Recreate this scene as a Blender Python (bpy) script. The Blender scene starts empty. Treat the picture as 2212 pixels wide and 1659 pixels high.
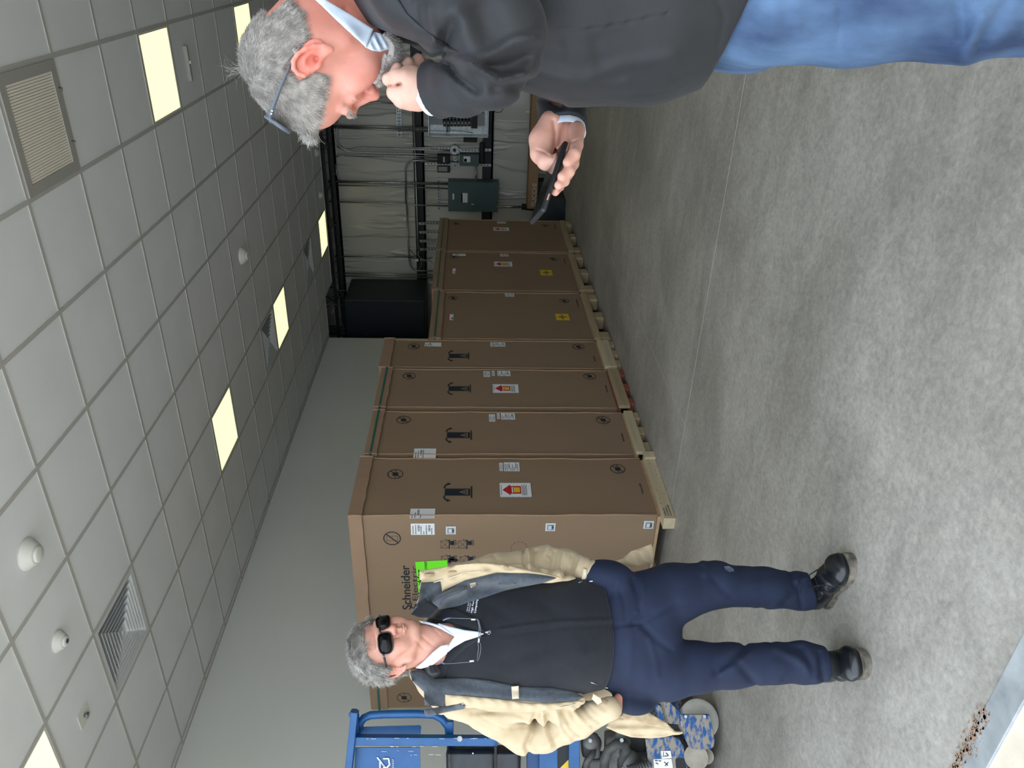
import bpy, bmesh, math, random
import numpy as np
from mathutils import Vector, Matrix
from mathutils.bvhtree import BVHTree

SC = bpy.context.scene
COL = SC.collection
PI = math.pi

# ------------------------------------------------------------------ camera
FPX, YAW, PITCH, ROLL = 1666.5, 0.5243756, 0.0555018, 0.0063437
CAMH, CEIL = 1.36, 3.60
FW = np.array([math.cos(YAW)*math.cos(PITCH), math.sin(YAW)*math.cos(PITCH), -math.sin(PITCH)])
_r = np.array([math.sin(YAW), -math.cos(YAW), 0.0]); _u = np.cross(_r, FW)
RT = math.cos(ROLL)*_r + math.sin(ROLL)*_u          # right of the phone held upright
UP = -math.sin(ROLL)*_r + math.cos(ROLL)*_u
CAMP = np.array([0.0, 0.0, CAMH])
cam_d = bpy.data.cameras.new('camera'); cam = bpy.data.objects.new('camera', cam_d); COL.objects.link(cam)
cam_d.sensor_width = 36.0; cam_d.lens = 36.0*FPX/2212.0; cam_d.sensor_fit = 'HORIZONTAL'
cam_d.clip_start = 0.05
# the phone was turned a quarter: image +x is down in the room, image +y is to the left
_x, _y, _z = -UP, RT, -FW
cam.matrix_world = Matrix(((_x[0], _y[0], _z[0], 0), (_x[1], _y[1], _z[1], 0), (_x[2], _y[2], _z[2], CAMH), (0, 0, 0, 1)))
SC.camera = cam

# ------------------------------------------------------------------ sky, light, exposure
world = bpy.data.worlds.new('world'); SC.world = world; world.use_nodes = True
bg = world.node_tree.nodes['Background']; bg.inputs['Color'].default_value = (0.80, 0.895, 1.0, 1); bg.inputs['Strength'].default_value = 3.4
SC.view_settings.view_transform = 'Standard'; SC.view_settings.look = 'None'
SC.view_settings.gamma = 1.0; SC.view_settings.use_curve_mapping = False
SC.view_settings.exposure = 0.0
PANEL_STRENGTH = 1.6
DOOR = (-1.6, 4.4, 3.5)           # opening in the front wall: y from, y to, height

# ------------------------------------------------------------------ measuring helpers
def ray(x, y):
    return FW + (1659-y-829.5)/FPX*RT + (1106-x)/FPX*UP
def on(x, y, axis, val):
    d = ray(x, y); t = (val-CAMP[axis])/d[axis]; return CAMP + t*d
def at(x, y, d):
    return CAMP + d*ray(x, y)

# ------------------------------------------------------------------ object helpers
def link(name, me, mat=None, parent=None):
    o = bpy.data.objects.new(name, me); COL.objects.link(o)
    if mat is not None:
        for m in (mat if isinstance(mat, (list, tuple)) else [mat]): me.materials.append(m)
    if parent is not None: o.parent = parent
    return o
def tag(o, label=None, cat=None, group=None, kind=None):
    if label: o['label'] = label
    if cat: o['category'] = cat
    if group: o['group'] = group
    if kind: o['kind'] = kind
    return o
def thing(name, label, cat, loc=(0, 0, 0), rz=0.0, group=None):
    o = bpy.data.objects.new(name, None); COL.objects.link(o); o.empty_display_size = 0.1
    o.location = loc; o.rotation_euler = (0, 0, rz)
    return tag(o, label, cat, group)
def copy_tree(o, parent=None):
    c = o.copy(); COL.objects.link(c); c.parent = parent
    for ch in o.children: copy_tree(ch, c)
    return c

class MB:
    """collects shapes into one mesh"""
    def __init__(s): s.v = []; s.f = []; s.m = []; s.sm = []
    def add(s, vs, fs, mi=0, smooth=False):
        b = len(s.v); s.v += [tuple(map(float, p)) for p in vs]; s.f += [tuple(b+i for i in f) for f in fs]
        s.m += [mi]*len(fs); s.sm += [smooth]*len(fs); return s
    def box(s, lo, hi, mi=0, bev=0.0, M=None):
        x0, y0, z0 = [min(a, b) for a, b in zip(lo, hi)]; x1, y1, z1 = [max(a, b) for a, b in zip(lo, hi)]
        if bev <= 0:
            vs = [(x0,y0,z0),(x1,y0,z0),(x1,y1,z0),(x0,y1,z0),(x0,y0,z1),(x1,y0,z1),(x1,y1,z1),(x0,y1,z1)]
            fs = [(0,3,2,1),(4,5,6,7),(0,1,5,4),(1,2,6,5),(2,3,7,6),(3,0,4,7)]
        else:
            bm = bmesh.new(); bmesh.ops.create_cube(bm, size=1.0)
            for v in bm.verts:
                v.co = Vector(((x0+x1)/2+v.co.x*(x1-x0), (y0+y1)/2+v.co.y*(y1-y0), (z0+z1)/2+v.co.z*(z1-z0)))
            bmesh.ops.bevel(bm, geom=list(bm.edges), offset=min(bev, .45*min(x1-x0, y1-y0, z1-z0)), segments=2, profile=0.5, affect='EDGES')
            bm.verts.ensure_lookup_table(); vs = [tuple(v.co) for v in bm.verts]; fs = [tuple(v.index for v in f.verts) for f in bm.faces]; bm.free()
        if M is not None: vs = [tuple(M @ Vector(v)) for v in vs]
        return s.add(vs, fs, mi)
    def tube(s, pts, r, n=10, mi=0, caps=True, closed=False, flat=1.0):
        P = [Vector(p) for p in pts]; rr = r if isinstance(r, (list, tuple)) else [r]*len(P)
        vs = []; fs = []; prev = None; N = len(P)
        for i, p in enumerate(P):
            if closed: t = (P[(i+1) % N]-P[i-1])
            else: t = (P[min(i+1, N-1)]-P[max(i-1, 0)])
            if t.length < 1e-9: t = Vector((0, 0, 1))
            t.normalize()
            if prev is None:
                a = Vector((0, 0, 1)) if abs(t.z) < .9 else Vector((1, 0, 0)); u = t.cross(a).normalized()
            else:
                u = prev - t*prev.dot(t)
                if u.length < 1e-6: u = t.orthogonal()
                u.normalize()
            w = t.cross(u); prev = u
            for k in range(n):
                a = 2*PI*k/n; vs.append(p + u*(math.cos(a)*rr[i]) + w*(math.sin(a)*rr[i]*flat))
        M = N if closed else N-1
        for i in range(M):
            j = (i+1) % N
            for k in range(n): fs.append((i*n+k, i*n+(k+1) % n, j*n+(k+1) % n, j*n+k))
        s.add(vs, fs, mi, True)
        if caps and not closed:
            b = len(s.v)-len(vs); s.f.append(tuple(b+k for k in reversed(range(n)))); s.f.append(tuple(b+(N-1)*n+k for k in range(n)))
            s.m += [mi]*2; s.sm += [False]*2
        return s
    def lathe(s, prof, M, n=24, mi=0):
        """prof: list of (r, h); revolved about local z, placed by matrix M"""
        vs = []; fs = []
        for r, h in prof:
            for k in range(n): vs.append(M @ Vector((r*math.cos(2*PI*k/n), r*math.sin(2*PI*k/n), h)))
        for i in range(len(prof)-1):
            for k in range(n): fs.append((i*n+k, i*n+(k+1) % n, (i+1)*n+(k+1) % n, (i+1)*n+k))
        fs.append(tuple(range(n-1, -1, -1))); fs.append(tuple((len(prof)-1)*n+k for k in range(n)))
        return s.add(vs, fs, mi, True)
    def prism(s, pts, n, d, mi=0):
        """polygon pts (3-D, in order) pushed along vector n by d"""
        n = Vector(n)*d; k = len(pts); A = [Vector(p) for p in pts]
        vs = A + [p+n for p in A]
        fs = [tuple(range(k)), tuple(range(2*k-1, k-1, -1))] + [(i, k+i, k+(i+1) % k, (i+1) % k) for i in range(k)]
        return s.add(vs, fs, mi)
    def build(s, name, mat, parent=None, fix=True):
        me = bpy.data.meshes.new(name); me.from_pydata(s.v, [], s.f); me.update()
        me.polygons.foreach_set('material_index', s.m); me.polygons.foreach_set('use_smooth', s.sm)
        if fix:
            bm = bmesh.new(); bm.from_mesh(me); bmesh.ops.recalc_face_normals(bm, faces=bm.faces); bm.to_mesh(me); bm.free()
        return link(name, me, mat, parent)

# ------------------------------------------------------------------ materials
MATS = {}
def rgb(h):
    """sRGB 0-255 triple to linear"""
    return tuple(((c/255/12.92) if c/255 <= .04045 else ((c/255+.055)/1.055)**2.4) for c in h) + (1.0,)
def mat(name, c1, c2=None, scale=8.0, rough=0.6, metal=0.0, bump=0.0, bscale=None, emit=None, estr=0.0, spec=0.5, detail=4.0, stretch=None,
        sheen=0.0, sss=0.0, coat=0.0, vcol=False, coord='Object', lo=.3, hi=.7):
    m = bpy.data.materials.new(name); m.use_nodes = True; nt = m.node_tree; N = nt.nodes; L = nt.links
    b = N['Principled BSDF']; b.inputs['Roughness'].default_value = rough; b.inputs['Metallic'].default_value = metal
    b.inputs['Specular IOR Level'].default_value = spec
    if sheen: b.inputs['Sheen Weight'].default_value = sheen
    if coat: b.inputs['Coat Weight'].default_value = coat
    if sss:
        b.inputs['Subsurface Weight'].default_value = sss; b.inputs['Subsurface Radius'].default_value = (1.0, .35, .2)
        b.inputs['Subsurface Scale'].default_value = 0.006
    tc = N.new('ShaderNodeTexCoord'); mp = N.new('ShaderNodeMapping'); L.new(tc.outputs[coord], mp.inputs['Vector'])
    if stretch: mp.inputs['Scale'].default_value = stretch
    nz = N.new('ShaderNodeTexNoise'); nz.inputs['Scale'].default_value = scale; nz.inputs['Detail'].default_value = detail
    L.new(mp.outputs[0], nz.inputs['Vector'])
    cr = N.new('ShaderNodeValToRGB'); L.new(nz.outputs['Fac'], cr.inputs[0])
    cr.color_ramp.elements[0].position = lo; cr.color_ramp.elements[1].position = hi
    cr.color_ramp.elements[0].color = rgb(c1); cr.color_ramp.elements[1].color = rgb(c2 or c1)
    out = cr.outputs[0]
    if vcol:
        at_ = N.new('ShaderNodeAttribute'); at_.attribute_name = 'tint'
        mx = N.new('ShaderNodeMix'); mx.data_type = 'RGBA'; mx.blend_type = 'MULTIPLY'; mx.inputs[0].default_value = 1.0
        L.new(out, mx.inputs[6]); L.new(at_.outputs['Color'], mx.inputs[7]); out = mx.outputs[2]
    L.new(out, b.inputs['Base Color'])
    if bump:
        n2 = N.new('ShaderNodeTexNoise'); n2.inputs['Scale'].default_value = bscale or scale*6; n2.inputs['Detail'].default_value = 3
        L.new(mp.outputs[0], n2.inputs['Vector'])
        bp = N.new('ShaderNodeBump'); bp.inputs['Strength'].default_value = 1.0; bp.inputs['Distance'].default_value = bump
        L.new(n2.outputs['Fac'], bp.inputs['Height']); L.new(bp.outputs[0], b.inputs['Normal'])
    if emit:
        b.inputs['Emission Color'].default_value = rgb(emit); b.inputs['Emission Strength'].default_value = estr
    MATS[name] = m
    return m
# ================================================================== the room
def floor_material():
    m = bpy.data.materials.new('concrete_floor'); m.use_nodes = True; nt = m.node_tree; N = nt.nodes; L = nt.links
    b = N['Principled BSDF']
    tc = N.new('ShaderNodeTexCoord')
    def noise(scale, detail, stretch=(1, 1, 1), dist=0.0, rot=0.0, rough=.5):
        mp = N.new('ShaderNodeMapping'); mp.inputs['Scale'].default_value = stretch; mp.inputs['Rotation'].default_value = (0, 0, rot)
        L.new(tc.outputs['Object'], mp.inputs['Vector'])
        n = N.new('ShaderNodeTexNoise'); n.inputs['Scale'].default_value = scale; n.inputs['Detail'].default_value = detail
        n.inputs['Distortion'].default_value = dist; n.inputs['Roughness'].default_value = rough
        L.new(mp.outputs[0], n.inputs['Vector']); return n.outputs['Fac']
    def ramp(fac, a, c, p0=.35, p1=.65):
        r = N.new('ShaderNodeValToRGB'); L.new(fac, r.inputs[0]); r.color_ramp.elements[0].position = p0; r.color_ramp.elements[1].position = p1
        r.color_ramp.elements[0].color = a; r.color_ramp.elements[1].color = c; return r.outputs[0]
    def mix(a, c, f, mode='MIX'):
        x = N.new('ShaderNodeMix'); x.data_type = 'RGBA'; x.blend_type = mode
        if isinstance(f, float): x.inputs[0].default_value = f
        else: L.new(f, x.inputs[0])
        L.new(a, x.inputs[6]); L.new(c, x.inputs[7]); return x.outputs[2]
    g = lambda v: (v, v, v, 1)
    base = ramp(noise(1.1, 5, dist=.6), rgb((148, 144, 136)), rgb((176, 172, 164)), .3, .7)
    sweep = ramp(noise(2.2, 6, (1, .35, 1), 1.5, .6), g(.88), g(1.08), .3, .72)
    fine = ramp(noise(38, 8, dist=.3, rough=.75), g(.70), g(1.18), .3, .7)
    speck = ramp(noise(9, 7, (1, .6, 1), .8, -.4, .7), g(.84), g(1.10), .32, .66)
    c = mix(base, sweep, 1.0, 'MULTIPLY'); c = mix(c, fine, 1.0, 'MULTIPLY'); c = mix(c, speck, 1.0, 'MULTIPLY')
    L.new(c, b.inputs['Base Color'])
    b.inputs['Roughness'].default_value = .5; b.inputs['Specular IOR Level'].default_value = .35
    bp = N.new('ShaderNodeBump'); bp.inputs['Strength'].default_value = .5; bp.inputs['Distance'].default_value = .002
    L.new(noise(60, 6), bp.inputs['Height']); L.new(bp.outputs[0], b.inputs['Normal'])
    return m
M_FLOOR = floor_material()
M_TILE = mat('ceiling_tile', (229, 232, 233), (235, 237, 238), 3, .9, bump=.0006, bscale=300)
M_GRID = mat('ceiling_grid_steel', (184, 183, 178), (190, 189, 184), 5, .7)
M_WALL = mat('wall_paint', (222, 224, 218), (226, 228, 223), 1.2, .85, bump=.0003, bscale=180)
M_DARK = mat('dark_steel', (22, 27, 30), (30, 36, 40), 6, .55)
M_GALV = mat('galvanised_steel', (150, 156, 158), (186, 190, 190), 30, .38, metal=.85)
M_PALE = mat('pale_plastic', (214, 214, 208), (224, 224, 218), 8, .5)
M_OUT = mat('outdoor_concrete', (204, 190, 168), (226, 216, 200), 5, .85, bump=.001, bscale=60, detail=8)
M_STRIP = mat('threshold_steel', (140, 146, 150), (190, 196, 198), 9, .5, metal=.35, bump=.0006, bscale=40, detail=8)
M_RUST = mat('rust_dust', (150, 118, 96), (176, 146, 122), 40, .9)

YW = 5.60          # left wall
XE = 11.12         # where the left wall stops
XB = 12.6          # back wall
def structure(o): return tag(o, kind='structure')

# floor slab with saw-cut joints, hairline cracks as fine dark/light grooves
fl = MB(); fl.box((1.27, -5.5, -.2), (XB+.3, 9.2, 0.0)); structure(fl.build('floor', M_FLOOR))
M_CUT = mat('joint_line', (196, 194, 188), (206, 204, 198), 20, .8)
M_CRACK = mat('hairline_crack', (150, 147, 140), (176, 173, 166), 60, .9)
tr = MB()
x0 = on(1455, 1060, 2, 0)[0]
tr.box((x0-.0009, -5.4, 0), (x0+.0009, 9.0, .0006))
for p, q in (((1480, 1040), (1300, 590)),):
    a, b_ = on(*p, 2, 0), on(*q, 2, 0)
tr.box((x0, 2.62, 0), (XB, 2.6225, .0006))
structure(tr.build('trim_1', M_CUT))
def crack(px, name, w=.0012, seed=1):
    random.seed(seed); mb = MB(); P = [on(x, y, 2, 0) for x, y in px]; pts = []
    for a, b_ in zip(P[:-1], P[1:]):
        for k in range(7):
            t = k/7; pts.append(a*(1-t)+b_*t + np.array([random.uniform(-.012, .012), random.uniform(-.012, .012), 0]))
    pts.append(P[-1])
    for a, b_ in zip(pts[:-1], pts[1:]):
        d = (b_-a)[:2]; n = np.array([-d[1], d[0]])/max(1e-6, np.linalg.norm(d))*w
        mb.add([(a[0]-n[0], a[1]-n[1], .0005), (b_[0]-n[0], b_[1]-n[1], .0005), (b_[0]+n[0], b_[1]+n[1], .0005), (a[0]+n[0], a[1]+n[1], .0005)], [(0, 1, 2, 3)])
    structure(mb.build(name, M_CRACK))
crack([(1820, 105), (1760, 180), (1705, 250), (1625, 350), (1590, 395), (1571, 418)], 'trim_2', seed=3)
crack([(1562, 440), (1535, 510), (1520, 545)], 'trim_3', .0009, 5)
crack([(1352, 660), (1395, 800), (1425, 900), (1462, 1010), (1500, 1120)], 'trim_4', .0014, 8)
crack([(1640, 1490), (1665, 1570), (1700, 1659)], 'trim_5', .0010, 9)

# outside apron, steel threshold strip, rust
ap = MB(); ap.box((-9, -12, -.2), (1.185, 14, -.004)); structure(ap.build('floor_outside', M_OUT))
st = MB(); st.box((1.185, -2.2, -.2), (1.27, 4.6, .003), bev=.002); structure(st.build('trim_6', M_STRIP))
random.seed(4); ru = MB()
for k in range(420):
    t = random.random(); y = 1.70+.42*t; x = 1.262+random.gauss(0, .012)
    r = random.uniform(.001, .0045); n = 7
    ru.add([(x+r*math.cos(2*PI*i/n)*random.uniform(.6, 1.2), y+1.6*r*math.sin(2*PI*i/n)*random.uniform(.6, 1.2), .0045) for i in range(n)], [tuple(range(n))])
tag(ru.build('rust_dust', M_RUST), 'brown rusty grit lying along the steel threshold strip', 'grit', kind='stuff')

# walls
def wall(name, lo, hi, m=M_WALL):
    b_ = MB(); b_.box(lo, hi); return structure(b_.build(name, m))
wall('wall_left', (1.0, YW, 0), (XE, YW+.13, 5.4))
wall('wall_right', (1.0, -5.5, 0), (XB+.3, -5.4, 5.4))
wf = MB(); wf.box((1.0, -5.4, 0), (1.24, DOOR[0], 5.4)); wf.box((1.0, DOOR[1], 0), (1.24, YW, 5.4)); wf.box((1.0, DOOR[0], DOOR[2]), (1.24, DOOR[1], 5.4))
structure(wf.build('wall_front', M_WALL))
wall('wall_far_left', (XE-1.2, 8.6, 0), (XB+.3, 8.7, 5.4), M_DARK)
wall('wall_side', (XE-.13, YW+.13, 0), (XE, 8.6, 5.4), M_WALL)
wall('roof', (1.0, -5.5, 5.4), (XB+.3, 8.7, 5.5), M_DARK)

# suspended ceiling: tiles with openings for lights, vents
GX, GY, X0, Y0 = .6005, .6128, 3.952, 1.8507
gx = lambda i: X0+GX*i
gy = lambda j: Y0+GY*j
LIGHTS = [(-3, 3), (3, 3), (7, 3), (12, 3), (3, -2), (7, -2), (12, -2), (-3, -2)]
VENTS = [(-1, 3), (6, 3), (10, 3)]
RETURN = (0, -2)
holes = set(LIGHTS) | set(VENTS) | {RETURN}
ce = MB()
for i in range(-5, 13):
    for j in range(-12, 7):
        if (i, j) in holes: continue
        if i == 12 and j >= 5: continue
        xa, xb, ya, yb = max(gx(i), 1.24), gx(i+1), max(gy(j), -5.4), min(gy(j+1), YW)
        if xb <= xa or yb <= ya: continue
        ce.box((xa, ya, CEIL), (xb, yb, CEIL+.018))
structure(ce.build('ceiling', M_TILE))
gr = MB()
for i in range(-4, 14):
    y1 = YW if i <= 12 else gy(5)
    gr.box((gx(i)-.012, -5.4, CEIL-.005), (gx(i)+.012, y1, CEIL+.004))
    gr.box((gx(i)-.002, -5.4, CEIL), (gx(i)+.002, y1, CEIL+.04))
for j in range(-11, 7):
    x1 = gx(13) if j <= 5 else gx(12)
    gr.box((1.24, gy(j)-.012, CEIL-.0052), (x1, gy(j)+.012, CEIL+.004))
gr.box((1.24, YW-.02, CEIL-.006), (gx(12), YW, CEIL+.02))
gr.box((gx(13)-.006, -5.4, CEIL-.012), (gx(13)+.012, gy(5), CEIL+.06))
structure(gr.build('trim_7', M_GRID))

# ceiling lights
M_DIFF = mat('light_diffuser', (250, 240, 200), None, 3, .5, emit=(255, 243, 196), estr=PANEL_STRENGTH)
M_DIFF.node_tree.nodes['Principled BSDF'].inputs['Emission Color'].default_value = (1.0, .93, .40, 1)
def where(j, k):
    return ('wall-side row' if j == 3 else 'row over the man in black jacket')
LAB = {(-3, 3): 'square glowing ceiling light cut off at the left picture corner above the blue lift',
       (3, 3): 'square glowing ceiling light nearest the left wall, above the tallest front boxes',
       (7, 3): 'glowing ceiling light in the wall-side row, beside a dark square air vent',
       (12, 3): 'farthest glowing ceiling light, at the ceiling edge before the back wall',
       (3, -2): 'largest glowing ceiling light, above the head of the man in black jacket',
       (7, -2): 'glowing ceiling light partly hidden behind the grey hair of the man in black jacket'}
def make_light():
    r = thing('ceiling_light', 'square glowing ceiling light panel', 'light', (0, 0, CEIL))
    f = MB(); h, w = GX/2-.012, GY/2-.012; t = .014
    f.box((-h, -w, -.004), (h, -w+t, .05)); f.box((-h, w-t, -.004), (h, w, .05)); f.box((-h, -w+t, -.004), (-h+t, w-t, .05)); f.box((h-t, -w+t, -.004), (h, w-t, .05))
    f.box((-h, -w, .05), (h, w, .06))
    f.build('frame', M_PALE, r)
    d = MB(); d.box((-h+t, -w+t, .002), (h-t, w-t, .008)); d.build('diffuser', M_DIFF, r)
    return r
first = make_light(); used = False
for (i, j) in LIGHTS:
    o = first if not used else copy_tree(first); used = True
    o.location = (gx(i)+GX/2, gy(j)+GY/2, CEIL)
    if (i, j) in LAB: o['label'] = LAB[(i, j)]
    else: o['label'] = 'far end ceiling light of the inner row, hidden behind the man in black jacket' if i == 12 else 'ceiling light of the inner row beyond the top edge of the picture, nearest the doorway'
    o['group'] = 'ceiling lights'

# supply vents: nested square louvres
M_VENT = mat('vent_white', (208, 212, 214), (216, 220, 222), 8, .6)
M_VOID = mat('vent_dark', (58, 68, 78), None, 5, .8)
def make_vent():
    r = thing('ceiling_vent', 'square louvred air vent', 'vent', (0, 0, CEIL))
    h, w = GX/2-.012, GY/2-.012
    b_ = MB(); b_.box((-h, -w, .10), (h, w, .12)); b_.box((-h, -w, -.001), (-h+.004, w, .1)); b_.box((h-.004, -w, -.001), (h, w, .1)); b_.box((-h, -w, -.001), (h, -w+.004, .1)); b_.box((-h, w-.004, -.001), (h, w, .1))
    b_.build('backing', M_VOID, r)
    f = MB()
    for (a, c) in ((1.0, .9),):
        f.box((-h, -w, -.004), (h, -w*c, .002)); f.box((-h, w*c, -.004), (h, w, .002)); f.box((-h, -w*c, -.004), (-h*c, w*c, .002)); f.box((h*c, -w*c, -.004), (h, w*c, .002))
    f.build('frame', M_VENT, r)
    for k in range(7):
        s0 = .88-.115*k; s1 = s0-.085; z0, z1 = -.003, .042
        mb = MB()
        o4 = [(-h*s0, -w*s0), (h*s0, -w*s0), (h*s0, w*s0), (-h*s0, w*s0)]; i4 = [(-h*s1, -w*s1), (h*s1, -w*s1), (h*s1, w*s1), (-h*s1, w*s1)]
        t = .003
        vs = [(x, y, z0) for x, y in o4] + [(x, y, z1) for x, y in i4] + [(x, y, z0+t) for x, y in o4] + [(x, y, z1+t) for x, y in i4]
        fs = []
        for q in range(4):
            p = (q+1) % 4
            fs += [(q, p, 4+p, 4+q), (8+q, 12+q, 12+p, 8+p), (q, 8+q, 8+p, p), (4+q, 4+p, 12+p, 12+q)]
        mb.add(vs, fs); mb.build('louvre', M_VENT, r)
    c = MB(); c.box((-h*.06, -w*.06, .0), (h*.06, w*.06, .004)); c.build('centre_plate', M_VENT, r)
    return r
v0 = make_vent()
VL = ['large square louvred air vent beside the left wall, nearest the camera', 'dark square louvred air vent touching the second wall-side ceiling light', 'farthest small louvred air vent, near the last ceiling light']
for k, (i, j) in enumerate(VENTS):
    o = v0 if k == 0 else copy_tree(v0)
    o.location = (gx(i)+GX/2, gy(j)+GY/2, CEIL); o['label'] = VL[k]; o['group'] = 'louvred ceiling vents'

# return grille with slats across X, inside a dropped frame
r = thing('return_grille', 'ribbed return air grille in the ceiling at the top of the room, nearest the doorway', 'vent', (gx(0)+GX/2, gy(-2)+GY/2, CEIL))
h, w = GX/2-.012, GY/2-.012
f = MB(); q = .055
M_GRL = mat('grille_frame', (168, 166, 160), None, 5, .6)
f.box((-h, -w, -.012), (h, -w+q, .03)); f.box((-h, w-q, -.012), (h, w, .03)); f.box((-h, -w+q, -.012), (-h+q, w-q, .03)); f.box((h-q, -w+q, -.012), (h, w-q, .03))
f.box((-h-.02, -w-.02, -.004), (h+.02, -w, .0)); f.box((-h-.02, w, -.004), (h+.02, w+.02, .0))
f.build('frame', M_GRL, r)
b_ = MB(); b_.box((-h, -w, .06), (h, w, .07)); b_.build('backing', M_VOID, r)
M_SLAT = mat('grille_slat', (244, 236, 222), None, 5, .6)
sl = MB(); n = 34
for k in range(n):
    y = -w+q+(2*w-2*q)*(k+.5)/n
    sl.box((-h+q, y-.0056, -.008), (h-q, y+.0056, .004))
sl.build('slats', M_SLAT, r)
for y in (-.15, .13):
    lt = MB(); lt.tube([(h-.02, y, -.012), (h-.02, y, -.03), (h-.035, y+.012, -.034)], .004, 8); lt.build('latch', M_GALV, r)

# detectors and small ceiling fittings
def detector(name, p, rad, hgt, label, cat, m=M_PALE, lens=True):
    r = thing(name, label, cat, (p[0], p[1], CEIL))
    T = Matrix.Rotation(PI, 4, 'X')
    b_ = MB(); b_.lathe([(rad, 0), (rad, .008), (rad*.94, hgt*.25), (rad*.66, hgt*.75), (rad*.6, hgt*.8), (rad*.5, hgt*.8)], T, 36); b_.build('base', m, r)
    c = MB(); c.lathe([(rad*.5, hgt*.78), (rad*.5, hgt*.95), (rad*.4, hgt*1.02), (rad*.05, hgt*1.04)], T, 30); c.build('cover', m, r)
    if lens:
        g = MB(); g.lathe([(rad*.2, hgt*1.03), (rad*.2, hgt*1.09), (rad*.12, hgt*1.12)], T, 20); g.build('lens', MATS['vent_dark'] if lens == 2 else m, r)
    return r
d1, d2, d3 = on(58, 1197, 2, CEIL), on(124, 1385, 2, CEIL), on(521, 553, 2, CEIL)
detector('smoke_detector', d1, .085, .065, 'largest round white smoke detector, nearest the top edge of the picture', 'smoke detector', lens=False)
detector('occupancy_sensor', d2, .062, .05, 'round white sensor with a small dark lens between the smoke detector and the big vent', 'sensor', lens=2)
detector('smoke_detector', d3, .085, .065, 'round smoke detector in the middle of the ceiling, seen small', 'smoke detector', lens=False)
for k, (px, py) in enumerate(((682, 330), (690, 421))):
    p = on(px, py, 2, CEIL)
    detector('occupancy_sensor', p, .055, .05, ['tiny pale ceiling sensor near the ceiling edge, beside the grey-haired forehead', 'tiny pale ceiling sensor near the ceiling edge, closest to the farthest light'][k], 'sensor', lens=False)
p = on(180, 1545, 2, CEIL)
r = thing('sprinkler', 'square white sprinkler cover plate near the picture edge, past the big vent', 'sprinkler', (p[0], p[1], CEIL))
b_ = MB(); b_.box((-.06, -.06, -.006), (.06, .06, 0), bev=.003); b_.build('cover_plate', M_PALE, r)
b_ = MB(); b_.lathe([(.012, .004), (.012, .02), (.02, .022), (.02, .026)], Matrix.Rotation(PI, 4, 'X'), 16); b_.build('head', M_GALV, r)
p = on(402, 137, 2, CEIL)
r = thing('exit_light_fixture', 'slim dark bar fixture on the ceiling between the two lights over the grey-haired head', 'ceiling fixture', (p[0], p[1], CEIL))
b_ = MB(); b_.box((-.02, -.13, -.03), (.02, .13, 0), bev=.006); b_.build('housing', M_GRL, r)
b_ = MB(); b_.box((-.008, -.02, -.04), (.008, .0, -.03)); b_.build('lamp', M_PALE, r)
# ================================================================== back wall and the open end of the building
def drape_material():
    m = bpy.data.materials.new('insulation_facing'); m.use_nodes = True; nt = m.node_tree; N = nt.nodes; L = nt.links
    b = N['Principled BSDF']; b.inputs['Base Color'].default_value = rgb((190, 188, 180)); b.inputs['Roughness'].default_value = .32
    tc = N.new('ShaderNodeTexCoord'); mp = N.new('ShaderNodeMapping'); mp.inputs['Scale'].default_value = (1, 1, .14); mp.inputs['Rotation'].default_value = (.10, 0, 0)
    L.new(tc.outputs['Object'], mp.inputs['Vector'])
    n = N.new('ShaderNodeTexNoise'); n.inputs['Scale'].default_value = 5; n.inputs['Detail'].default_value = 2; n.inputs['Distortion'].default_value = .3
    L.new(mp.outputs[0], n.inputs['Vector'])
    r = N.new('ShaderNodeValToRGB'); L.new(n.outputs['Fac'], r.inputs[0]); r.color_ramp.elements[0].position = .50; r.color_ramp.elements[1].position = .60
    bp = N.new('ShaderNodeBump'); bp.inputs['Distance'].default_value = .028; bp.inputs['Strength'].default_value = .8
    L.new(r.outputs[0], bp.inputs['Height']); L.new(bp.outputs[0], b.inputs['Normal'])
    return m
M_INS = drape_material()
M_GREEN = mat('panel_green_grey', (66, 88, 90), (72, 94, 96), 4, .5)
M_BLACK = mat('matt_black', (16, 20, 24), (22, 26, 30), 10, .6)
M_STEEL = mat('bare_steel', (120, 124, 126), (150, 154, 156), 20, .35, metal=.9)
M_WHITE = mat('label_white', (226, 228, 230), (232, 234, 236), 10, .6)
M_INK = mat('ink_dark', (20, 32, 42), None, 5, .7)
M_RED = mat('label_red', (188, 34, 44), None, 5, .6)
M_YEL = mat('label_yellow', (226, 190, 48), None, 5, .6)
XW = XB-.02
def bw(x, y, X=None): return on(x, y, 0, XW if X is None else X)
# wall: bays of facing that bulge between the girts
bwm = MB(); ny, nz = 150, 40
zs = [0.0, 1.0, 2.2, 3.55, 5.3]
vs = []; fs = []
for i in range(ny+1):
    y = -5.4+14.0*i/ny
    for k in range(nz+1):
        z = 5.3*k/nz
        for a, b_ in zip(zs[:-1], zs[1:]):
            if a <= z <= b_+1e-6:
                q = (z-a)/(b_-a); bul = math.sin(PI*q)**.6 if 0 < q < 1 else 0.0
        vs.append((XB-.02-.06*bul - .008*math.sin(y*9.0+z*.6)*bul, y, z))
for i in range(ny):
    for k in range(nz): fs.append((i*(nz+1)+k, i*(nz+1)+k+1, (i+1)*(nz+1)+k+1, (i+1)*(nz+1)+k))
bwm.add(vs, fs, 0, True); bwm.box((XB, -5.4, 0), (XB+.2, 8.6, 5.4)); structure(bwm.build('wall_back', M_INS, fix=False))
XG = XB-.10
gi = MB()
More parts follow.
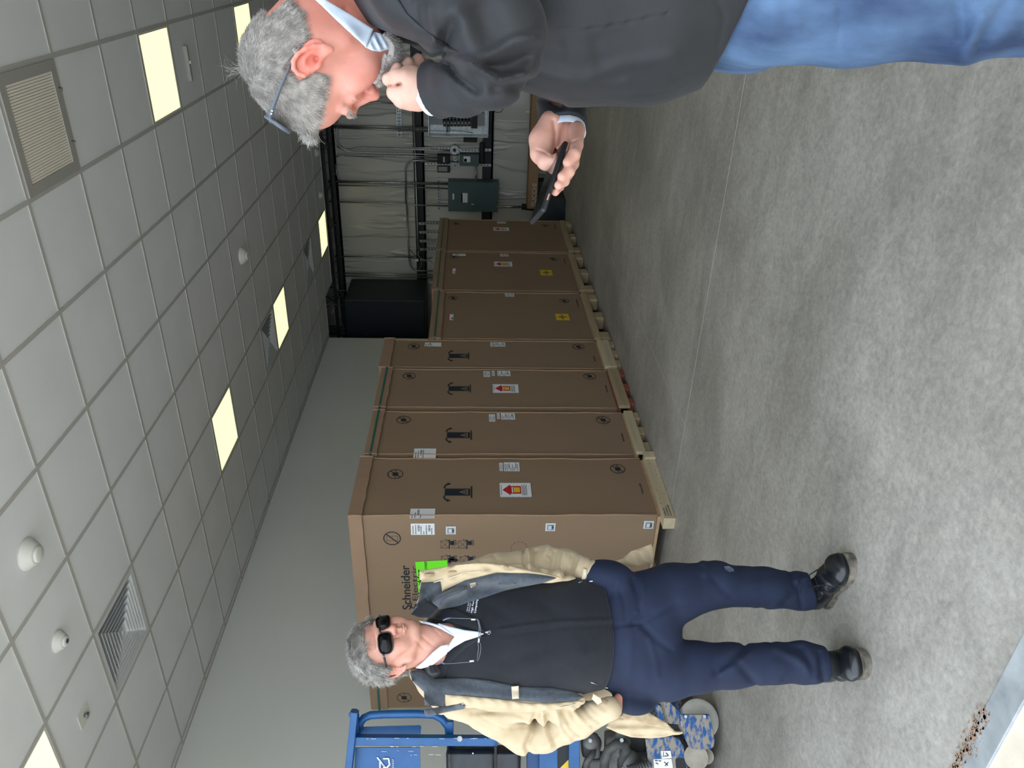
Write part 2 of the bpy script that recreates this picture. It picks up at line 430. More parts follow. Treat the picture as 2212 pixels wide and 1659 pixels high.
for z0, z1 in ((1.00, 1.17), (2.10, 2.27), (3.50, 3.62)):
    gi.box((XG, -5.4, z0), (XB-.02, 8.6, z0+.03)); gi.box((XG, -5.4, z1-.03), (XB-.02, 8.6, z1)); gi.box((XG+.03, -5.4, z0), (XG+.06, 8.6, z1)); gi.box((XG, -5.4, z0), (XG+.008, 8.6, z0+.05))
structure(gi.build('trim_8', M_DARK))
# open-web joists over the open end
def joist(X, zb, zt, label):
    r = thing('roof_joist', label, 'steel joist', (X, 1.5, zb), group='open-web roof joists')
    a = MB(); a.box((-.03, -6.8, 0), (.03, 7.0, .012)); a.box((-.004, -6.8, 0), (.004, 7.0, .05)); a.build('bottom_chord', M_DARK, r)
    a = MB(); a.box((-.035, -6.8, zt-zb-.05), (.035, 7.0, zt-zb)); a.build('top_chord', M_DARK, r)
    w_ = MB(); n = 22
    pts = []
    for k in range(n+1): pts.append((0, -6.8+13.8*k/n, .02 if k % 2 else zt-zb-.03))
    for p, q in zip(pts[:-1], pts[1:]): w_.tube([p, q], .011, 6)
    w_.build('web_rods', M_STEEL, r)
joist(11.95, 3.57, 4.45, 'open-web steel joist just past the ceiling edge, nearest one')
joist(12.30, 3.50, 4.45, 'open-web steel joist close to the back wall')

for k in range(9):
    y = 1.2+.62*k; mb = MB(); mb.tube([(11.86, y, 3.66), (12.46, y-.34, 3.52)], .011, 6)
    tag(mb.build('wall_brace', M_STEEL), 'thin diagonal steel brace over the back wall, ' + ['hidden behind the raised hand', 'behind the grey-haired brow', 'just past the grey-haired forehead', 'nearest the two tiny ceiling sensors', 'above the thickest conduit', 'beside the farthest ceiling light', 'past the farthest ceiling light', 'just before the hanging black unit', 'above the hanging black unit'][k], 'brace', 'diagonal braces above the back wall')
# conduits: each run a thing of its own
def conduit(px, r, label, X=12.44, m=None, kind='conduit', name='conduit', group='conduits on the back wall'):
    mb = MB(); mb.tube([bw(x, y, X) for x, y in px], r, 8)
    return tag(mb.build(name, m or M_GALV), label, kind, group)
def za(x, y): return (700+x/5.53, 200+y/5.53)
def zb_(x, y): return (920+x/5.53, 200+y/5.53)
def z5(x, y): return (660+x/5.53, 440+y/5.53)
conduit([za(60, 40), za(860, 68), za(1500, 80)], .012, 'thin vertical steel conduit touching the nose of the man in black jacket')
conduit([za(60, 260), za(330, 185), za(600, 118), za(870, 130)], .012, 'thin bent conduit reaching the strut beside the raised hand')
conduit([za(60, 396), za(1240, 424)], .016, 'bright vertical conduit dropping into the open breaker panel, first of its pair')
conduit([za(60, 416), za(1240, 460)], .014, 'darker vertical conduit dropping into the open breaker panel, second of its pair')
conduit([za(150, 300), za(155, 560), za(172, 625), za(215, 672), za(300, 690), za(430, 658), za(1110, 680), zb_(160, 688), zb_(310, 692)], .013, 'conduit curving down to the small octagonal junction box')
conduit([za(150, 640), za(260, 700), za(370, 712), za(1110, 735), zb_(400, 745)], .011, 'thin conduit reaching the small green electrical box')
conduit([za(150, 770), za(180, 748), za(250, 745), za(1040, 762), zb_(135, 778)], .011, 'thin conduit reaching the black meter, upper one')
conduit([za(250, 752), za(1040, 775), zb_(135, 825)], .009, 'thin conduit reaching the black meter, lower one')
conduit([za(50, 1062), zb_(265, 1090)], .022, 'thickest vertical conduit, entering the large green electrical panel')
conduit([za(60, 1105), za(800, 1120), zb_(265, 1148)], .012, 'thin conduit beside the thickest one, entering the large green panel')
conduit([za(60, 1302), za(760, 1322), za(980, 1338), zb_(265, 1355)], .012, 'conduit with a slight bend entering the large green panel on its far side')
conduit([za(140, 860), za(150, 980), za(170, 1030), za(215, 1060)], .010, 'short curved conduit tucked under the thickest one near the roof')
conduit([zb_(130, 822), za(1110, 812), za(1060, 815), za(1000, 850), za(972, 910), za(978, 1330), z5(1208, 0), z5(1228, 500), z5(1235, 640), z5(1255, 740), z5(1290, 785), z5(1340, 800), z5(1520, 802)], .014,
        'long level conduit with an elbow at each end running across the back wall', X=12.40)
conduit([za(1066, 60), za(1118, 1659), z5(1352, 620)], .013, 'long level conduit running along the upper dark girt', X=12.46)
conduit([z5(350, 630), z5(1310, 636)], .012, 'vertical conduit ending at the tangle of wires above the cartons', X=12.42)
conduit([z5(370, 830), z5(1520, 850)], .012, 'vertical conduit grazing the edge of the hanging black unit', X=12.44)
conduit([z5(370, 862), z5(1520, 880)], .010, 'thin vertical conduit partly behind the hanging black unit', X=12.46)
for k, yy in enumerate((1467, 1497, 1530, 1553)):
    conduit([z5(200, yy), z5(700, yy+2)], .016, ['short vertical pipe between ceiling edge and black unit, farthest from the wall corner', 'second of the four pipes beside the black unit', 'third of the four pipes beside the black unit', 'pipe beside the black unit closest to the wall corner'][k], X=12.45, kind='pipe', name='steel_pipe', group='pipes above the black unit')
conduit([zb_(598, 880), zb_(598, 1070)], .016, 'short level conduit joining the small and the large green panels', X=12.36)
conduit([zb_(-60, 822), zb_(400, 828)], .012, 'short conduit passing the black meter into the small green box', X=12.47)
mb = MB(); P = [bw(*zb_(850, 1363), 12.3), bw(*zb_(1145, 1363), 12.3)]; rr = thing('floor_conduit', 'bright steel conduit with a black boot under the large green panel', 'conduit', P[1]*np.array([1, 1, 0]))
def inp(o, mb_):   # shift world coordinates into an unrotated parent
    mb_.v = [(a-o.location[0], b-o.location[1], c-o.location[2]) for a, b, c in mb_.v]; return mb_
mb.tube(P, .018, 10); inp(rr, mb).build('pipe', M_GALV, rr)
mb = MB(); q = P[1]; q2 = bw(*zb_(1235, 1368), 12.3); mb.tube([q, (q+q2)/2, q2*np.array([1, 1, 0])+np.array([0, 0, 0.0])], [.05, .05, .10], 12); inp(rr, mb).build('boot', M_BLACK, rr)

# perforated struts
M_HOLE = M_BLACK
def strut(a, b_, label, X=12.465, w=.02):
    A, B = bw(*a, X), bw(*b_, X); r = thing('strut_channel', label, 'strut', A, group='perforated struts on the back wall')
    d = (B-A); L_ = np.linalg.norm(d); d = d/L_; n = np.cross(d, [1, 0, 0])*w
    m_ = MB(); m_.prism([-n, d*L_-n, d*L_+n, n], (1, 0, 0), .03); m_.build('rail', M_GALV, r)
    h_ = MB(); k = 0.04
    while k < L_-.03:
        h_.prism([d*k-n*.35+np.array([-.001, 0, 0]), d*(k+.025)-n*.35+np.array([-.001, 0, 0]), d*(k+.025)+n*.35+np.array([-.001, 0, 0]), d*k+n*.35+np.array([-.001, 0, 0])], (1, 0, 0), .001); k += .05
    o_ = h_.build('slots', M_HOLE, r); o_['kind'] = 'stuff'
strut(za(876, 140), za(888, 525), 'strut crossing the pair of conduits above the breaker panel, first')
strut(za(905, 140), za(912, 525), 'strut crossing the pair of conduits above the breaker panel, second')
strut(zb_(150, 1020), zb_(156, 1400), 'strut holding the conduits above the large green panel')
strut(zb_(-10, 850), zb_(330, 852), 'level strut beside the black meter')
strut(zb_(-170, 672), zb_(300, 672), 'level strut beside the octagonal junction box')
strut(zb_(400, 686), zb_(780, 686), 'strut above the small green box')
strut(zb_(400, 868), zb_(780, 868), 'strut below the small green box')
strut(zb_(345, 640), zb_(350, 885), 'cross strut between meter and small green box')
strut(z5(1350, 238), z5(1640, 238), 'first strut above the farthest carton, nearest the panels')
strut(z5(1360, 342), z5(1620, 342), 'second strut above the farthest carton')
strut(z5(1365, 447), z5(1610, 447), 'third strut above the farthest carton')
strut(z5(1368, 545), z5(1600, 545), 'fourth strut above the farthest carton, next to the wire tangle')
strut(zb_(0, 440), zb_(-230, 432), 'strut running up from the open breaker panel')

# open breaker panel
def wbox(a, b_, X0_, X1_, mb=None, mi=0, bev=0.0):
    A, B = bw(*a, X0_), bw(*b_, X0_); mb = mb or MB(); mb.box((X0_, A[1], A[2]), (X1_, B[1], B[2]), mi, bev); return mb
r = thing('breaker_panel', 'open grey breaker panel with rows of black breakers, beyond the black sleeve', 'electrical panel', bw(*zb_(745, 540), 12.5)*np.array([1, 1, 1]))
A, B = bw(*zb_(20, 20), 12.3), bw(*zb_(745, 540), 12.3)
y0, y1, z0, z1 = B[1], A[1], B[2], A[2]
if y0 > y1: y0, y1 = y1, y0
e = MB(); t = .012
e.box((12.3, y0, z0), (12.5, y0+t, z1)); e.box((12.3, y1-t, z0), (12.5, y1, z1)); e.box((12.3, y0, z0), (12.5, y1, z0+t)); e.box((12.3, y0, z1-t), (12.5, y1, z1)); e.box((12.48, y0, z0), (12.5, y1, z1))
inp(r, e).build('enclosure', M_GALV, r)
e = wbox(zb_(45, 100), zb_(200, 385), 12.38, 12.46); inp(r, e).build('cover_plate', mat('plate_grey', (140, 146, 148), None, 5, .5), r)
e = wbox(zb_(615, 245), zb_(700, 400), 12.38, 12.46); inp(r, e).build('cover_plate', MATS['plate_grey'], r)
e = wbox(zb_(540, 190), zb_(615, 430), 12.36, 12.47); inp(r, e).build('main_breaker', M_BLACK, r)
for k in range(8):
    for s_ in (0, 1):
        xa = 205+k*42
        e = wbox(zb_(xa, 240+s_*88), zb_(xa+36, 318+s_*88), 12.38, 12.46, bev=.004)
        wbox(zb_(xa+8, 262+s_*88), zb_(xa+28, 292+s_*88), 12.365, 12.385, e, 1)
        inp(r, e).build('breaker', [M_BLACK, MATS['plate_grey']], r)
random.seed(2)
for k in range(6):
    y = 60+k*18; e = MB()
    pts = [bw(*zb_(240+k*9, 400), 12.42), bw(*zb_(240+k*9+random.uniform(-8, 8), 460), 12.4), bw(*zb_(240+k*9, 478), 12.44)]
    e.tube(pts, .003, 5); inp(r, e).build('wire', M_BLACK, r)
e = MB(); e.tube([bw(*zb_(x, y), 12.4) for x, y in ((60, 455), (180, 462), (300, 455), (430, 462), (560, 480))], .004, 5); inp(r, e).build('wire', M_BLACK, r)
# loop of loose wire under it
e = MB(); e.tube([bw(*zb_(x, y), 12.35) for x, y in ((690, 95), (800, 100), (890, 60), (945, 65), (950, 90), (900, 105), (880, 98), (925, 130), (935, 180), (900, 230), (850, 240), (790, 215), (770, 190))], .005, 6)
tag(e.build('loose_wire', M_BLACK), 'thin black loop of loose wire hanging below the open breaker panel', 'wire')

# large and small green panels
def panel(a, b_, X0_, name, label, lbls):
    B = bw(*b_, X0_); r = thing(name, label, 'electrical panel', B)
    e = wbox(a, b_, X0_+.006, 12.5); inp(r, e).build('enclosure', M_GREEN, r)
    e = wbox((a[0]+1, a[1]+1), (b_[0]-1, b_[1]-1), X0_-.004, X0_+.006, bev=.002); d = inp(r, e).build('door', M_GREEN, r)
    for (p, q, m_) in lbls:
        e = wbox(p, q, X0_-.006, X0_-.004); l_ = inp(r, e).build('label', m_, d)
    return r, d
r, d = panel(zb_(265, 1062), zb_(858, 1428), 12.3, 'electrical_panel', 'large green-grey electrical panel with closed door on the back wall, right of the farthest carton',
      [(zb_(318, 1208), zb_(338, 1278), M_WHITE), (zb_(422, 1200), zb_(498, 1315), M_WHITE), (zb_(422, 1202), zb_(438, 1312), M_RED)])
e = wbox(zb_(540, 1328), zb_(575, 1345), 12.27, 12.297, bev=.003); inp(r, e).build('latch', M_GALV, d)
r, d = panel(zb_(405, 742), zb_(632, 880), 12.33, 'electrical_panel', 'small green electrical box with a yellow and white sticker, left of the large green panel',
      [(zb_(450, 762), zb_(530, 832), M_WHITE), (zb_(455, 790), zb_(488, 826), M_YEL)])
r = thing('electric_meter', 'small black electric meter with a pale cover plate hanging beside it', 'meter', bw(*zb_(285, 855), 12.36))
e = wbox(zb_(135, 745), zb_(285, 855), 12.36, 12.47, bev=.01); inp(r, e).build('housing', M_BLACK, r)
for k in range(3):
    e = wbox(zb_(165+k*38, 770), zb_(190+k*38, 835), 12.345, 12.36, bev=.005); inp(r, e).build('terminal', M_GALV if k == 1 else M_BLACK, r)
e = wbox(zb_(135, 875), zb_(288, 958), 12.40, 12.43, bev=.006); c_ = inp(r, e).build('cover', M_BLACK, r)
e = wbox(zb_(148, 886), zb_(255, 942), 12.397, 12.40); inp(r, e).build('plate', MATS['plate_grey'], c_)
r = thing('junction_box', 'small octagonal steel junction box between two struts', 'junction box', bw(*zb_(342, 690), 12.38))
c = bw(*zb_(342, 688), 12.38); e = MB(); e.prism([(c[0], c[1]+.075*math.cos(PI/8+k*PI/4), c[2]+.075*math.sin(PI/8+k*PI/4)) for k in range(8)], (1, 0, 0), .06); inp(r, e).build('body', M_GALV, r)
e = MB(); e.prism([(c[0]-.002, c[1]+.028*math.cos(k*PI/6), c[2]+.028*math.sin(k*PI/6)) for k in range(12)], (1, 0, 0), .003); inp(r, e).build('knockout', M_BLACK, r)
e = wbox(zb_(450, 540), zb_(612, 596), 12.36, 12.5, bev=.01); wbox(zb_(462, 552), zb_(490, 580), 12.352, 12.365, e, 0); tag(e.build('socket_box', M_BLACK), 'small black electrical box just under the open breaker panel', 'electrical box')
e = wbox(zb_(640, 600), zb_(700, 860), 12.40, 12.5, bev=.03); tag(e.build('cable_gland_plate', M_BLACK), 'rounded black plate on the lower girt beside the small green box', 'plate')
# wire tangle
random.seed(11)
r = thing('wire_tangle', 'tangle of wires and a white tag at the end of the level conduit', 'wires', bw(*z5(1370, 650), 12.4))
c = bw(*z5(1370, 650), 12.38)
for k in range(9):
    e = MB(); p = c.copy(); pts = [p.copy()]; dr = np.array([0, random.uniform(-1, 1), random.uniform(-1, 1)])
    for s_ in range(5): dr = dr+np.array([random.uniform(-.5, .5)*.3, random.uniform(-.6, .6), random.uniform(-.6, .6)]); pts.append(pts[-1]+dr/np.linalg.norm(dr)*.05)
    e.tube(pts, .005, 5); inp(r, e).build('wire', M_BLACK if k % 2 else M_GALV, r)
e = wbox(z5(1312, 662), z5(1348, 690), 12.34, 12.36); inp(r, e).build('tag', M_WHITE, r)

# hanging black unit
U0 = (11.47, 5.10)
r = thing('air_handling_unit', 'big black box unit hanging under the roof beyond the ceiling edge', 'unit', (11.9, 5.7, 2.09))
M_UNIT = mat('unit_black', (14, 24, 34), (17, 28, 38), 6, .5)
e = MB(); e.box((U0[0], U0[1], 2.09), (12.36, 6.45, 3.37), bev=.012); inp(r, e).build('casing', M_UNIT, r)
for (ya, za_) in ((5.75, 3.05), (5.75, 2.25)):
    e = MB(); e.box((U0[0]-.02, ya-.06, za_-.04), (U0[0], ya+.06, za_+.04), bev=.006); inp(r, e).build('latch', M_BLACK, r)
for y in (5.25, 6.3):
    for x in (11.6, 12.2):
        e = MB(); e.tube([(x, y, 3.36), (x, y, 5.4)], .008, 6); inp(r, e).build('hanger_rod', M_GALV, r)
e = MB(); e.tube([(11.47, 6.15, 2.16), (11.40, 6.15, 2.16)], .04, 10); e.tube([(11.47, 6.02, 2.2), (11.38, 6.02, 2.2)], .03, 10); inp(r, e).build('pipe_stub', M_GALV, r)
for k in range(1): pass

# long carton resting on black cases by the back wall
M_CARD0 = mat('cardboard_far', (148, 118, 88), (156, 126, 96), 4, .85, bump=.0004, bscale=120)
X = 11.9
A, B = bw(*zb_(1270, 380), X), bw(*zb_(1310, 1390), X)
r = thing('long_carton', 'long low brown carton with pale lettering at its end, against the back wall', 'carton', (X, B[1], 0))
z_top, z_bot = bw(*zb_(1210, 1385), X)[2], bw(*zb_(1325, 1385), X)[2]
e = MB(); e.box((X, A[1]-.5, z_bot), (X+.32, B[1], z_top), bev=.006); c_ = inp(r, e).build('carton', M_CARD0, r)
_l = bpy.data.curves.new('t', 'FONT'); _l.body = 'ZUCCHI'; _l.size = .10; _l.extrude = .0006; _l.offset = .002
_t = bpy.data.objects.new('t', _l); COL.objects.link(_t); bpy.context.view_layer.update()
me = bpy.data.meshes.new_from_object(_t); bpy.data.objects.remove(_t)
M_PRINT_PALE = mat('pale_print', (196, 188, 172), None, 5, .7)
lt_ = link('lettering', me, M_PRINT_PALE, r)
lt_.matrix_local = Matrix(((0, 0, -1, -.002), (-1, 0, 0, -.03), (0, 1, 0, (z_bot+.02)), (0, 0, 0, 1)))
# black cases that carry it
random.seed(7)
for k, (ya, yb, lab) in enumerate(((A[1]-.4, A[1]+.55, 'black case with a red stripe under the long carton, behind the phone'), (B[1]-.42, B[1]-.05, 'small black case carrying the end of the long carton'))):
    r = thing('tool_case', lab, 'case', (X+.05, (ya+yb)/2, 0))
    e = MB(); e.box((X+.04, ya, 0), (X+.3, yb, z_bot), bev=.02); inp(r, e).build('case', M_BLACK, r)
    if k == 0:
        e = MB(); e.box((X+.034, yb-.25, z_bot*.25), (X+.04, yb-.02, z_bot*.45)); inp(r, e).build('stripe', M_RED, r)
        e = MB(); e.box((X+.034, yb-.13, z_bot*.6), (X+.04, yb-.04, z_bot*.8)); inp(r, e).build('label', M_WHITE, r)
# dark tarp heap behind the farthest carton
e = MB(); n1, n2 = 24, 10; vs = []; fs = []
for i in range(n1+1):
    for j in range(n2+1):
        u_, v_ = i/n1, j/n2; vs.append((10.75+.6*v_, 3.2+1.2*u_, max(0, .5*math.sin(PI*v_)**.7*(math.sin(PI*u_)**.5)+.03*math.sin(13*u_+5*v_)*math.sin(PI*u_))))
for i in range(n1):
    for j in range(n2): fs.append((i*(n2+1)+j, (i+1)*(n2+1)+j, (i+1)*(n2+1)+j+1, i*(n2+1)+j+1))
e.add(vs, fs, 0, True); o_ = e.build('folded_tarp', mat('tarp_dark', (26, 38, 46), (40, 54, 62), 5, .4)); tag(o_, 'dark folded plastic tarp heaped on the floor behind the farthest carton', 'tarp')
# ================================================================== cartons on pallets
M_CARD = mat('cardboard', (136, 113, 90), (144, 120, 96), 2.5, .85, bump=.0003, bscale=160, stretch=(1, 1, .3))
M_CARDE = mat('cardboard_edge', (150, 124, 98), (164, 136, 108), 9, .85, bump=.0004, bscale=120)
M_LID = mat('cardboard_lid', (146, 119, 96), (154, 126, 102), 5, .8, bump=.0004, bscale=90)
M_STRAP = mat('green_strap', (22, 98, 84), None, 5, .4)
M_WOOD = mat('pallet_pine', (178, 164, 134), (208, 192, 160), 5, .75, bump=.0006, bscale=40, stretch=(.25, 2, 3), detail=7)
M_WOOD2 = mat('pallet_pine_dark', (150, 132, 104), (178, 158, 126), 5, .8, bump=.0006, bscale=40, stretch=(.25, 2, 3), detail=7)
M_PLY = mat('plywood_edge', (168, 138, 106), (186, 158, 124), 20, .8)
M_REDW = mat('red_plywood', (128, 66, 54), (146, 80, 66), 12, .8)
M_GRN = mat('fluorescent_paper', (118, 240, 40), None, 5, .7)
YF = 3.29
class Face:
    """flat print and labels on a carton face; s,t are metres on the face"""
    def __init__(f, o, s, t, n): f.o, f.s, f.t, f.n = [np.array(q, float) for q in (o, s, t, n)]
    def p(f, s, t, h=0.0): return f.o + f.s*s + f.t*t + f.n*h
    def poly(f, mb, pts, h0=.0002, h1=.0009, mi=0): mb.prism([f.p(a, b, h0) for a, b in pts], f.n, h1-h0, mi)
    def rect(f, mb, s0, t0, s1, t1, mi=0, h0=.0002, h1=.0009): f.poly(mb, [(s0, t0), (s1, t0), (s1, t1), (s0, t1)], h0, h1, mi)
    def line(f, mb, a, b, w, mi=0, h0=.0002, h1=.0009):
        d = np.array(b)-np.array(a); L_ = np.linalg.norm(d)
        if L_ < 1e-6: return
        n = np.array([-d[1], d[0]])/L_*w/2; a = np.array(a); b = np.array(b)
        f.poly(mb, [a-n, b-n, b+n, a+n], h0, h1, mi)
    def path(f, mb, pts, w, mi=0, h1=.0009):
        for a, b in zip(pts[:-1], pts[1:]): f.line(mb, a, b, w, mi, h1=h1)
    def ring(f, mb, c, r, w, mi=0, n=32, gap=None):
        for k in range(n):
            if gap and k % 2: continue
            a, b = 2*PI*k/n, 2*PI*(k+1)/n; q = lambda t, rr: (c[0]+rr*math.cos(t), c[1]+rr*math.sin(t))
            f.poly(mb, [q(a, r-w/2), q(b, r-w/2), q(b, r+w/2), q(a, r+w/2)], mi=mi)
def text_mesh(s, size, bold=0.0, depth=.0005, align='LEFT', shear=0.0):
    c = bpy.data.curves.new('t', 'FONT'); c.body = s; c.size = size; c.extrude = depth; c.offset = bold; c.align_x = align; c.shear = shear
    o = bpy.data.objects.new('t', c); COL.objects.link(o); bpy.context.view_layer.update()
    me = bpy.data.meshes.new_from_object(o); bpy.data.objects.remove(o); return me
def place_text(name, s, size, M, mat_, parent, bold=0.0, sx=1.0, **k):
    o = link(name, text_mesh(s, size, bold, **k), mat_, parent); o.matrix_local = M @ Matrix.Diagonal((sx, 1, 1, 1)); return o
def face_matrix(f, s, t, origin=(0, 0, 0), ang=0.0, h=.0008):
    p = f.p(s, t, h)-np.array(origin)
    M = Matrix(((f.s[0], f.t[0], f.n[0], p[0]), (f.s[1], f.t[1], f.n[1], p[1]), (f.s[2], f.t[2], f.n[2], p[2]), (0, 0, 0, 1)))
    return M @ Matrix.Rotation(ang, 4, 'Z')
FR = Face((0, YF, 0), (1, 0, 0), (0, 0, 1), (0, -1, 0))
def fz(x, y):
    p = on(x, y, 1, YF); return np.array([p[0], p[2]])
def sub(parent, f, name, mats, fn, off=(0, 0, 0)):
    mb = MB(); fn(mb); mb.v = [(a-off[0], b-off[1], c-off[2]) for a, b, c in mb.v]; return mb.build(name, mats, parent)
def no_clamp(f, mb, c, r):
    f.ring(mb, c, r, r*.09); k = r*.36
    f.line(mb, (c[0]-r*.7, c[1]-r*.7), (c[0]-k*.9, c[1]-k*.9), r*.1); f.line(mb, (c[0]+k*.9, c[1]+k*.9), (c[0]+r*.7, c[1]+r*.7), r*.1)
    f.rect(mb, c[0]-k, c[1]-k, c[0]+k, c[1]+k)
    for s_ in (-1, 1): f.poly(mb, [(c[0]+s_*r*.82, c[1]-r*.09), (c[0]+s_*r*.82, c[1]+r*.09), (c[0]+s_*k*1.25, c[1])])
def tip_mark(f, mb, c, w, z0, z1):
    """heavy cabinet on its base, with curved tipping arrows and a warning triangle"""
    zb = z0+(z1-z0)*.07
    f.rect(mb, c-w*.85, z0, c+w*.85, z0+(z1-z0)*.045)
    f.rect(mb, c-w*.5, zb, c+w*.5, z1-(z1-z0)*.06)
    for s_ in (-1, 1):
        pts = [(c+s_*w*.55, z1-(z1-z0)*.04), (c+s_*w*.85, z1-(z1-z0)*.045), (c+s_*w*1.1, z1-(z1-z0)*.10), (c+s_*w*1.2, z1-(z1-z0)*.17)]
        f.path(mb, pts, w*.14)
        q = pts[-1]; f.poly(mb, [(q[0]-w*.18, q[1]+.006), (q[0]+w*.18, q[1]+.006), (q[0]+s_*w*.05, q[1]-.02)])
    zc = z0+(z1-z0)*.16; h = (z1-z0)*.26
    f.path(mb, [(c-w*.36, zc), (c+w*.36, zc), (c, zc+h), (c-w*.36, zc)], w*.07, 1, .0012)
    f.rect(mb, c-w*.05, zc+h*.12, c+w*.05, zc+h*.55, 1, h1=.0012)
def paper(f, mb, a, b, seed, blank=False):
    """white shipping label with printed lines and a bar code"""
    rnd = random.Random(seed); s0, s1 = sorted((a[0], b[0])); t0, t1 = sorted((a[1], b[1])); f.rect(mb, s0, t0, s1, t1, 0)
    W, H = s1-s0, t1-t0; n = 8
    for k in range(n):
        t = t1-H*(.06+.9*k/n); h = H*.9/n
        if blank and k > 3: break
        if k % 4 == 2:
            s = s0+W*.3
            while s < s1-W*.12:
                w = W*rnd.uniform(.01, .03); f.rect(mb, s, t-h*.8, s+w, t, 1, h1=.0012); s += w+W*rnd.uniform(.01, .03)
        else:
            s = s0+W*.06; e = s0+W*rnd.uniform(.3, .9)
            while s < e:
                w = W*rnd.uniform(.02, .07); f.rect(mb, s, t-h*.45, s+w, t-h*.1, 1, h1=.0012); s += w+W*.02
def tip_sticker(f, mb, a, b):
    s0, s1 = sorted((a[0], b[0])); t0, t1 = sorted((a[1], b[1])); f.rect(mb, s0, t0, s1, t1, 0); W, H = s1-s0, t1-t0
    k = 0
    while k < H: f.rect(mb, s0+.001, t0+k, s0+.004, t0+k+.008, 1, h1=.0012); f.rect(mb, s1-.004, t0+k, s1-.001, t0+k+.008, 1, h1=.0012); k += .016
    c = (s0+s1)/2
    f.poly(mb, [(c-W*.38, t0+H*.66), (c+W*.38, t0+H*.66), (c, t0+H*.92)], .0002, .0012, 2)
    f.rect(mb, c-W*.27, t0+H*.32, c+W*.27, t0+H*.67, 2, h1=.0012); f.rect(mb, c-W*.17, t0+H*.36, c+W*.17, t0+H*.56, 3, h1=.0015); f.ring(mb, (c, t0+H*.47), W*.08, W*.04, 1, 12)
    f.rect(mb, c-W*.2, t0+H*.585, c+W*.2, t0+H*.62, 0, h1=.0015)
    for q in range(5): f.rect(mb, s0+W*.12, t0+H*(.28-.035*q), s1-W*(.12+.1*(q % 2)), t0+H*(.295-.035*q), 1, h1=.0011)
    f.rect(mb, s0+W*.15, t0+H*.95, s1-W*.15, t0+H*.965, 1, h1=.0012)
def carton(name, label, x0, x1, y0, y1, zb, zt, cap, group, seed, strap=True, f=FR, ws=.012):
    """cardboard shipper: body with open corner edges, a lid that laps over it, strap"""
    rnd = random.Random(seed); r = thing(name, label, 'carton', ((x0+x1)/2, y0, 0), 0, group); off = tuple(r.location)
    def add(nm, mb, m, par=None): mb.v = [(a-off[0], b-off[1], c-off[2]) for a, b, c in mb.v]; return mb.build(nm, m, par or r)
    # body as a grid so that the board is not dead flat
    mb = MB(); mb.box((x0+.004, y0+.004, zb), (x1-.004, y1, zt-.01), bev=.004); body = add('carton_body', mb, M_CARD)
    mb = MB()
    for xx, dx in ((x0, 1), (x1, -1)):
        pts = [(xx+dx*(.004+rnd.uniform(-.003, .004)), y0-.001+rnd.uniform(-.0015, .002), zb+(zt-cap-zb)*k/14) for k in range(15)]
        mb.tube(pts, .0065, 6, flat=.7)
        add('corner_edge', mb, M_CARDE, body); mb = MB()
    # lid
    mb = MB(); o_ = ws; zc = zt-cap
    n = 10
    def side(a, b, nx, ny, mb=mb):
        vs = []; fs = []
        for k in range(n+1):
            t = k/n; j1, j2 = rnd.uniform(-.002, .003), rnd.uniform(-.004, .004)
            x, y = a[0]+(b[0]-a[0])*t, a[1]+(b[1]-a[1])*t
            for (h, z) in ((0, zt), (.004+j1, zc+j2), (-.004+j1, zc+j2), (-.008, zt)): vs.append((x+nx*h, y+ny*h, z))
        for k in range(n):
            for q in range(4): fs.append((k*4+q, k*4+(q+1) % 4, (k+1)*4+(q+1) % 4, (k+1)*4+q))
        fs.append((0, 1, 2, 3)); fs.append(tuple(n*4+q for q in (3, 2, 1, 0))); mb.add(vs, fs)
    side((x0-o_, y0-o_), (x1+o_*.3, y0-o_), 0, -1); side((x0-o_, y1), (x0-o_, y0-o_), -1, 0); side((x1+o_*.3, y0-o_), (x1+o_*.3, y1), 1, 0); side((x1, y1), (x0, y1), 0, 1)
    mb.box((x0-o_, y0-o_, zt-.006), (x1+o_*.3, y1, zt+.001)); lid = add('lid', mb, M_LID)
    for xx in (x0-o_, x1+o_*.3):
        mb = MB(); mb.tube([(xx, y0-o_-.003, zc-.002), (xx+.002, y0-o_-.004, (zc+zt)/2), (xx, y0-o_-.002, zt+.002)], .007, 6); add('lid_corner', mb, M_CARDE, lid)
    if strap:
        zz = zc+cap*.52; mb = MB(); q = .0025
        for (a, b) in (((x0-o_-.008, y0-o_-.009, zz-.007), (x1+o_*.3, y0-o_-.005, zz+.007)), ((x0-o_-.009, y0-o_-.009, zz-.007), (x0-o_-.005, y1, zz+.007))): mb.box(a, b)
        s_ = add('strap', mb, M_STRAP); mb = MB(); mb.box((x0-o_-.006, y0-o_-.012, zz-.009), (x0-o_+.02, y0-o_-.004, zz+.009)); add('strap_clip', mb, M_GALV, s_)
    return r, body, add
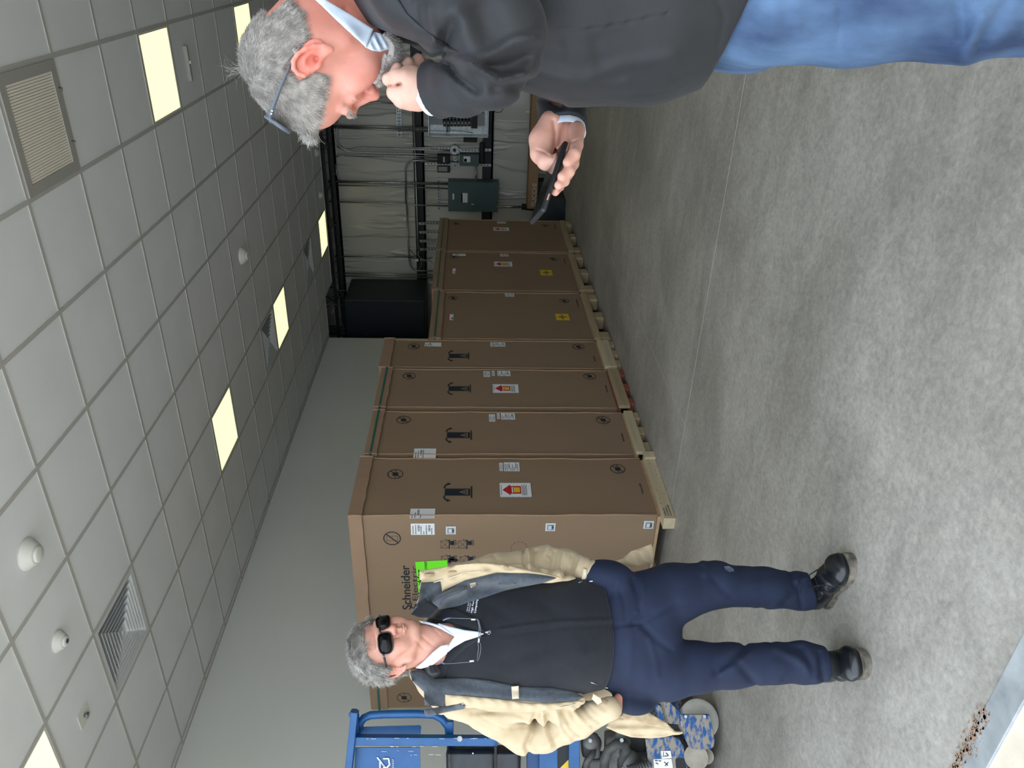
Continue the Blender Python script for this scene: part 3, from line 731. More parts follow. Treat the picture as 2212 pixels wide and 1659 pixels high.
def pallet(r, add, x0, x1, y0, y1, zb, style, seed):
    rnd = random.Random(seed)
    if style == 'skid':
        mb = MB(); mb.box((x0+.0, y0+.012, zb-.022), (x1, y1, zb-.001)); d = add('plywood_deck', mb, M_PLY)
        mb = MB(); mb.box((x0-.075, y0-.035, 0), (x1+.005, y0+.055, zb-.022), bev=.004); add('skid', mb, M_WOOD, d)
        mb = MB(); mb.box((x0-.075, (y0+y1)/2, 0), (x1+.005, (y0+y1)/2+.09, zb-.022), bev=.004); add('skid', mb, M_WOOD, d)
        mb = MB(); mb.box((x0-.0, y1-.1, 0), (x1+.005, y1, zb-.022), bev=.004); add('skid', mb, M_WOOD, d)
        mb = MB(); mb.box((x1-.06, y0-.055, 0), (x1+.02, y0-.036, zb*.8), bev=.003); add('block', mb, M_WOOD, d)
    elif style in ('plank', 'redplank'):
        mb = MB(); mb.box((x0, y0+.005, zb-.03), (x1, y1, zb-.001)); d = add('plywood_deck', mb, M_REDW if style == 'redplank' else M_PLY)
        mb = MB(); mb.box((x0+.005, y0-.025, .045), (x1-.005, y0+.004, zb-.012), bev=.003); add('front_plank', mb, M_WOOD if style == 'plank' else M_WOOD2, d)
        for k in range(3):
            xx = x0+.04+(x1-x0-.16)*k/2; mb = MB(); mb.box((xx, y0-.02, 0), (xx+.10, y1-.05, .05), bev=.006); add('runner', mb, M_REDW if style == 'redplank' else M_WOOD2, d)
    else:
        mb = MB(); mb.box((x0+.01, y0, zb-.02), (x1-.01, y1, zb-.001)); d = add('deck', mb, M_WOOD2)
        mb = MB(); mb.box((x0+.01, y0-.02, zb-.075), (x1-.01, y0+.05, zb-.008), bev=.004); add('front_plank', mb, M_WOOD2, d)
        for k in range(3):
            xx = x0+.02+(x1-x0-.20)*k/2; mb = MB(); mb.box((xx, y0-.015, .0), (xx+.15, y0+.12, zb-.07), bev=.018); add('block', mb, M_WOOD2, d)
            mb = MB(); mb.box((xx, y1-.12, .0), (xx+.15, y1, zb-.07), bev=.018); add('block', mb, M_WOOD2, d)
TALL = 'tall narrow cartons in the row'; WIDE = 'wide lower cartons at the far end of the row'
specs = [
 ('A', 3.956, 4.600, .100, 2.140, .090, 'skid', TALL, False, 'nearest tall carton, with big printed lettering on its side, behind the man in tan jacket'),
 ('B', 4.650, 5.235, .128, 2.118, .092, 'plank', TALL, True, 'second tall carton of the row, with a large white label and no arrow sticker'),
 ('C', 5.300, 5.935, .150, 2.120, .095, 'redplank', TALL, True, 'third tall carton of the row, with red arrow sticker and reddish plywood under it'),
 ('D', 5.965, 6.500, .165, 2.150, .095, 'plank', TALL, False, 'fourth tall carton of the row, narrowest, next to the lower wide cartons'),
 ('E', 6.530, 7.640, .178, 1.742, .115, 'block', WIDE, True, 'first lower wide carton, with a yellow sticker and no arrow sticker'),
 ('F', 7.690, 8.860, .180, 1.765, .115, 'block', WIDE, True, 'middle lower wide carton, with both arrow sticker and yellow sticker'),
 ('G', 8.900, 10.090, .165, 1.765, .115, 'block', WIDE, True, 'farthest wide carton, with arrow sticker and no yellow sticker'),
]
dec = {
 'A': dict(sym=[(853.9, 1024.2), (1334.4, 1012.8)], tip=(1063, 957, 1020), lab=[((1088, 999), (1123, 1018)), ((1078, 1000), (1087, 1017.5))], blank=[((887, 1099), (939, 1120))], arrow=((1079, 1043), (1149, 1074)), sten=(1385, 1055)),
 'B': dict(sym=[(871.7, 907), (1302.8, 907.4)], tip=(940, 962, 1019), lab=[((1082, 892.5), (1113, 906.5)), ((1073, 892.5), (1080, 905)), ((1056, 895), (1070, 911))], blank=[((895, 969), (941, 991))], sten=(1345, 945)),
 'C': dict(sym=[(883.9, 812), (1273.7, 812.9)], tip=(839.5, 966, 1017), lab=[((1074, 801), (1103, 812.5)), ((1062, 801), (1069, 812)), ((1044, 802), (1059, 814.5))], blank=[], arrow=((1064, 829.7), (1121, 849)), sten=(1310, 840)),
 'D': dict(sym=[(893.7, 748), (1249.6, 748.7)], tip=(768.7, 967, 1013.5), lab=[((1066, 739.5), (1092, 749)), ((1059, 739.5), (1065, 749))], blank=[((918, 740), (953, 748.5))], sten=(1284, 775)),
 'E': dict(sym=[(978.7, 643.4), (1218.7, 650)], lab=[((1090.6, 634), (1111, 641))], blank=[], yel=((1199, 678), (1231, 692)), rw=((969, 678.7), (979, 691.7)), sten=(1247, 655)),
 'F': dict(sym=[(980.7, 554.6), (1194.8, 559.9)], lab=[((1080, 548.5), (1098.7, 554))], blank=[((978, 548), (1006, 553))], arrow=((1067, 565), (1107, 576)), yel=((1166, 583), (1194, 595)), rw=((976, 580), (984, 591)), sten=(1220, 565)),
 'G': dict(sym=[(984.8, 483), (1178, 487.5)], lab=[((1074, 478.5), (1092.7, 483))], blank=[], arrow=((1065, 491), (1100, 499)), sten=(1199, 490)),
}
for i, (key, x0, x1, zb, zt, cap, style, grp, strap, label) in enumerate(specs):
    y0 = YF+.0; y1 = 4.50 if grp == TALL else 4.35
    r, body, add = carton('tall_carton' if grp == TALL else 'wide_carton', label, x0, x1, y0, y1, zb, zt, cap, grp, 40+i, strap)
    pallet(r, add, x0, x1, y0, y1, zb, style, 60+i)
    D = dec[key]; off = tuple(r.location)
    def S(nm, mats, fn): return sub(r, FR, nm, mats, fn, off)
    for c in D['sym']:
        q = fz(*c); rad = .053 if grp == TALL else .050; S('no_clamp_symbol', M_INK, lambda mb: no_clamp(FR, mb, q, rad))
    if 'tip' in D:
        yy, xa, xb = D['tip']; q0 = fz(xb, yy); q1 = fz(xa, yy); S('tipping_symbol', [M_INK, M_CARDE], lambda mb: tip_mark(FR, mb, (q0[0]+q1[0])/2, .075, q0[1], q1[1]))
    for k, (a, b) in enumerate(D['lab']): S('shipping_label', [M_WHITE, M_INK], lambda mb: paper(FR, mb, fz(*a), fz(*b), i*10+k))
    for a, b in D['blank']: S('shipping_label', [M_WHITE, M_INK], lambda mb: paper(FR, mb, fz(*a), fz(*b), i*10+7, True))
    if 'arrow' in D: S('arrow_sticker', [M_WHITE, M_INK, M_RED, M_YEL], lambda mb: tip_sticker(FR, mb, fz(*D['arrow'][0]), fz(*D['arrow'][1])))
    if 'yel' in D:
        a, b = fz(*D['yel'][0]), fz(*D['yel'][1])
        def fy(mb):
            s0, s1 = sorted((a[0], b[0])); t0, t1 = sorted((a[1], b[1])); FR.rect(mb, s0, t0, s1, t1, 0); c = ((s0+s1)/2, (t0+t1)/2); W, H = s1-s0, t1-t0
            FR.rect(mb, c[0]-W*.36, c[1]-H*.035, c[0]+W*.36, c[1]+H*.035, 1, h1=.0013)
            for s_ in (-1, 1):
                FR.line(mb, (c[0], c[1]+s_*H*.06), (c[0], c[1]+s_*H*.42), W*.035, 1, h1=.0013); FR.poly(mb, [(c[0]-W*.12, c[1]+s_*H*.22), (c[0]+W*.12, c[1]+s_*H*.22), (c[0], c[1]+s_*H*.1)], .0002, .0013, 1)
                FR.line(mb, (c[0]-W*.2, c[1]+s_*H*.1), (c[0]+W*.2, c[1]+s_*H*.1), W*.03, 1, h1=.0013)
        S('yellow_sticker', [M_YEL, M_INK], fy)
    if 'rw' in D:
        a, b = fz(*D['rw'][0]), fz(*D['rw'][1])
        def fr_(mb):
            s0, s1 = sorted((a[0], b[0])); t0, t1 = sorted((a[1], b[1])); FR.rect(mb, s0, t0, s1, t1, 0); FR.rect(mb, s0, t1-(t1-t0)*.2, s1, t1, 1, h1=.0012); FR.rect(mb, s0+(s1-s0)*.15, t0+(t1-t0)*.1, s0+(s1-s0)*.45, t0+(t1-t0)*.35, 2, h1=.0012)
        S('red_white_label', [M_WHITE, M_RED, M_INK], fr_)
    q = fz(*D['sten']); w_ = (x1-x0)*.09
    def fs_(mb):
        rnd = random.Random(i); s = q[0]-w_
        while s < q[0]+w_: FR.rect(mb, s, q[1]-.006, s+.0035, q[1]+.006*rnd.choice((1, .4, .8))); s += .008
    S('stencil_line', M_INK, fs_)
    if key == 'A':
        RA, ADDA = r, add
        XA = x0+.0035; FE = Face((XA, 0, 0), (0, -1, 0), (0, 0, 1), (-1, 0, 0))
        def ez(x, y):
            p = on(x, y, 0, XA); return np.array([-p[1], p[2]])
        E_ = lambda nm, mats, fn: sub(r, FE, nm, mats, fn, off)
        a, b = ez(887, 1131), ez(939, 1155); E_('shipping_label', [M_WHITE, M_INK], lambda mb: paper(FE, mb, a, b, 77))
        def nostack(mb):
            c = ez(847, 1163); R_ = .055; FE.ring(mb, c, R_, .007); FE.line(mb, (c[0]-R_*.7, c[1]-R_*.7), (c[0]+R_*.7, c[1]+R_*.7), .007)
            FE.path(mb, [(c[0]-.02, c[1]-.035), (c[0]-.02, c[1]+.0), (c[0]+.02, c[1]+.0), (c[0]+.02, c[1]-.035), (c[0]-.02, c[1]-.035)], .002); FE.path(mb, [(c[0]-.02, c[1]+.008), (c[0]-.02, c[1]+.035), (c[0]+.02, c[1]+.035), (c[0]+.02, c[1]+.008)], .002)
        E_('no_stacking_symbol', M_INK, nostack)
        M_CAPW = mat('handle_white', (206, 212, 218), None, 5, .45)
        for (hx, hy) in ((974, 1145), (1189, 1138), (1401, 1133)):
            c = ez(hx, hy)
            mb = MB(); p = FE.p(c[0], c[1]); mb.box((p[0]-.006, p[1]-.034, p[2]-.034), (p[0], p[1]+.034, p[2]+.034), bev=.004); h_ = add('corner_lock', mb, M_CAPW)
            mb = MB(); mb.box((p[0]-.0075, p[1]-.022, p[2]-.022), (p[0]-.0055, p[1]+.022, p[2]+.022)); add('lock_recess', mb, M_GALV, h_)
            mb = MB(); mb.box((p[0]-.010, p[1]-.016, p[2]-.006), (p[0]-.0075, p[1]+.016, p[2]+.016)); mb.box((p[0]-.011, p[1]-.004, p[2]-.018), (p[0]-.0075, p[1]+.004, p[2]-.012), 1); add('lock_tab', mb, [M_CAPW, M_INK], h_)
        # lifting pictograms: crate with crossed ropes over a lift truck
        def picto(c, v):
            def fn(mb):
                W = .032; x_, z_ = c
                FE.path(mb, [(x_-W, z_+.004), (x_-W, z_+.058), (x_+W, z_+.058), (x_+W, z_+.004), (x_-W, z_+.004)], .0022)
                FE.line(mb, (x_-W, z_+.004), (x_+W, z_+.058), .0018); FE.line(mb, (x_-W, z_+.058), (x_+W, z_+.004), .0018)
                FE.line(mb, (x_-W-.01, z_), (x_+W+.012, z_), .005); FE.rect(mb, x_-.004, z_-.03, x_+.03, z_-.004)
                FE.ring(mb, (x_+.002, z_-.036), .009, .004, n=12); FE.ring(mb, (x_+.028, z_-.036), .009, .004, n=12); FE.line(mb, (x_+.032, z_-.004), (x_+.044, z_+.03), .003)
                for k in range(4): FE.line(mb, (x_-.004+k*.009, z_-.03), (x_-.004+k*.009, z_+.0), .0015, 0)
                if v == 1: FE.path(mb, [(x_-.03, z_+.06), (x_-.03, z_+.1), (x_+.012, z_+.1), (x_+.012, z_+.06)], .002)
                if v == 2: FE.poly(mb, [(x_-.012, z_+.09), (x_+.012, z_+.09), (x_+.02, z_+.14), (x_-.02, z_+.14)]); FE.poly(mb, [(x_-.02, z_+.09), (x_+.02, z_+.09), (x_, z_+.066)])
            E_('lifting_pictogram', M_INK, fn)
        for (px, py, v) in ((971, 1176, 0), (1009, 1176, 1), (972, 1209, 0), (1012, 1210, 2), (973, 1243, 0), (1012, 1243, 1)): picto(ez(px, py), v)
        E_('dashed_circle', M_INK, lambda mb: FE.ring(mb, ez(1121, 1184), .055, .003, n=26, gap=True))
        # big lettering; its width runs between two measured points
        p0, p1 = ez(888, 1317), ez(888, 1221); H_ = abs(ez(871, 1270)[1]-ez(888, 1270)[1])
        o_ = place_text('maker_lettering', 'Schneider', H_/.73, face_matrix(FE, p0[0], p0[1], off), M_INK, r, bold=.0009)
        w0 = o_.dimensions[0] or 1; w0 = max(v.co.x for v in o_.data.vertices); o_.matrix_local = face_matrix(FE, p0[0], p0[1], off) @ Matrix.Diagonal(((p1[0]-p0[0])/w0, 1.15, 1, 1))
        p0, p1 = ez(903, 1299), ez(903, 1222); H_ = abs(ez(892, 1270)[1]-ez(903, 1270)[1])
        o_ = place_text('maker_lettering', 'Electric', H_/.73, face_matrix(FE, p0[0], p0[1], off), M_INK, r, bold=-.0002)
        w0 = max(v.co.x for v in o_.data.vertices); o_.matrix_local = face_matrix(FE, p0[0], p0[1], off) @ Matrix.Diagonal(((p1[0]-p0[0])/w0, 1.15, 1, 1))
        def emblem(mb):
            c = ez(897, 1309); R_ = .030
            FE.path(mb, [(c[0]+R_*.9, c[1]+R_*.75), (c[0]+R_*.2, c[1]+R_), (c[0]-R_*.7, c[1]+R_*.7), (c[0]-R_*.6, c[1]+.2*R_), (c[0]+R_*.5, c[1]-R_*.1), (c[0]+R_*.6, c[1]-R_*.65), (c[0]-R_*.2, c[1]-R_), (c[0]-R_*.9, c[1]-R_*.7)], .009)
            for k in range(3): FE.line(mb, (c[0]-R_*1.1, c[1]-R_*(.1+.3*k)), (c[0]-R_*.2, c[1]-R_*(.1+.3*k)), .003)
        E_('maker_emblem', M_INK, emblem)
        # crease across the board
        E_('board_crease', M_CARDE, lambda mb: FE.line(mb, ez(797, 1226), ez(880, 1222), .0025))
        # green sheet taped on, a thing of its own
        c4 = [(897, 1213), (966, 1209), (975, 1308), (908, 1312)]
        rg = thing('paper_notice', 'bright green paper notice with black handwriting, taped to the nearest carton', 'paper', on(930, 1260, 0, XA-.004))
        o0 = tuple(rg.location)
        q = [FE.p(*ez(x, y), .003) for x, y in c4]; mb = MB(); mb.prism(q, FE.n, .0008); mb.v = [(a-o0[0], b-o0[1], c-o0[2]) for a, b, c in mb.v]; mb.build('sheet', M_GRN, rg)
        p0 = ez(918, 1303)
        M_HAND = mat('marker_ink', (16, 60, 22), None, 5, .7)
        for (tx, px, py, ex, hh, bold) in (('Schneider', 915, 1300, 1229, 10, .0015), ('320 0988', 924, 1246, 1212, 5, .0), ('TTU', 950, 1285, 1262, 12, .001)):
            p0, p1 = ez(px, py), ez(px, ex); H_ = hh*.0034; M_ = face_matrix(FE, p0[0], p0[1], o0, .02, h=.0048)
            if tx == 'TTU': continue
            o_ = place_text('handwriting', tx, H_/.7, M_, M_HAND, rg, bold=bold, shear=.3); w0 = max(v.co.x for v in o_.data.vertices); o_.matrix_local = M_ @ Matrix.Diagonal(((p1[0]-p0[0])/w0, 1, 1, 1))
# printed marks on the nearest skid
def st(mb):
    rnd = random.Random(5)
    F2 = Face((0, YF-.0352, 0), (1, 0, 0), (0, 0, 1), (0, -1, 0))
    for row in range(3):
        s = 3.91
        while s < 4.02-.02*row: F2.rect(mb, s, .022+.018*row, s+.004, .022+.018*row+.009*rnd.choice((1, .6, .8))); s += .0075
    for k in range(14): F2.ring(mb, (4.0+k*.045+rnd.uniform(-.01, .01), rnd.uniform(.01, .07)), .003*rnd.uniform(.3, 1), .002, n=6)
sub(RA, FR, 'stencil_line', M_INK, st, tuple(RA.location))
# carton of the second row, seen between the man and the lift
FB = Face((4.085, 0, 0), (0, -1, 0), (0, 0, 1), (-1, 0, 0))
r = thing('tall_carton', 'tall carton turned sideways between the man in tan jacket and the lift', 'carton', (4.5, 5.04, 0), 0, TALL); off = tuple(r.location)
mb = MB(); mb.box((4.085, 4.70, .14), (5.2, 5.36, 2.08), bev=.004); body = inp(r, mb).build('carton_body', M_CARD, r)
mb = MB(); mb.box((4.073, 4.69, 1.99), (5.21, 5.372, 2.125), bev=.004); inp(r, mb).build('lid', M_LID, r)
mb = MB(); mb.box((4.068, 4.69, 2.05), (4.073, 5.376, 2.066)); inp(r, mb).build('strap', M_STRAP, r)
mb = MB(); mb.tube([(4.086, 5.357, .14), (4.083, 5.36, 1.0), (4.086, 5.357, 1.99)], .007, 6); inp(r, mb).build('corner_edge', M_CARDE, body)
p = on(873, 1507, 0, 4.085); sub(r, FB, 'no_clamp_symbol', M_INK, lambda mb: no_clamp(FB, mb, (-p[1], p[2]), .055), off)
mb = MB(); mb.box((4.07, 4.70, 0), (5.2, 4.80, .12), bev=.003); inp(r, mb).build('skid', M_WOOD2, r)
mb = MB(); mb.box((4.07, 5.24, 0), (5.2, 5.34, .12), bev=.003); inp(r, mb).build('skid', M_WOOD2, r)
mb = MB(); mb.box((4.08, 4.70, .12), (5.2, 5.36, .138)); inp(r, mb).build('plywood_deck', M_PLY, r)
# ================================================================== sculpting by smooth-blended volumes
class Sculpt:
    def __init__(s): s.ops = []; s.disp = []
    def add(s, fn, c, r, k=.01, mode='u'): s.ops.append((fn, np.array(c, float), float(r), k, mode)); return s
    def cone(s, a, b, ra, rb, k=.01, mode='u'):
        a, b = np.array(a, float), np.array(b, float); ba = b-a; L2 = max(1e-12, ba@ba)
        def fn(P):
            t = np.clip((P-a)@ba/L2, 0, 1); return np.linalg.norm(P-a-t[:, None]*ba, axis=1)-(ra+(rb-ra)*t)
        return s.add(fn, (a+b)/2, math.sqrt(L2)/2+max(ra, rb), k, mode)
    def chain(s, pts, k=.01, mode='u'):
        """pts: list of (point, radius)"""
        for (a, ra), (b, rb) in zip(pts[:-1], pts[1:]): s.cone(a, b, ra, rb, k, mode)
        return s
    def ell(s, c, r, R=None, k=.01, mode='u'):
        c = np.array(c, float); r = np.array(r, float) if np.ndim(r) else np.array([r]*3, float); R = None if R is None else np.array(R, float)
        def fn(P):
            q = P-c
            if R is not None: q = q@R
            k0 = np.linalg.norm(q/r, axis=1); k1 = np.linalg.norm(q/r**2, axis=1); return k0*(k0-1)/np.maximum(k1, 1e-9)
        return s.add(fn, c, r.max(), k, mode)
    def ecyl(s, pts, w, k=.02, mode='u'):
        """limb with elliptical section. pts: (point, r_along_w, r_across); w: wide direction"""
        w = np.array(w, float); w /= np.linalg.norm(w)
        for (a, wa, na), (b, wb, nb) in zip(pts[:-1], pts[1:]):
            a, b = np.array(a, float), np.array(b, float)
            def fn(P, a=a, b=b, wa=wa, na=na, wb=wb, nb=nb):
                ba = b-a; L2 = ba@ba; t = np.clip((P-a)@ba/L2, 0, 1); q = P-a-t[:, None]*ba
                qw = q@w; qn = np.sqrt(np.maximum(0, (q*q).sum(1)-qw*qw)); rw = wa+(wb-wa)*t; rn = na+(nb-na)*t
                k0 = np.sqrt((qw/rw)**2+(qn/rn)**2); k1 = np.sqrt((qw/rw**2)**2+(qn/rn**2)**2); return k0*(k0-1)/np.maximum(k1, 1e-9)
            s.add(fn, (a+b)/2, np.linalg.norm(b-a)/2+max(wa, wb, na, nb), k, mode)
        return s
    def box(s, c, h, R=None, rnd=.004, k=.005, mode='u'):
        c = np.array(c, float); h = np.array(h, float)-rnd; R = None if R is None else np.array(R, float)
        def fn(P):
            q = P-c
            if R is not None: q = q@R
            q = np.abs(q)-h; return np.linalg.norm(np.maximum(q, 0), axis=1)+np.minimum(q.max(1), 0)-rnd
        return s.add(fn, c, np.linalg.norm(h)+rnd, k, mode)
    def cut(s, fn, c=(0, 0, 0), r=50.0, k=.003): return s.add(fn, c, r, k, 's')
    def ev(s, P, ops=None):
        d = np.full(len(P), 9.0)
        for fn, c, r, k, mode in (s.ops if ops is None else ops):
            e = fn(P)
            if mode == 'u':
                h = np.clip(.5+.5*(d-e)/k, 0, 1); d = d*(1-h)+e*h-k*h*(1-h)
            elif mode == 's':
                h = np.clip(.5-.5*(d+e)/k, 0, 1); d = d*(1-h)-e*h+k*h*(1-h)
            elif mode == 'i':
                h = np.clip(.5-.5*(e-d)/k, 0, 1); d = e*(1-h)+d*h+k*h*(1-h)
        for f in s.disp: d = d+f(P)
        return d
    def mesh(s, h, pad=.012):
        lo = np.min([c-r for f, c, r, k, m in s.ops if m == 'u'], axis=0)-pad; hi = np.max([c+r for f, c, r, k, m in s.ops if m == 'u'], axis=0)+pad
        B = 8; nb = np.ceil((hi-lo)/(h*B)).astype(int); n = nb*B+1
        G = np.full(tuple(n), 1.0, np.float32); hd = h*B*.87
        for bi in range(nb[0]):
            jj, kk = np.meshgrid(np.arange(nb[1]), np.arange(nb[2]), indexing='ij'); jj = jj.ravel(); kk = kk.ravel()
            cc = lo+h*B*(np.stack([np.full_like(jj, bi), jj, kk], 1)+.5); dc = s.ev(cc)
            for j, k_, c, d0 in zip(jj, kk, cc, dc):
                sl = (slice(bi*B, bi*B+B+1), slice(j*B, j*B+B+1), slice(k_*B, k_*B+B+1))
                if abs(d0) > hd*1.15+.014:
                    if d0 < 0: G[sl] = np.minimum(G[sl], -1.0)
                    continue
                ops = [o for o in s.ops if np.linalg.norm(o[1]-c)-o[2] < hd+o[3]+.03 or o[4] == 'i']
                if not ops: continue
                ax = [lo[q]+h*np.arange((bi, j, k_)[q]*B, (bi, j, k_)[q]*B+B+1) for q in range(3)]
                P = np.stack(np.meshgrid(*ax, indexing='ij'), -1).reshape(-1, 3); G[sl] = s.ev(P, ops).reshape(B+1, B+1, B+1)
        return surface_nets(G, lo, h)
def surface_nets(G, lo, h):
    S = G < 0; n = np.array(G.shape)
    c = np.zeros(tuple(n-1), np.int8)
    for a in (0, 1):
        for b in (0, 1):
            for d in (0, 1): c += S[a:n[0]-1+a, b:n[1]-1+b, d:n[2]-1+d]
    act = np.argwhere((c > 0) & (c < 8)); idx = np.full(tuple(n-1), -1, np.int32); idx[tuple(act.T)] = np.arange(len(act))
    acc = np.zeros((len(act), 3)); cnt = np.zeros(len(act))
    for ax in range(3):
        o1, o2 = [q for q in range(3) if q != ax]
        for a in (0, 1):
            for b in (0, 1):
                p = act.copy(); p[:, o1] += a; p[:, o2] += b; q = p.copy(); q[:, ax] += 1
                v0 = G[tuple(p.T)]; v1 = G[tuple(q.T)]; m = (v0 < 0) != (v1 < 0)
                t = np.where(m, v0/np.where(m, v0-v1, 1), 0); pt = p.astype(float); pt[:, ax] += t
                acc += pt*m[:, None]; cnt += m
    V = lo+h*acc/cnt[:, None]; F = []
    for ax in range(3):
        o1, o2 = (ax+1) % 3, (ax+2) % 3
        sl0 = [slice(None)]*3; sl1 = [slice(None)]*3; sl0[ax] = slice(0, -1); sl1[ax] = slice(1, None)
        for q in (o1, o2): sl0[q] = slice(1, -1); sl1[q] = slice(1, -1)
        A, Bq = S[tuple(sl0)], S[tuple(sl1)]; e = np.argwhere(A != Bq)
        e2 = e.copy(); e2[:, o1] += 1; e2[:, o2] += 1
        flip = A[tuple(e.T)]
        def ci(d1, d2):
            p = e2.copy(); p[:, o1] += d1; p[:, o2] += d2; return idx[tuple(p.T)]
        a, b, c_, d = ci(-1, -1), ci(0, -1), ci(0, 0), ci(-1, 0)
        Q = np.stack([a, b, c_, d], 1); Q[~flip] = Q[~flip][:, ::-1]; F.append(Q)
    F = np.concatenate(F); F = F[(F >= 0).all(1)]
    return V, F
class Frame:
    """a figure's own axes: x down the body, y to the figure's front, z into the room, set at one measured point"""
    def __init__(f, x, y, d):
        f.O = at(x, y, d); f.R = np.stack([-UP, -RT, FW], 1)
    def L(f, x, y, d): return (at(x, y, d)-f.O)@f.R
    def W(f, P): return np.asarray(P)@f.R.T+f.O
    def toL(f, P): return (np.asarray(P)-f.O)@f.R
    def px(f, P):
        """where local points fall on the picture"""
        q = f.W(P)-CAMP; z = q@FW; return 1106-FPX*(q@UP)/z, 829.5-FPX*(q@RT)/z
def mesh_obj(name, V, F, m, parent=None, origin=(0, 0, 0), smooth=True, tint=None):
    V = np.asarray(V, float)-np.asarray(origin, float); F = np.asarray(F)
    me = bpy.data.meshes.new(name); me.vertices.add(len(V)); me.vertices.foreach_set('co', V.ravel().astype(np.float32))
    k = F.shape[1]; me.loops.add(F.size); me.loops.foreach_set('vertex_index', F.ravel().astype(np.int32))
    me.polygons.add(len(F)); me.polygons.foreach_set('loop_start', np.arange(0, F.size, k, dtype=np.int32)); me.polygons.foreach_set('loop_total', np.full(len(F), k, np.int32))
    me.update(); me.validate(); me.polygons.foreach_set('use_smooth', [smooth]*len(me.polygons))
    if tint is not None:
        a = me.color_attributes.new('tint', 'FLOAT_COLOR', 'POINT'); a.data.foreach_set('color', np.concatenate([tint, np.ones((len(tint), 1))], 1).ravel().astype(np.float32))
    return link(name, me, m, parent)
def relax(V, F, it=1, f=.5):
    V = V.copy()
    E = np.concatenate([F[:, [0, 1]], F[:, [1, 2]], F[:, [2, 3]], F[:, [3, 0]]])
    for _ in range(it):
        A = np.zeros_like(V); n = np.zeros(len(V)); np.add.at(A, E[:, 0], V[E[:, 1]]); np.add.at(A, E[:, 1], V[E[:, 0]]); np.add.at(n, E[:, 0], 1); np.add.at(n, E[:, 1], 1)
        V = V*(1-f)+A/np.maximum(n, 1)[:, None]*f
    return V
def noise3(P, scale, seed=0):
    """cheap smooth noise from a few sines"""
    r = np.random.RandomState(seed); out = 0
    for k in range(6):
        w = r.normal(size=3)*scale; out = out+np.sin(P@w+r.uniform(0, 6.28))
    return out/6
def folds(fr, lst):
    """lst: (pixel polyline, width m, height m); ridges (+) and creases (-) on the side that faces the picture"""
    segs = []
    for j, (pts, w, h) in enumerate(lst):
        for a, b in zip(pts[:-1], pts[1:]): segs.append((np.array(a, float), np.array(b, float), w, h, j))
    def f(P):
        X, Y = fr.px(P); q = np.stack([X, Y], 1); z = (fr.W(P)-CAMP)@FW; best = {}
        for a, b, w, h, j in segs:
            ba = b-a; t = np.clip((q-a)@ba/(ba@ba), 0, 1); d = np.linalg.norm(q-a-t[:, None]*ba, axis=1)*z/FPX
            best[j] = (np.minimum(best[j][0], d), w, h) if j in best else (d, w, h)
        out = np.zeros(len(P))
        for d, w, h in best.values(): out = out-h*np.exp(-(d/w)**2)
        return out
    return f
def bvh_of(V, F): return BVHTree.FromPolygons([tuple(v) for v in V], [tuple(int(i) for i in f) for f in F])
def comb(*pairs):
    V = []; F = []; k = 0
    for v, f in pairs: V.append(v); F.append(np.asarray(f)+k); k += len(v)
    return bvh_of(np.concatenate(V), np.concatenate(F))
def inside(poly, X, Y):
    r = np.zeros(len(X), bool); n = len(poly)
    for i in range(n):
        (x1, y1), (x2, y2) = poly[i], poly[(i+1) % n]
        c = ((y1 > Y) != (y2 > Y)) & (X < (x2-x1)*(Y-y1)/((y2-y1) if y2 != y1 else 1e-9)+x1); r ^= c
    return r
def edge_dist(poly, X, Y):
    q = np.stack([X, Y], 1); d = np.full(len(X), 1e9); n = len(poly); cl = np.zeros((len(X), 2))
    for i in range(n):
        a, b = np.array(poly[i], float), np.array(poly[(i+1) % n], float); ba = b-a; t = np.clip((q-a)@ba/max(1e-9, ba@ba), 0, 1); p = a+t[:, None]*ba; e = np.linalg.norm(q-p, axis=1)
        m = e < d; d[m] = e[m]; cl[m] = p[m]
    return d, cl
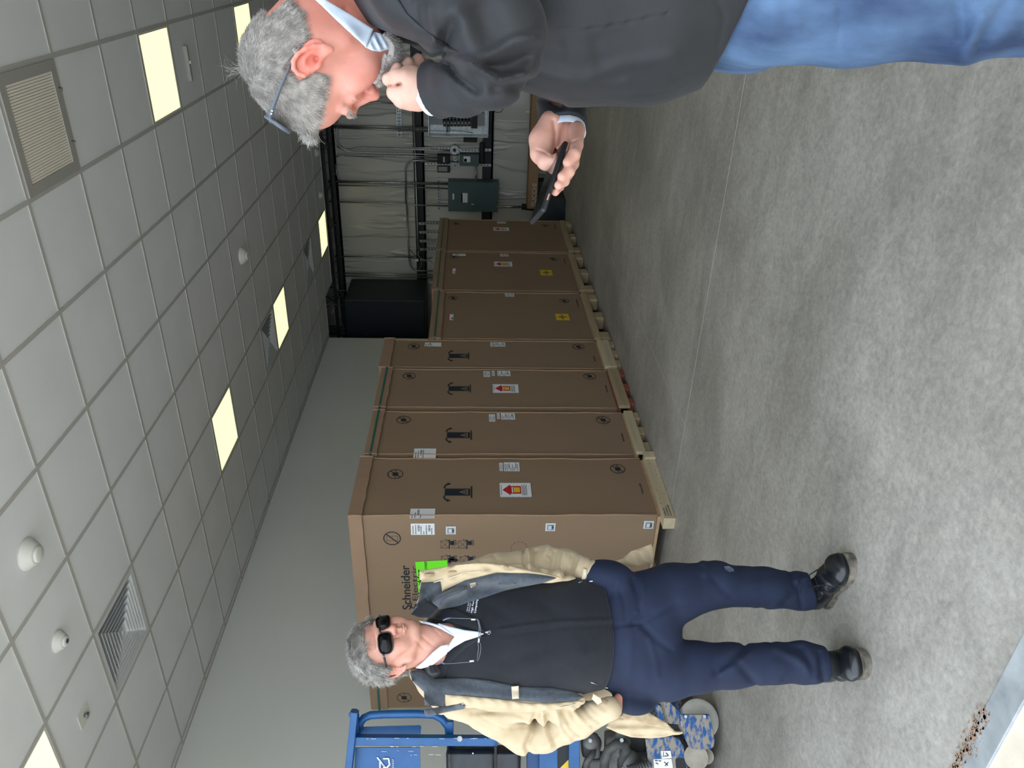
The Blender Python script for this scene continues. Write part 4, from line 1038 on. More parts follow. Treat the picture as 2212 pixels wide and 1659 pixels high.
def drape(name, poly, bvh, m, parent, origin, step=2.0, thick=.004, edge=.004, lift=.0005, fallback=None, bulge=None, tint=None, maxjump=.05, smooth=60):
    """a piece of cloth cut to a measured outline and laid on the figure; a closed sheet with rounded rim"""
    P = np.array(poly, float); x0, y0 = P.min(0)-step; x1, y1 = P.max(0)+step
    nx, ny = int((x1-x0)/step)+2, int((y1-y0)/step)+2
    X, Y = np.meshgrid(x0+step*np.arange(nx), y0+step*np.arange(ny), indexing='ij'); X = X.ravel(); Y = Y.ravel()
    ed, cl = edge_dist(poly, X, Y); ins = inside(poly, X, Y)
    near = (~ins) & (ed < step*.95); use = ins | near; Xs = np.where(near, cl[:, 0], X); Ys = np.where(near, cl[:, 1], Y)
    ed = np.where(near, 0, ed); idx = -np.ones(len(X), int); top = []; bot = []; k = 0
    D0 = np.full(len(X), np.nan); ids = np.nonzero(use)[0]
    for i in ids:
        d = ray(Xs[i], Ys[i]); dn = d/np.linalg.norm(d)
        hit = bvh.ray_cast(Vector(CAMP), Vector(dn))
        if hit[0] is None:
            if fallback is not None: D0[i] = fallback
        else: D0[i] = (Vector(CAMP)-hit[0]).length*(dn@FW)
        if fallback is not None and D0[i] > fallback+.12: D0[i] = fallback
    # cloth bridges hollows between the places it rests on
    G0 = D0.reshape(nx, ny); G = G0.copy()
    for _ in range(smooth):
        Pd = np.pad(G, 1, constant_values=np.nan); nb_ = np.stack([Pd[:-2, 1:-1], Pd[2:, 1:-1], Pd[1:-1, :-2], Pd[1:-1, 2:]])
        ok = ~np.isnan(nb_); av = np.where(ok, nb_, 0).sum(0)/np.maximum(ok.sum(0), 1); G = np.where(np.isnan(G0), np.nan, np.minimum(G0, np.where(ok.sum(0) > 0, av, G0)))
    D1 = G.ravel()
    for i in ids:
        if np.isnan(D1[i]): continue
        d = ray(Xs[i], Ys[i]); dn = d/np.linalg.norm(d); dist = D1[i]/(dn@FW)
        em = ed[i]*(dist*(dn@FW))/FPX; q = 1-math.exp(-em/edge) if edge > 0 else 1
        t = thick*q
        if bulge: t += bulge(Xs[i], Ys[i])*min(1, em/.01)
        top.append(CAMP+dn*(dist-lift-t)); bot.append(CAMP+dn*(dist+.002)); idx[i] = k; k += 1
    if k < 4: return None
    I = idx.reshape(nx, ny); a, b, c, d = I[:-1, :-1], I[1:, :-1], I[1:, 1:], I[:-1, 1:]
    Q = np.stack([a, b, c, d], -1).reshape(-1, 4); Q = Q[(Q >= 0).all(1)]
    top = np.array(top); bot = np.array(bot)
    span = np.max([np.linalg.norm(top[Q[:, q]]-top[Q[:, (q+1) % 4]], axis=1) for q in range(4)], axis=0); Q = Q[span < maxjump]
    F = [Q, Q[:, ::-1]+k]
    E = {}
    for f in Q:
        for q in range(4):
            u, v = int(f[q]), int(f[(q+1) % 4])
            if (v, u) in E: del E[(v, u)]
            else: E[(u, v)] = 1
    F.append(np.array([(v, u, u+k, v+k) for u, v in E])) if E else None
    V = np.concatenate([top, bot]); F = np.concatenate(F)
    used = np.unique(F); mp_ = -np.ones(len(V), int); mp_[used] = np.arange(len(used))
    return mesh_obj(name, V[used], mp_[F], m, parent, origin)
def strands(name, roots, dirs, lens, m, parent, origin, r=.0005, seg=3, curl=.15, grav=(0, 0, -.1), seed=0, tint=None):
    """short hairs as thin three-sided tubes"""
    rs = np.random.RandomState(seed); n = len(roots); P = [roots]; d = dirs/np.linalg.norm(dirs, axis=1)[:, None]
    for s_ in range(seg):
        d = d+rs.normal(size=d.shape)*curl+np.array(grav); d /= np.linalg.norm(d, axis=1)[:, None]; P.append(P[-1]+d*(lens/seg)[:, None])
    a = np.cross(d, rs.normal(size=d.shape)); a /= np.linalg.norm(a, axis=1)[:, None]; b = np.cross(d, a)
    V = []; F = []
    for s_ in range(seg+1):
        rr = r*(1-.75*s_/seg)
        for q in range(3): V.append(P[s_]+rr*(a*math.cos(2.094*q)+b*math.sin(2.094*q)))
    V = np.stack(V, 1).reshape(-1, 3); base = np.arange(n)*(3*(seg+1))
    for s_ in range(seg):
        for q in range(3):
            F.append(np.stack([base+s_*3+q, base+s_*3+(q+1) % 3, base+(s_+1)*3+(q+1) % 3, base+(s_+1)*3+q], 1))
    F = np.concatenate(F)
    tn = None
    if tint is not None: tn = np.repeat(tint, 3*(seg+1), axis=0)
    return mesh_obj(name, V, F, m, parent, origin, tint=tn)

# ---- a head in its own axes (x to its left, y forward, z up), millimetres
EAR = [(9, -34), (-2, -29), (-11, -20), (-18, -8), (-22, 5), (-20, 18), (-13, 26), (-4, 27), (4, 23), (6, 17)]
def sculpt_head(S, T, beard=False, smile=False, sc=1.0, ear=(0, 0), es=1.0, detail=True):
    """T: 3x3 axes (columns) and origin in figure space"""
    R, O = T; mm = .001*sc; ey0, ez0 = ear
    p = lambda x, y, z: O+R@(np.array([x, y, z], float)*mm)
    def E(c, r, k=10, mode='u', rot=None):
        RR = R if rot is None else R@rot
        S.ell(p(*c), np.array(r, float)*mm, RR, k*mm, mode)
    def Cn(a, b, ra, rb, k=8, mode='u'): S.cone(p(*a), p(*b), ra*mm, rb*mm, k*mm, mode)
    E((0, -8, 26), (75, 84, 72), 10)                       # skull
    E((0, -32, 8), (68, 56, 58), 20)                       # occiput
    E((0, 34, 44), (62, 50, 44), 22)                       # brow vault
    E((0, 40, -18), (59, 44, 56), 24)                      # mid face
    E((0, 52, -60), (44, 36, 34), 22)                      # muzzle block
    for s_ in (-1, 1):
        Cn((s_*56, 0, -30), (s_*50, 14, -64), 14, 14, 16)  # jaw angle
        Cn((s_*50, 14, -64), (s_*20, 66, -92), 14, 14, 18)
        E((s_*41, 62, -26), (20, 20, 20), 18)              # cheek bone
        E((s_*38, 66, -50), (18, 18, 22), 20)
        E((s_*33, 93, -1), (15, 13, 11), 8, 's')           # socket
        E((s_*32, 73.5, -3), (15, 13.5, 12), 3.5)          # closed lid and ball
        if detail:
            Cn((s_*21, 88, -5), (s_*32, 90.5, -8), 1.4, 1.4, 3); Cn((s_*32, 90.5, -8), (s_*45, 82, -5), 1.4, 1.2, 3)
            Cn((s_*19, 86.5, -2), (s_*32, 88.8, -4.5), .9, .9, 1.5, 's'); Cn((s_*32, 88.8, -4.5), (s_*46, 80, -1), .9, .9, 1.5, 's')
            Cn((s_*20, 83, -15), (s_*34, 85, -19), .8, .8, 5, 's'); Cn((s_*48, 76, -2), (s_*56, 68, -6), .7, .5, 3, 's'); Cn((s_*48, 76, 1), (s_*57, 68, 3), .7, .5, 3, 's')
        Cn((s_*14, 92, 15), (s_*42, 82, 19), 8, 8, 12)      # brow ridge
        E((s_*12, 91, -33), (9, 12, 8.5), 6)               # wing of the nose
    E((0, 96, 16), (14, 6, 10), 10)
    Cn((0, 88, 4), (0, 101, -30), 7.5, 8.5, 9)             # nose
    E((0, 102, -33), (10, 10, 9), 6)
    Cn((0, 94, -44), (0, 92, -50), 5, 5, 8)
    for s_ in (-1, 1): E((s_*6.5, 95, -42.5), (3.3, 6, 3), 2, 's')
    for s_ in (-1, 1):                                     # fold from nose to mouth
        Cn((s_*19, 88, -32), (s_*30, 76, -56), 1.3, 1.6, 7, 's')
    # mouth
    my = 88; W = 24 if not smile else 28
    for s_ in (-1, 1):
        Cn((0, my+4, -59), (s_*W*.8, my-5, -61+(3 if smile else 0)), 4.4, 2.2, 4); Cn((0, my+3, -68), (s_*W*.75, my-6, -65+(3 if smile else 0)), 5.0, 2.2, 4)
        Cn((0, my+8.5, -63.5), (s_*W, my-6, -62+(4 if smile else 0)), 1.5, 1.2, 1.8, 's')
    if smile:
        E((0, my+7, -64), (19, 6, 3.2), 2, 's'); E((0, my-1.5, -63), (20, 5, 4), 1)
        for s_ in (-1, 1): Cn((s_*34, 78, -48), (s_*39, 68, -70), 1.2, 1.2, 6, 's')
    E((0, 74, -94), (20, 16, 15), 12)                      # chin
    Cn((-10, 92, -78), (10, 92, -78), 2, 2, 8, 's')
    # neck root
    E((0, -28, -50), (52, 46, 40), 26)
    # ears
    for s_ in (-1, 1):
        bx = 72; ET = p; p = lambda x, y, z: ET(x, y*es+ey0, z*es+ez0)
        E((s_*(bx+2), -6, -3), (7, 19, 30), 4, rot=np.array(Matrix.Rotation(s_*.0, 3, 'Z')))
        if detail:
            X = lambda i: s_*(bx+7+(5 if i in (3, 4, 5, 6) else 2 if i not in (0, 9) else -2))
            for i in range(len(EAR)-1):
                (a, b), (c, d) = EAR[i], EAR[i+1]; ra = 4.8 if i == 0 else 3.6
                Cn((X(i), a, b), (X(i+1), c, d), ra, 3.4, 2.5)
            E((s_*(bx+6), 5, -27), (5.5, 7, 8.5), 5)                           # lobe
            E((s_*(bx+12), -1, -2), (9, 9.5, 13), 3, 's')                      # bowl
            E((s_*(bx+12), -4, 16), (6, 9, 6), 3, 's')
            Cn((s_*(bx+6), -8, -16), (s_*(bx+7), -12, 4), 3, 2.8, 3); Cn((s_*(bx+7), -12, 4), (s_*(bx+6), -4, 14), 2.8, 2, 3)
            E((s_*(bx+4), 10, -3), (5, 4, 7), 3)                               # tragus
            E((s_*(bx+3), 2, -8), (3.5, 4, 5), 2, 's')
        p = ET
    return p
def unit(v): v = np.array(v, float); return v/np.linalg.norm(v)
# ================================================================== people: shared materials
M_SKIN = mat('skin', (202, 138, 122), (213, 152, 137), 30, .5, bump=.00012, bscale=500, sss=.12, vcol=True, spec=.4)
M_HAIRG = mat('grey_hair', (150, 146, 142), (206, 203, 198), 60, .55, vcol=True, spec=.3)
M_HAIRBASE = mat('hair_under', (128, 122, 117), (158, 152, 147), 60, .8)
M_JACKET = mat('charcoal_wool', (13, 16, 21), (19, 22, 28), 20, .62, bump=.0003, bscale=900, sheen=.06)
M_LINING = mat('black_lining', (14, 16, 20), None, 9, .6)
M_SHIRT2 = mat('pale_blue_shirt', (190, 204, 222), (206, 218, 232), 60, .8, bump=.0003, bscale=500)
def denim():
    m = mat('blue_denim', (30, 50, 82), (90, 118, 152), 9, .85, bump=.0006, bscale=500, detail=12, stretch=(1, 1, .45), lo=.34, hi=.7); return m
M_DENIM = denim()
M_FRAME = mat('glasses_grey', (84, 92, 104), (90, 98, 110), 10, .3)
M_LENS = mat('glasses_lens', (26, 28, 34), None, 5, .08)
M_PHONE = mat('phone_case', (20, 23, 28), (26, 29, 34), 10, .35)
M_GLASS = mat('phone_glass', (14, 18, 18), None, 5, .06)
def skin_tint(P, n=0, seed=1):
    t = np.ones((len(P), 3)); q = noise3(P, 60, seed)[:, None]; q2 = noise3(P, 220, seed+1)[:, None]
    return t*(1+.03*q+.02*q2)*np.array([1, 1, 1])+0*q
def head_tint(P, R, O, warm=1.0, lips=True, seed=1, deep=(1, .80, .78)):
    """skin colour: redder nose, cheeks, ears and lips, plus shade painted in the ear holes"""
    q = ((P-O)@R)*1000 if R.shape == (3, 3) else None
    t = skin_tint(P, seed=seed)
    def blend(c, r, col, a):
        d = np.linalg.norm((q-np.array(c))/np.array(r), axis=1); w = np.clip(1.4-d, 0, 1)[:, None]*a; return t*(1-w)+t*np.array(col)*w
    red = (1.0, .74, .74)
    t = blend((0, 102, -32), (18, 20, 20), red, .65*warm)
    for s_ in (-1, 1):
        t = blend((s_*44, 62, -34), (24, 26, 24), red, .5*warm); t = blend((s_*80, -6, -2), (14, 30, 34), (1.0, .66, .64), .95*warm); t = blend((s_*78, 0, -4), (10, 9, 10), (.75, .5, .48), .7)  # last blend darkens the ear hole, shade put into the colour
    if lips: t = blend((0, 92, -63), (22, 12, 8), (.88, .62, .62), .8)
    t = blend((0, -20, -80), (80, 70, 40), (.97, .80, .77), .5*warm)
    return t

# ================================================================== man in black jacket, close to the camera on the right
f2 = Frame(900, 100, 1.2); L2 = f2.L
base2 = at(1700, -60, 1.27); base2[2] = 0
m2 = thing('person', 'grey-haired man in black jacket and jeans, hand at mouth, holding a phone', 'person', base2)
o2 = tuple(m2.location)
n_ = unit(ray(673.6, 133.8)); ear = at(673.6, 133.8, 1.17)
Fh = unit([0.04105491, 0.69830387, -0.71462311]); Uh = unit([-0.22367914, 0.70349677, 0.67458131])
RW = np.stack([-n_, Fh, Uh], 1); OW = ear+n_*.077
R2 = f2.R.T@RW; O2 = f2.toL(OW)
S = Sculpt(); hp2 = sculpt_head(S, (R2, O2), beard=True)
S.chain([(hp2(0, -30, -40), .056), (L2(765, -5, 1.27), .056), (L2(830, -40, 1.30), .050)], .03)
S.cone(hp2(0, 20, -78), L2(800, 45, 1.27), .035, .040, .03)
# creases on the side of the neck and crow's feet
S.disp.append(folds(f2, [([(745, 20), (775, 60), (795, 95)], .005, -.0015), ([(735, 50), (765, 85)], .004, -.001), ([(741, 196), (730, 206)], .0015, -.0007), ([(742, 204), (733, 214)], .0015, -.0007), ([(748, 190), (742, 178)], .0015, -.0006)]))
V, F = S.mesh(.0021); V = relax(V, F, 1, .3)
tint = head_tint(V, R2, O2, 1.0)
q_ = ((V-O2)@R2)*1000; wn_ = np.clip((-28-q_[:, 2]-.55*(q_[:, 1]-10))/40, 0, 1)[:, None]   # ruddy neck, also painted darker to tame the sky light falling on it
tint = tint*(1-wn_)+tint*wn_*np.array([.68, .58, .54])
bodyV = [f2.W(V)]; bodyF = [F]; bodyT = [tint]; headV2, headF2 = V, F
# raised left hand
zh = lambda x, y, d: L2(760+x/9.217, 60+y/9.217, d)
H = Sculpt(); D = 1.215
H.ell(zh(1150, 1180, D), (.027, .029, .026), k=.012); H.cone(zh(1250, 1180, D), zh(1700, 1260, D+.01), .030, .029, .014)
H.cone(zh(1010, 1440, D+.0), zh(1300, 1420, D+.005), .0125, .018, .010)                   # knuckle side of the palm
H.chain([(zh(980, 1420, D-.006), .0125), (zh(850, 1290, D-.008), .0118), (zh(905, 1235, D-.008), .011), (zh(1060, 1210, D-.004), .011)], .004)   # bent forefinger
H.chain([(zh(1330, 1130, D-.014), .017), (zh(1080, 1020, D-.018), .0135), (zh(900, 990, D-.016), .0120), (zh(730, 1030, D-.010), .0103)], .005)    # thumb against the lips
H.ell(zh(700, 985, D-.016), (.006, .004, .007), k=.002)
for k, (kx, ky, tx, ty, mx, my_) in enumerate(((900, 1300, 905, 800, 790, 1050), (1010, 1400, 1130, 690, 850, 1000), (1150, 1430, 1330, 610, 1180, 780), (1300, 1400, 1500, 700, 1400, 860))):
    dd = D+.018+.012*k
    H.chain([(zh(kx, ky, dd), .0115), (zh(mx, my_, dd+.01), .0105), (zh(tx, ty, dd+.012), .0088 if k < 3 else .0078)], .004)
for a, b_ in (((1000, 1400), (1350, 1300)), ((980, 1300), (1350, 1200))): H.cone(zh(*a, D-.012), zh(*b_, D-.018), .008, .006, .014)
H.disp.append(folds(f2, [([(760+740/9.217, 60+1165/9.217), (760+860/9.217, 60+1155/9.217), (760+985/9.217, 60+1120/9.217)], .0016, -.0035), ([(760+930/9.217, 60+1140/9.217), (760+975/9.217, 60+1122/9.217)], .003, -.006)]))
V, F = H.mesh(.0016); V = relax(V, F, 1, .4); t_ = skin_tint(V)*np.array([.98, 1.30, 1.30]); bodyV.append(f2.W(V)); bodyF.append(F); bodyT.append(t_)
# lowered right hand round the phone
zp = lambda x, y, d: L2(1120+x/5.53, 180+y/5.53, d)
H = Sculpt()
H.ell(zp(560, 610, 1.49), (.036, .032, .020), k=.012); H.cone(zp(560, 560, 1.5), zp(560, 250, 1.5), .031, .029, .015)
H.chain([(zp(400, 470, 1.47), .024), (zp(300, 680, 1.475), .027), (zp(285, 830, 1.47), .022), (zp(330, 925, 1.455), .0165), (zp(425, 905, 1.44), .0125)], .008)
H.chain([(zp(690, 560, 1.46), .017), (zp(690, 740, 1.425), .0125), (zp(665, 850, 1.40), .011), (zp(588, 945, 1.392), .0092)], .004)
H.chain([(zp(680, 720, 1.47), .015), (zp(650, 960, 1.42), .0110), (zp(600, 1055, 1.395), .0105), (zp(520, 1112, 1.387), .0086)], .004)
H.chain([(zp(650, 850, 1.48), .014), (zp(580, 1090, 1.425), .0105), (zp(545, 1165, 1.40), .0098), (zp(478, 1218, 1.387), .0080)], .004)
H.chain([(zp(600, 1000, 1.48), .012), (zp(490, 1230, 1.43), .0085), (zp(440, 1300, 1.40), .0072)], .004)
H.disp.append(folds(f2, [([(1120+420/5.53, 180+450/5.53), (1120+440/5.53, 180+600/5.53), (1120+430/5.53, 180+740/5.53), (1120+410/5.53, 180+860/5.53)], .004, -.004), ([(1120+215/5.53, 180+790/5.53), (1120+300/5.53, 180+820/5.53), (1120+370/5.53, 180+870/5.53)], .002, -.0018), ([(1120+640/5.53, 180+700/5.53), (1120+720/5.53, 180+670/5.53)], .002, -.0018)]))
V, F = H.mesh(.0018); V = relax(V, F, 1, .4); t_ = skin_tint(V)*np.array([.98, 1.18, 1.18]); bodyV.append(f2.W(V)); bodyF.append(F); bodyT.append(t_); handBVH = bvh_of(f2.W(V), F)
# body under the clothes
S = Sculpt(); ez = np.array([0, 0, 1.0])
S.ecyl([(L2(860, -60, 1.29), .15, .07), (L2(1000, -50, 1.3), .18, .09), (L2(1250, 10, 1.31), .15, .10), (L2(1500, -20, 1.31), .15, .10), (L2(1620, -20, 1.30), .15, .09)], ez, .04)
S.chain([(L2(900, -50, 1.14), .045), (L2(1062, 72, 1.11), .030), (L2(960, 190, 1.205), .024)], .02)
S.chain([(L2(900, -40, 1.46), .05), (L2(1130, 0, 1.54), .04), (L2(1215, 240, 1.5), .026)], .02)
hipL, hipR = L2(1640, 0, 1.24), L2(1640, 0, 1.40)
kneeL, kneeR = L2(2085, 10, 1.22), L2(2085, -60, 1.42)
def floorpt(P, z=.07, dx=0, dy=0):
    w = f2.W(P).copy(); w[2] = z; w[0] += dx; w[1] += dy; return f2.toL(w)
ankL, ankR = floorpt(kneeL, .08, .02, -.05), floorpt(kneeR, .08, .02, -.05)
S.chain([(hipL, .07), (kneeL, .05), (ankL, .04)], .03); S.chain([(hipR, .07), (kneeR, .05), (ankR, .04)], .03)
V, F = S.mesh(.012); bodyV.append(f2.W(V)); bodyF.append(F); bodyT.append(skin_tint(V))
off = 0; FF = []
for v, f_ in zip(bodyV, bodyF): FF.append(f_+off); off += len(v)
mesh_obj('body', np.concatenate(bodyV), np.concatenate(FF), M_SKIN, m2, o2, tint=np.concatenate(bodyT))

# ---- hair: a cap of short strands rooted where hair grows
def hair_cap(name, fr, hv, hf, R, O, rule, n, ln, comb, m2_, o_, seed, r=.00045, tintf=None, shell=.004, curl=.22, mat_=None, base=True, grav=(0, 0, 0), lift=.38):
    rs = np.random.RandomState(seed); q = ((hv-O)@R)*1000; dens = rule(q)
    tri = hf; a, b_, c_ = hv[tri[:, 0]], hv[tri[:, 1]], hv[tri[:, 2]]; d_ = hv[tri[:, 3]]
    area = np.linalg.norm(np.cross(c_-a, d_-b_), axis=1); w = area*np.maximum(0, dens[tri].mean(1)); w /= w.sum()
    nrm = np.cross(c_-a, d_-b_); nrm /= np.linalg.norm(nrm, axis=1)[:, None]+1e-12
    ctr = hv.mean(0); s_ = np.sign(((a-ctr)*nrm).sum(1)); 
    pick = rs.choice(len(tri), n, p=w); uu = rs.rand(n, 1); vv = rs.rand(n, 1)
    P = a[pick]*(1-uu)*(1-vv)+b_[pick]*uu*(1-vv)+c_[pick]*uu*vv+d_[pick]*(1-uu)*vv
    N_ = nrm[pick]; outw = np.sign((N_*(P-O)).sum(1)).mean(); N_ = N_*(1 if outw >= 0 else -1)
    qq = ((P-O)@R)*1000; cd = comb(qq); cd = cd@R.T; cd = cd-N_*(cd*N_).sum(1)[:, None]; cd /= np.linalg.norm(cd, axis=1)[:, None]+1e-9
    D_ = N_*lift+cd; lens = ln(qq)*rs.uniform(.7, 1.2, n)
    tn = tintf(qq, rs) if tintf else np.ones((n, 3))
    Wn = fr.R
    hb = None
    if base:
        keep = dens[tri].mean(1) > .03; T_ = tri[keep]; used = np.unique(T_); mp_ = -np.ones(len(hv), int); mp_[used] = np.arange(len(used))
        # push scalp skin outwards a little and close it
        nv = np.zeros_like(hv)
        for k in range(4): np.add.at(nv, tri[:, k], nrm)
        nv /= np.linalg.norm(nv, axis=1)[:, None]+1e-12; nv *= (1 if outw >= 0 else -1)
        dd = np.clip(dens, 0, 1)[:, None]*shell*(1+.25*noise3(hv, 260, seed)[:, None])
        top = (hv+nv*(dd+.0003))[used]; bot = (hv-nv*.001)[used]; k = len(used); Q = mp_[T_]
        Fq = np.concatenate([Q, Q[:, ::-1]+k]); hb = mesh_obj(name, fr.W(np.concatenate([top, bot])), Fq, M_HAIRBASE if mat_ is None else mat_, m2_, o_)
        P = P+N_*(shell*.85)*np.clip(rule(qq), 0, 1)[:, None]
    st = strands(name if hb is None else 'hair_strands', fr.W(P), D_@Wn.T, lens, M_HAIRG, m2_ if hb is None else hb, o_, r=r, seg=4, curl=curl, seed=seed, tint=tn, grav=grav)
    if hb is not None:
        pass
    return hb or st
def rule2(q):
    x, y, z = q[:, 0], q[:, 1], q[:, 2]; ax = np.abs(x)
    # forehead hair line, temples, round the ear, nape
    line = np.interp(y, [-200, -52, -40, -26, -24, 4, 14, 30, 44, 58, 66, 74, 200], [-46, -44, -34, -22, 34, 34, 6, -2, 22, 52, 84, 96, 130])
    top = np.where(ax < 40, np.interp(y, [-200, 40, 60, 68, 200], [-46, 55, 84, 92, 140]), line)
    t = np.clip((z-top)/5, 0, 1); side = np.clip((z-line)/5, 0, 1); w = np.clip((ax-36)/14, 0, 1)
    return t*(1-w)+side*w
def comb2(q):
    x, y, z = q[:, 0], q[:, 1], q[:, 2]; c = np.zeros_like(q)
    c[:, 0] = 0; bk = np.clip((y+60)/50, 0, 1); tp = np.clip((z-25)/60, 0, 1); c[:, 1] = .05+.8*bk; c[:, 2] = -1.0+.45*bk+.7*tp*bk; return c
def len2(q):
    y, z = q[:, 1], q[:, 2]; return np.where((y > 38) & (z > 72), .019, np.where(z > 50, .014, .010))
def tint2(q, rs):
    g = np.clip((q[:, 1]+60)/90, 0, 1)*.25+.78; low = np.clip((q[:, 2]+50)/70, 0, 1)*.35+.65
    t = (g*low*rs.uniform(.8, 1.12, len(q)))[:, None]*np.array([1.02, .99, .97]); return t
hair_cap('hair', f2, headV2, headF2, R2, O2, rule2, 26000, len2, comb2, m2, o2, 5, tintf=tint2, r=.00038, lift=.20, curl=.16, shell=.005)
# forelock standing out over the brow
rs = np.random.RandomState(9); n = 1100
rt = np.array([hp2(*p_) for p_ in np.stack([rs.uniform(-38, 42, n), rs.normal(60, 5, n), rs.normal(84, 3, n)], 1)]); dd_ = (np.stack([rs.normal(0, .25, n), rs.normal(.55, .2, n), rs.normal(.8, .2, n)], 1))@R2.T
strands('forelock', f2.W(rt), dd_@f2.R.T, rs.uniform(.012, .024, n), M_HAIRG, m2, o2, r=.0005, seg=4, curl=.2, seed=3, tint=np.ones((n, 3))*rs.uniform(.75, 1.0, (n, 1)))
rs = np.random.RandomState(19); n = 26
rt = np.array([hp2(*p_) for p_ in np.stack([rs.uniform(-10, 30, n), rs.normal(-66, 8, n), rs.normal(84, 4, n)], 1)]); dd_ = (np.stack([rs.normal(0, .2, n), rs.normal(-.5, .2, n), rs.normal(.6, .2, n)], 1))@R2.T
strands('stray_hair', f2.W(rt), dd_@f2.R.T, rs.uniform(.02, .045, n), M_HAIRG, m2, o2, r=.00025, seg=6, curl=.3, seed=13, tint=np.ones((n, 3))*.8)
# goatee and moustache
def rule_b(q):
    x, y, z = q[:, 0], q[:, 1], q[:, 2]; ax = np.abs(x)
    chin = (z < -73) & (z > -120) & (y > 52) & (ax < 30); mou = (z < -45) & (z > -57) & (y > 80) & (ax < 30); side = (ax > 22) & (ax < 34) & (z < -48) & (z > -90) & (y > 60)
    return np.where(chin, 1.0, np.where(mou | side, .55, 0.0))
def comb_b(q):
    c = np.zeros_like(q); c[:, 1] = np.where(q[:, 2] < -70, .9, .5); c[:, 2] = np.where(q[:, 2] < -70, -.5, -.8); c[:, 0] = np.sign(q[:, 0])*.2; return c
M_BEARD = mat('white_beard', (168, 162, 157), (196, 191, 186), 90, .8)
hair_cap('beard', f2, headV2, headF2, R2, O2, rule_b, 6000, lambda q: np.where(q[:, 2] < -80, .012, .007), comb_b, m2, o2, 7, base=True, shell=.0085, mat_=M_BEARD, curl=.35, r=.00045,
         tintf=lambda q, rs: np.ones((len(q), 3))*rs.uniform(1.0, 1.25, (len(q), 1)))
def rule_e(q):
    x, y, z = q[:, 0], q[:, 1], q[:, 2]; ax = np.abs(x); return np.where((ax > 14) & (ax < 46) & (np.abs(z-16-np.interp(ax, [14, 30, 46], [0, 4, 0])) < 4.5) & (y > 58), 1.0, 0)
hair_cap('eyebrow', f2, headV2, headF2, R2, O2, rule_e, 420, lambda q: q[:, 0]*0+.008, lambda q: np.stack([np.sign(q[:, 0])*.8, q[:, 0]*0+.8, q[:, 0]*0+.3], 1), m2, o2, 8, base=False, curl=.2, r=.0004)

# ---- jacket
J = Sculpt()
J.ecyl([(L2(812, -62, 1.28), .085, .066), (L2(868, -72, 1.285), .17, .082), (L2(960, -62, 1.29), .215, .112), (L2(1100, -14, 1.295), .205, .136), (L2(1250, 14, 1.30), .20, .146), (L2(1400, 12, 1.30), .20, .147), (L2(1500, -22, 1.30), .205, .140), (L2(1575, -68, 1.29), .21, .132)], ez, .03)
J.chain([(L2(905, -50, 1.10), .080), (L2(1000, 0, 1.09), .074), (L2(1082, 62, 1.09), .064)], .025)
J.chain([(L2(680, -85, 1.27), .045), (L2(748, -52, 1.25), .053), (L2(840, 2, 1.245), .053), (L2(900, 20, 1.26), .055)], .02)
J.chain([(L2(1085, 85, 1.09), .060), (L2(1062, 145, 1.11), .056), (L2(1000, 180, 1.16), .047), (L2(940, 194, 1.21), .042), (L2(915, 196, 1.225), .042)], .012)
J.chain([(L2(905, -50, 1.47), .082), (L2(1080, 20, 1.55), .070)], .03)
J.chain([(L2(1120, 30, 1.56), .066), (L2(1190, 130, 1.54), .056), (L2(1213, 205, 1.51), .049), (L2(1218, 304, 1.482), .048)], .012)
# open cuffs and hem
ca, cb = L2(935, 194, 1.215), L2(985, 188, 1.16); cd_ = unit([-.88, .10, .46])
hm = L2(1592, 49, 1.2); hn = unit(L2(1607, 20, 1.2)*0+np.array([.93, .36, 0]))
J.cut(lambda P: -((P-hm)@hn)-0.0, hm, 1.0, .004)
J.cut(lambda P: np.maximum(-((P-ca)@cd_), np.linalg.norm(P-ca, axis=1)-.10), ca, .11, .003)
cin = ca-cd_*.05
J.cone(ca+cd_*.02, cin, .0375, .034, .002, 's')
ce2, cf2 = L2(1218, 279, 1.490), L2(1213, 215, 1.512); cg_ = unit(ce2-cf2)
J.cut(lambda P: np.maximum(-((P-ce2)@cg_), np.linalg.norm(P-ce2, axis=1)-.09), ce2, .10, .003)
J.cone(ce2+cg_*.02, ce2-cg_*.022, .041, .038, .002, 's')
z7 = lambda *pts: [(800+x/2.458, y/2.458) for x, y in pts]
J.disp.append(folds(f2, [
 (z7((395, 312), (470, 318), (560, 345), (655, 412)), .006, 0.0130), (z7((425, 335), (470, 400), (560, 470)), .009, -0.0137), (z7((540, 335), (620, 395), (660, 412)), .004, 0.0108),
 (z7((520, 345), (650, 290), (760, 215), (880, 200)), .010, 0.0151), (z7((600, 350), (720, 350), (820, 300)), .010, -0.0091), (z7((700, 430), (820, 400)), .006, 0.0151), (z7((660, 470), (760, 440), (830, 420)), .008, -0.0091),
 (z7((375, 305), (400, 230), (440, 130)), .010, -0.0152), (z7((300, 60), (300, 150), (350, 240)), .014, 0.0130), (z7((450, 70), (500, 170), (540, 280)), .020, 0.0173), (z7((250, 20), (270, 120), (290, 190)), .008, -0.0091),
 (z7((590, 60), (640, 150), (700, 210)), .020, -0.0091),
 (z7((860, 370), (1000, 420), (1200, 460), (1350, 450)), .015, 0.0065), (z7((1180, 400), (1350, 340), (1600, 300)), .012, 0.0054), (z7((1000, 240), (1010, 330)), .01, -0.0030), (z7((1200, 230), (1220, 330)), .012, -0.0030),
 (z7((1840, 0), (1880, 90), (1830, 300)), .004, -0.0023), (z7((1000, 172), (1300, 130), (1580, 68)), .0016, -0.0046), (z7((1000, 165), (1300, 123), (1580, 61)), .003, 0.0026),
 (z7((760, 470), (900, 520), (1010, 560)), .008, -0.0061)]))
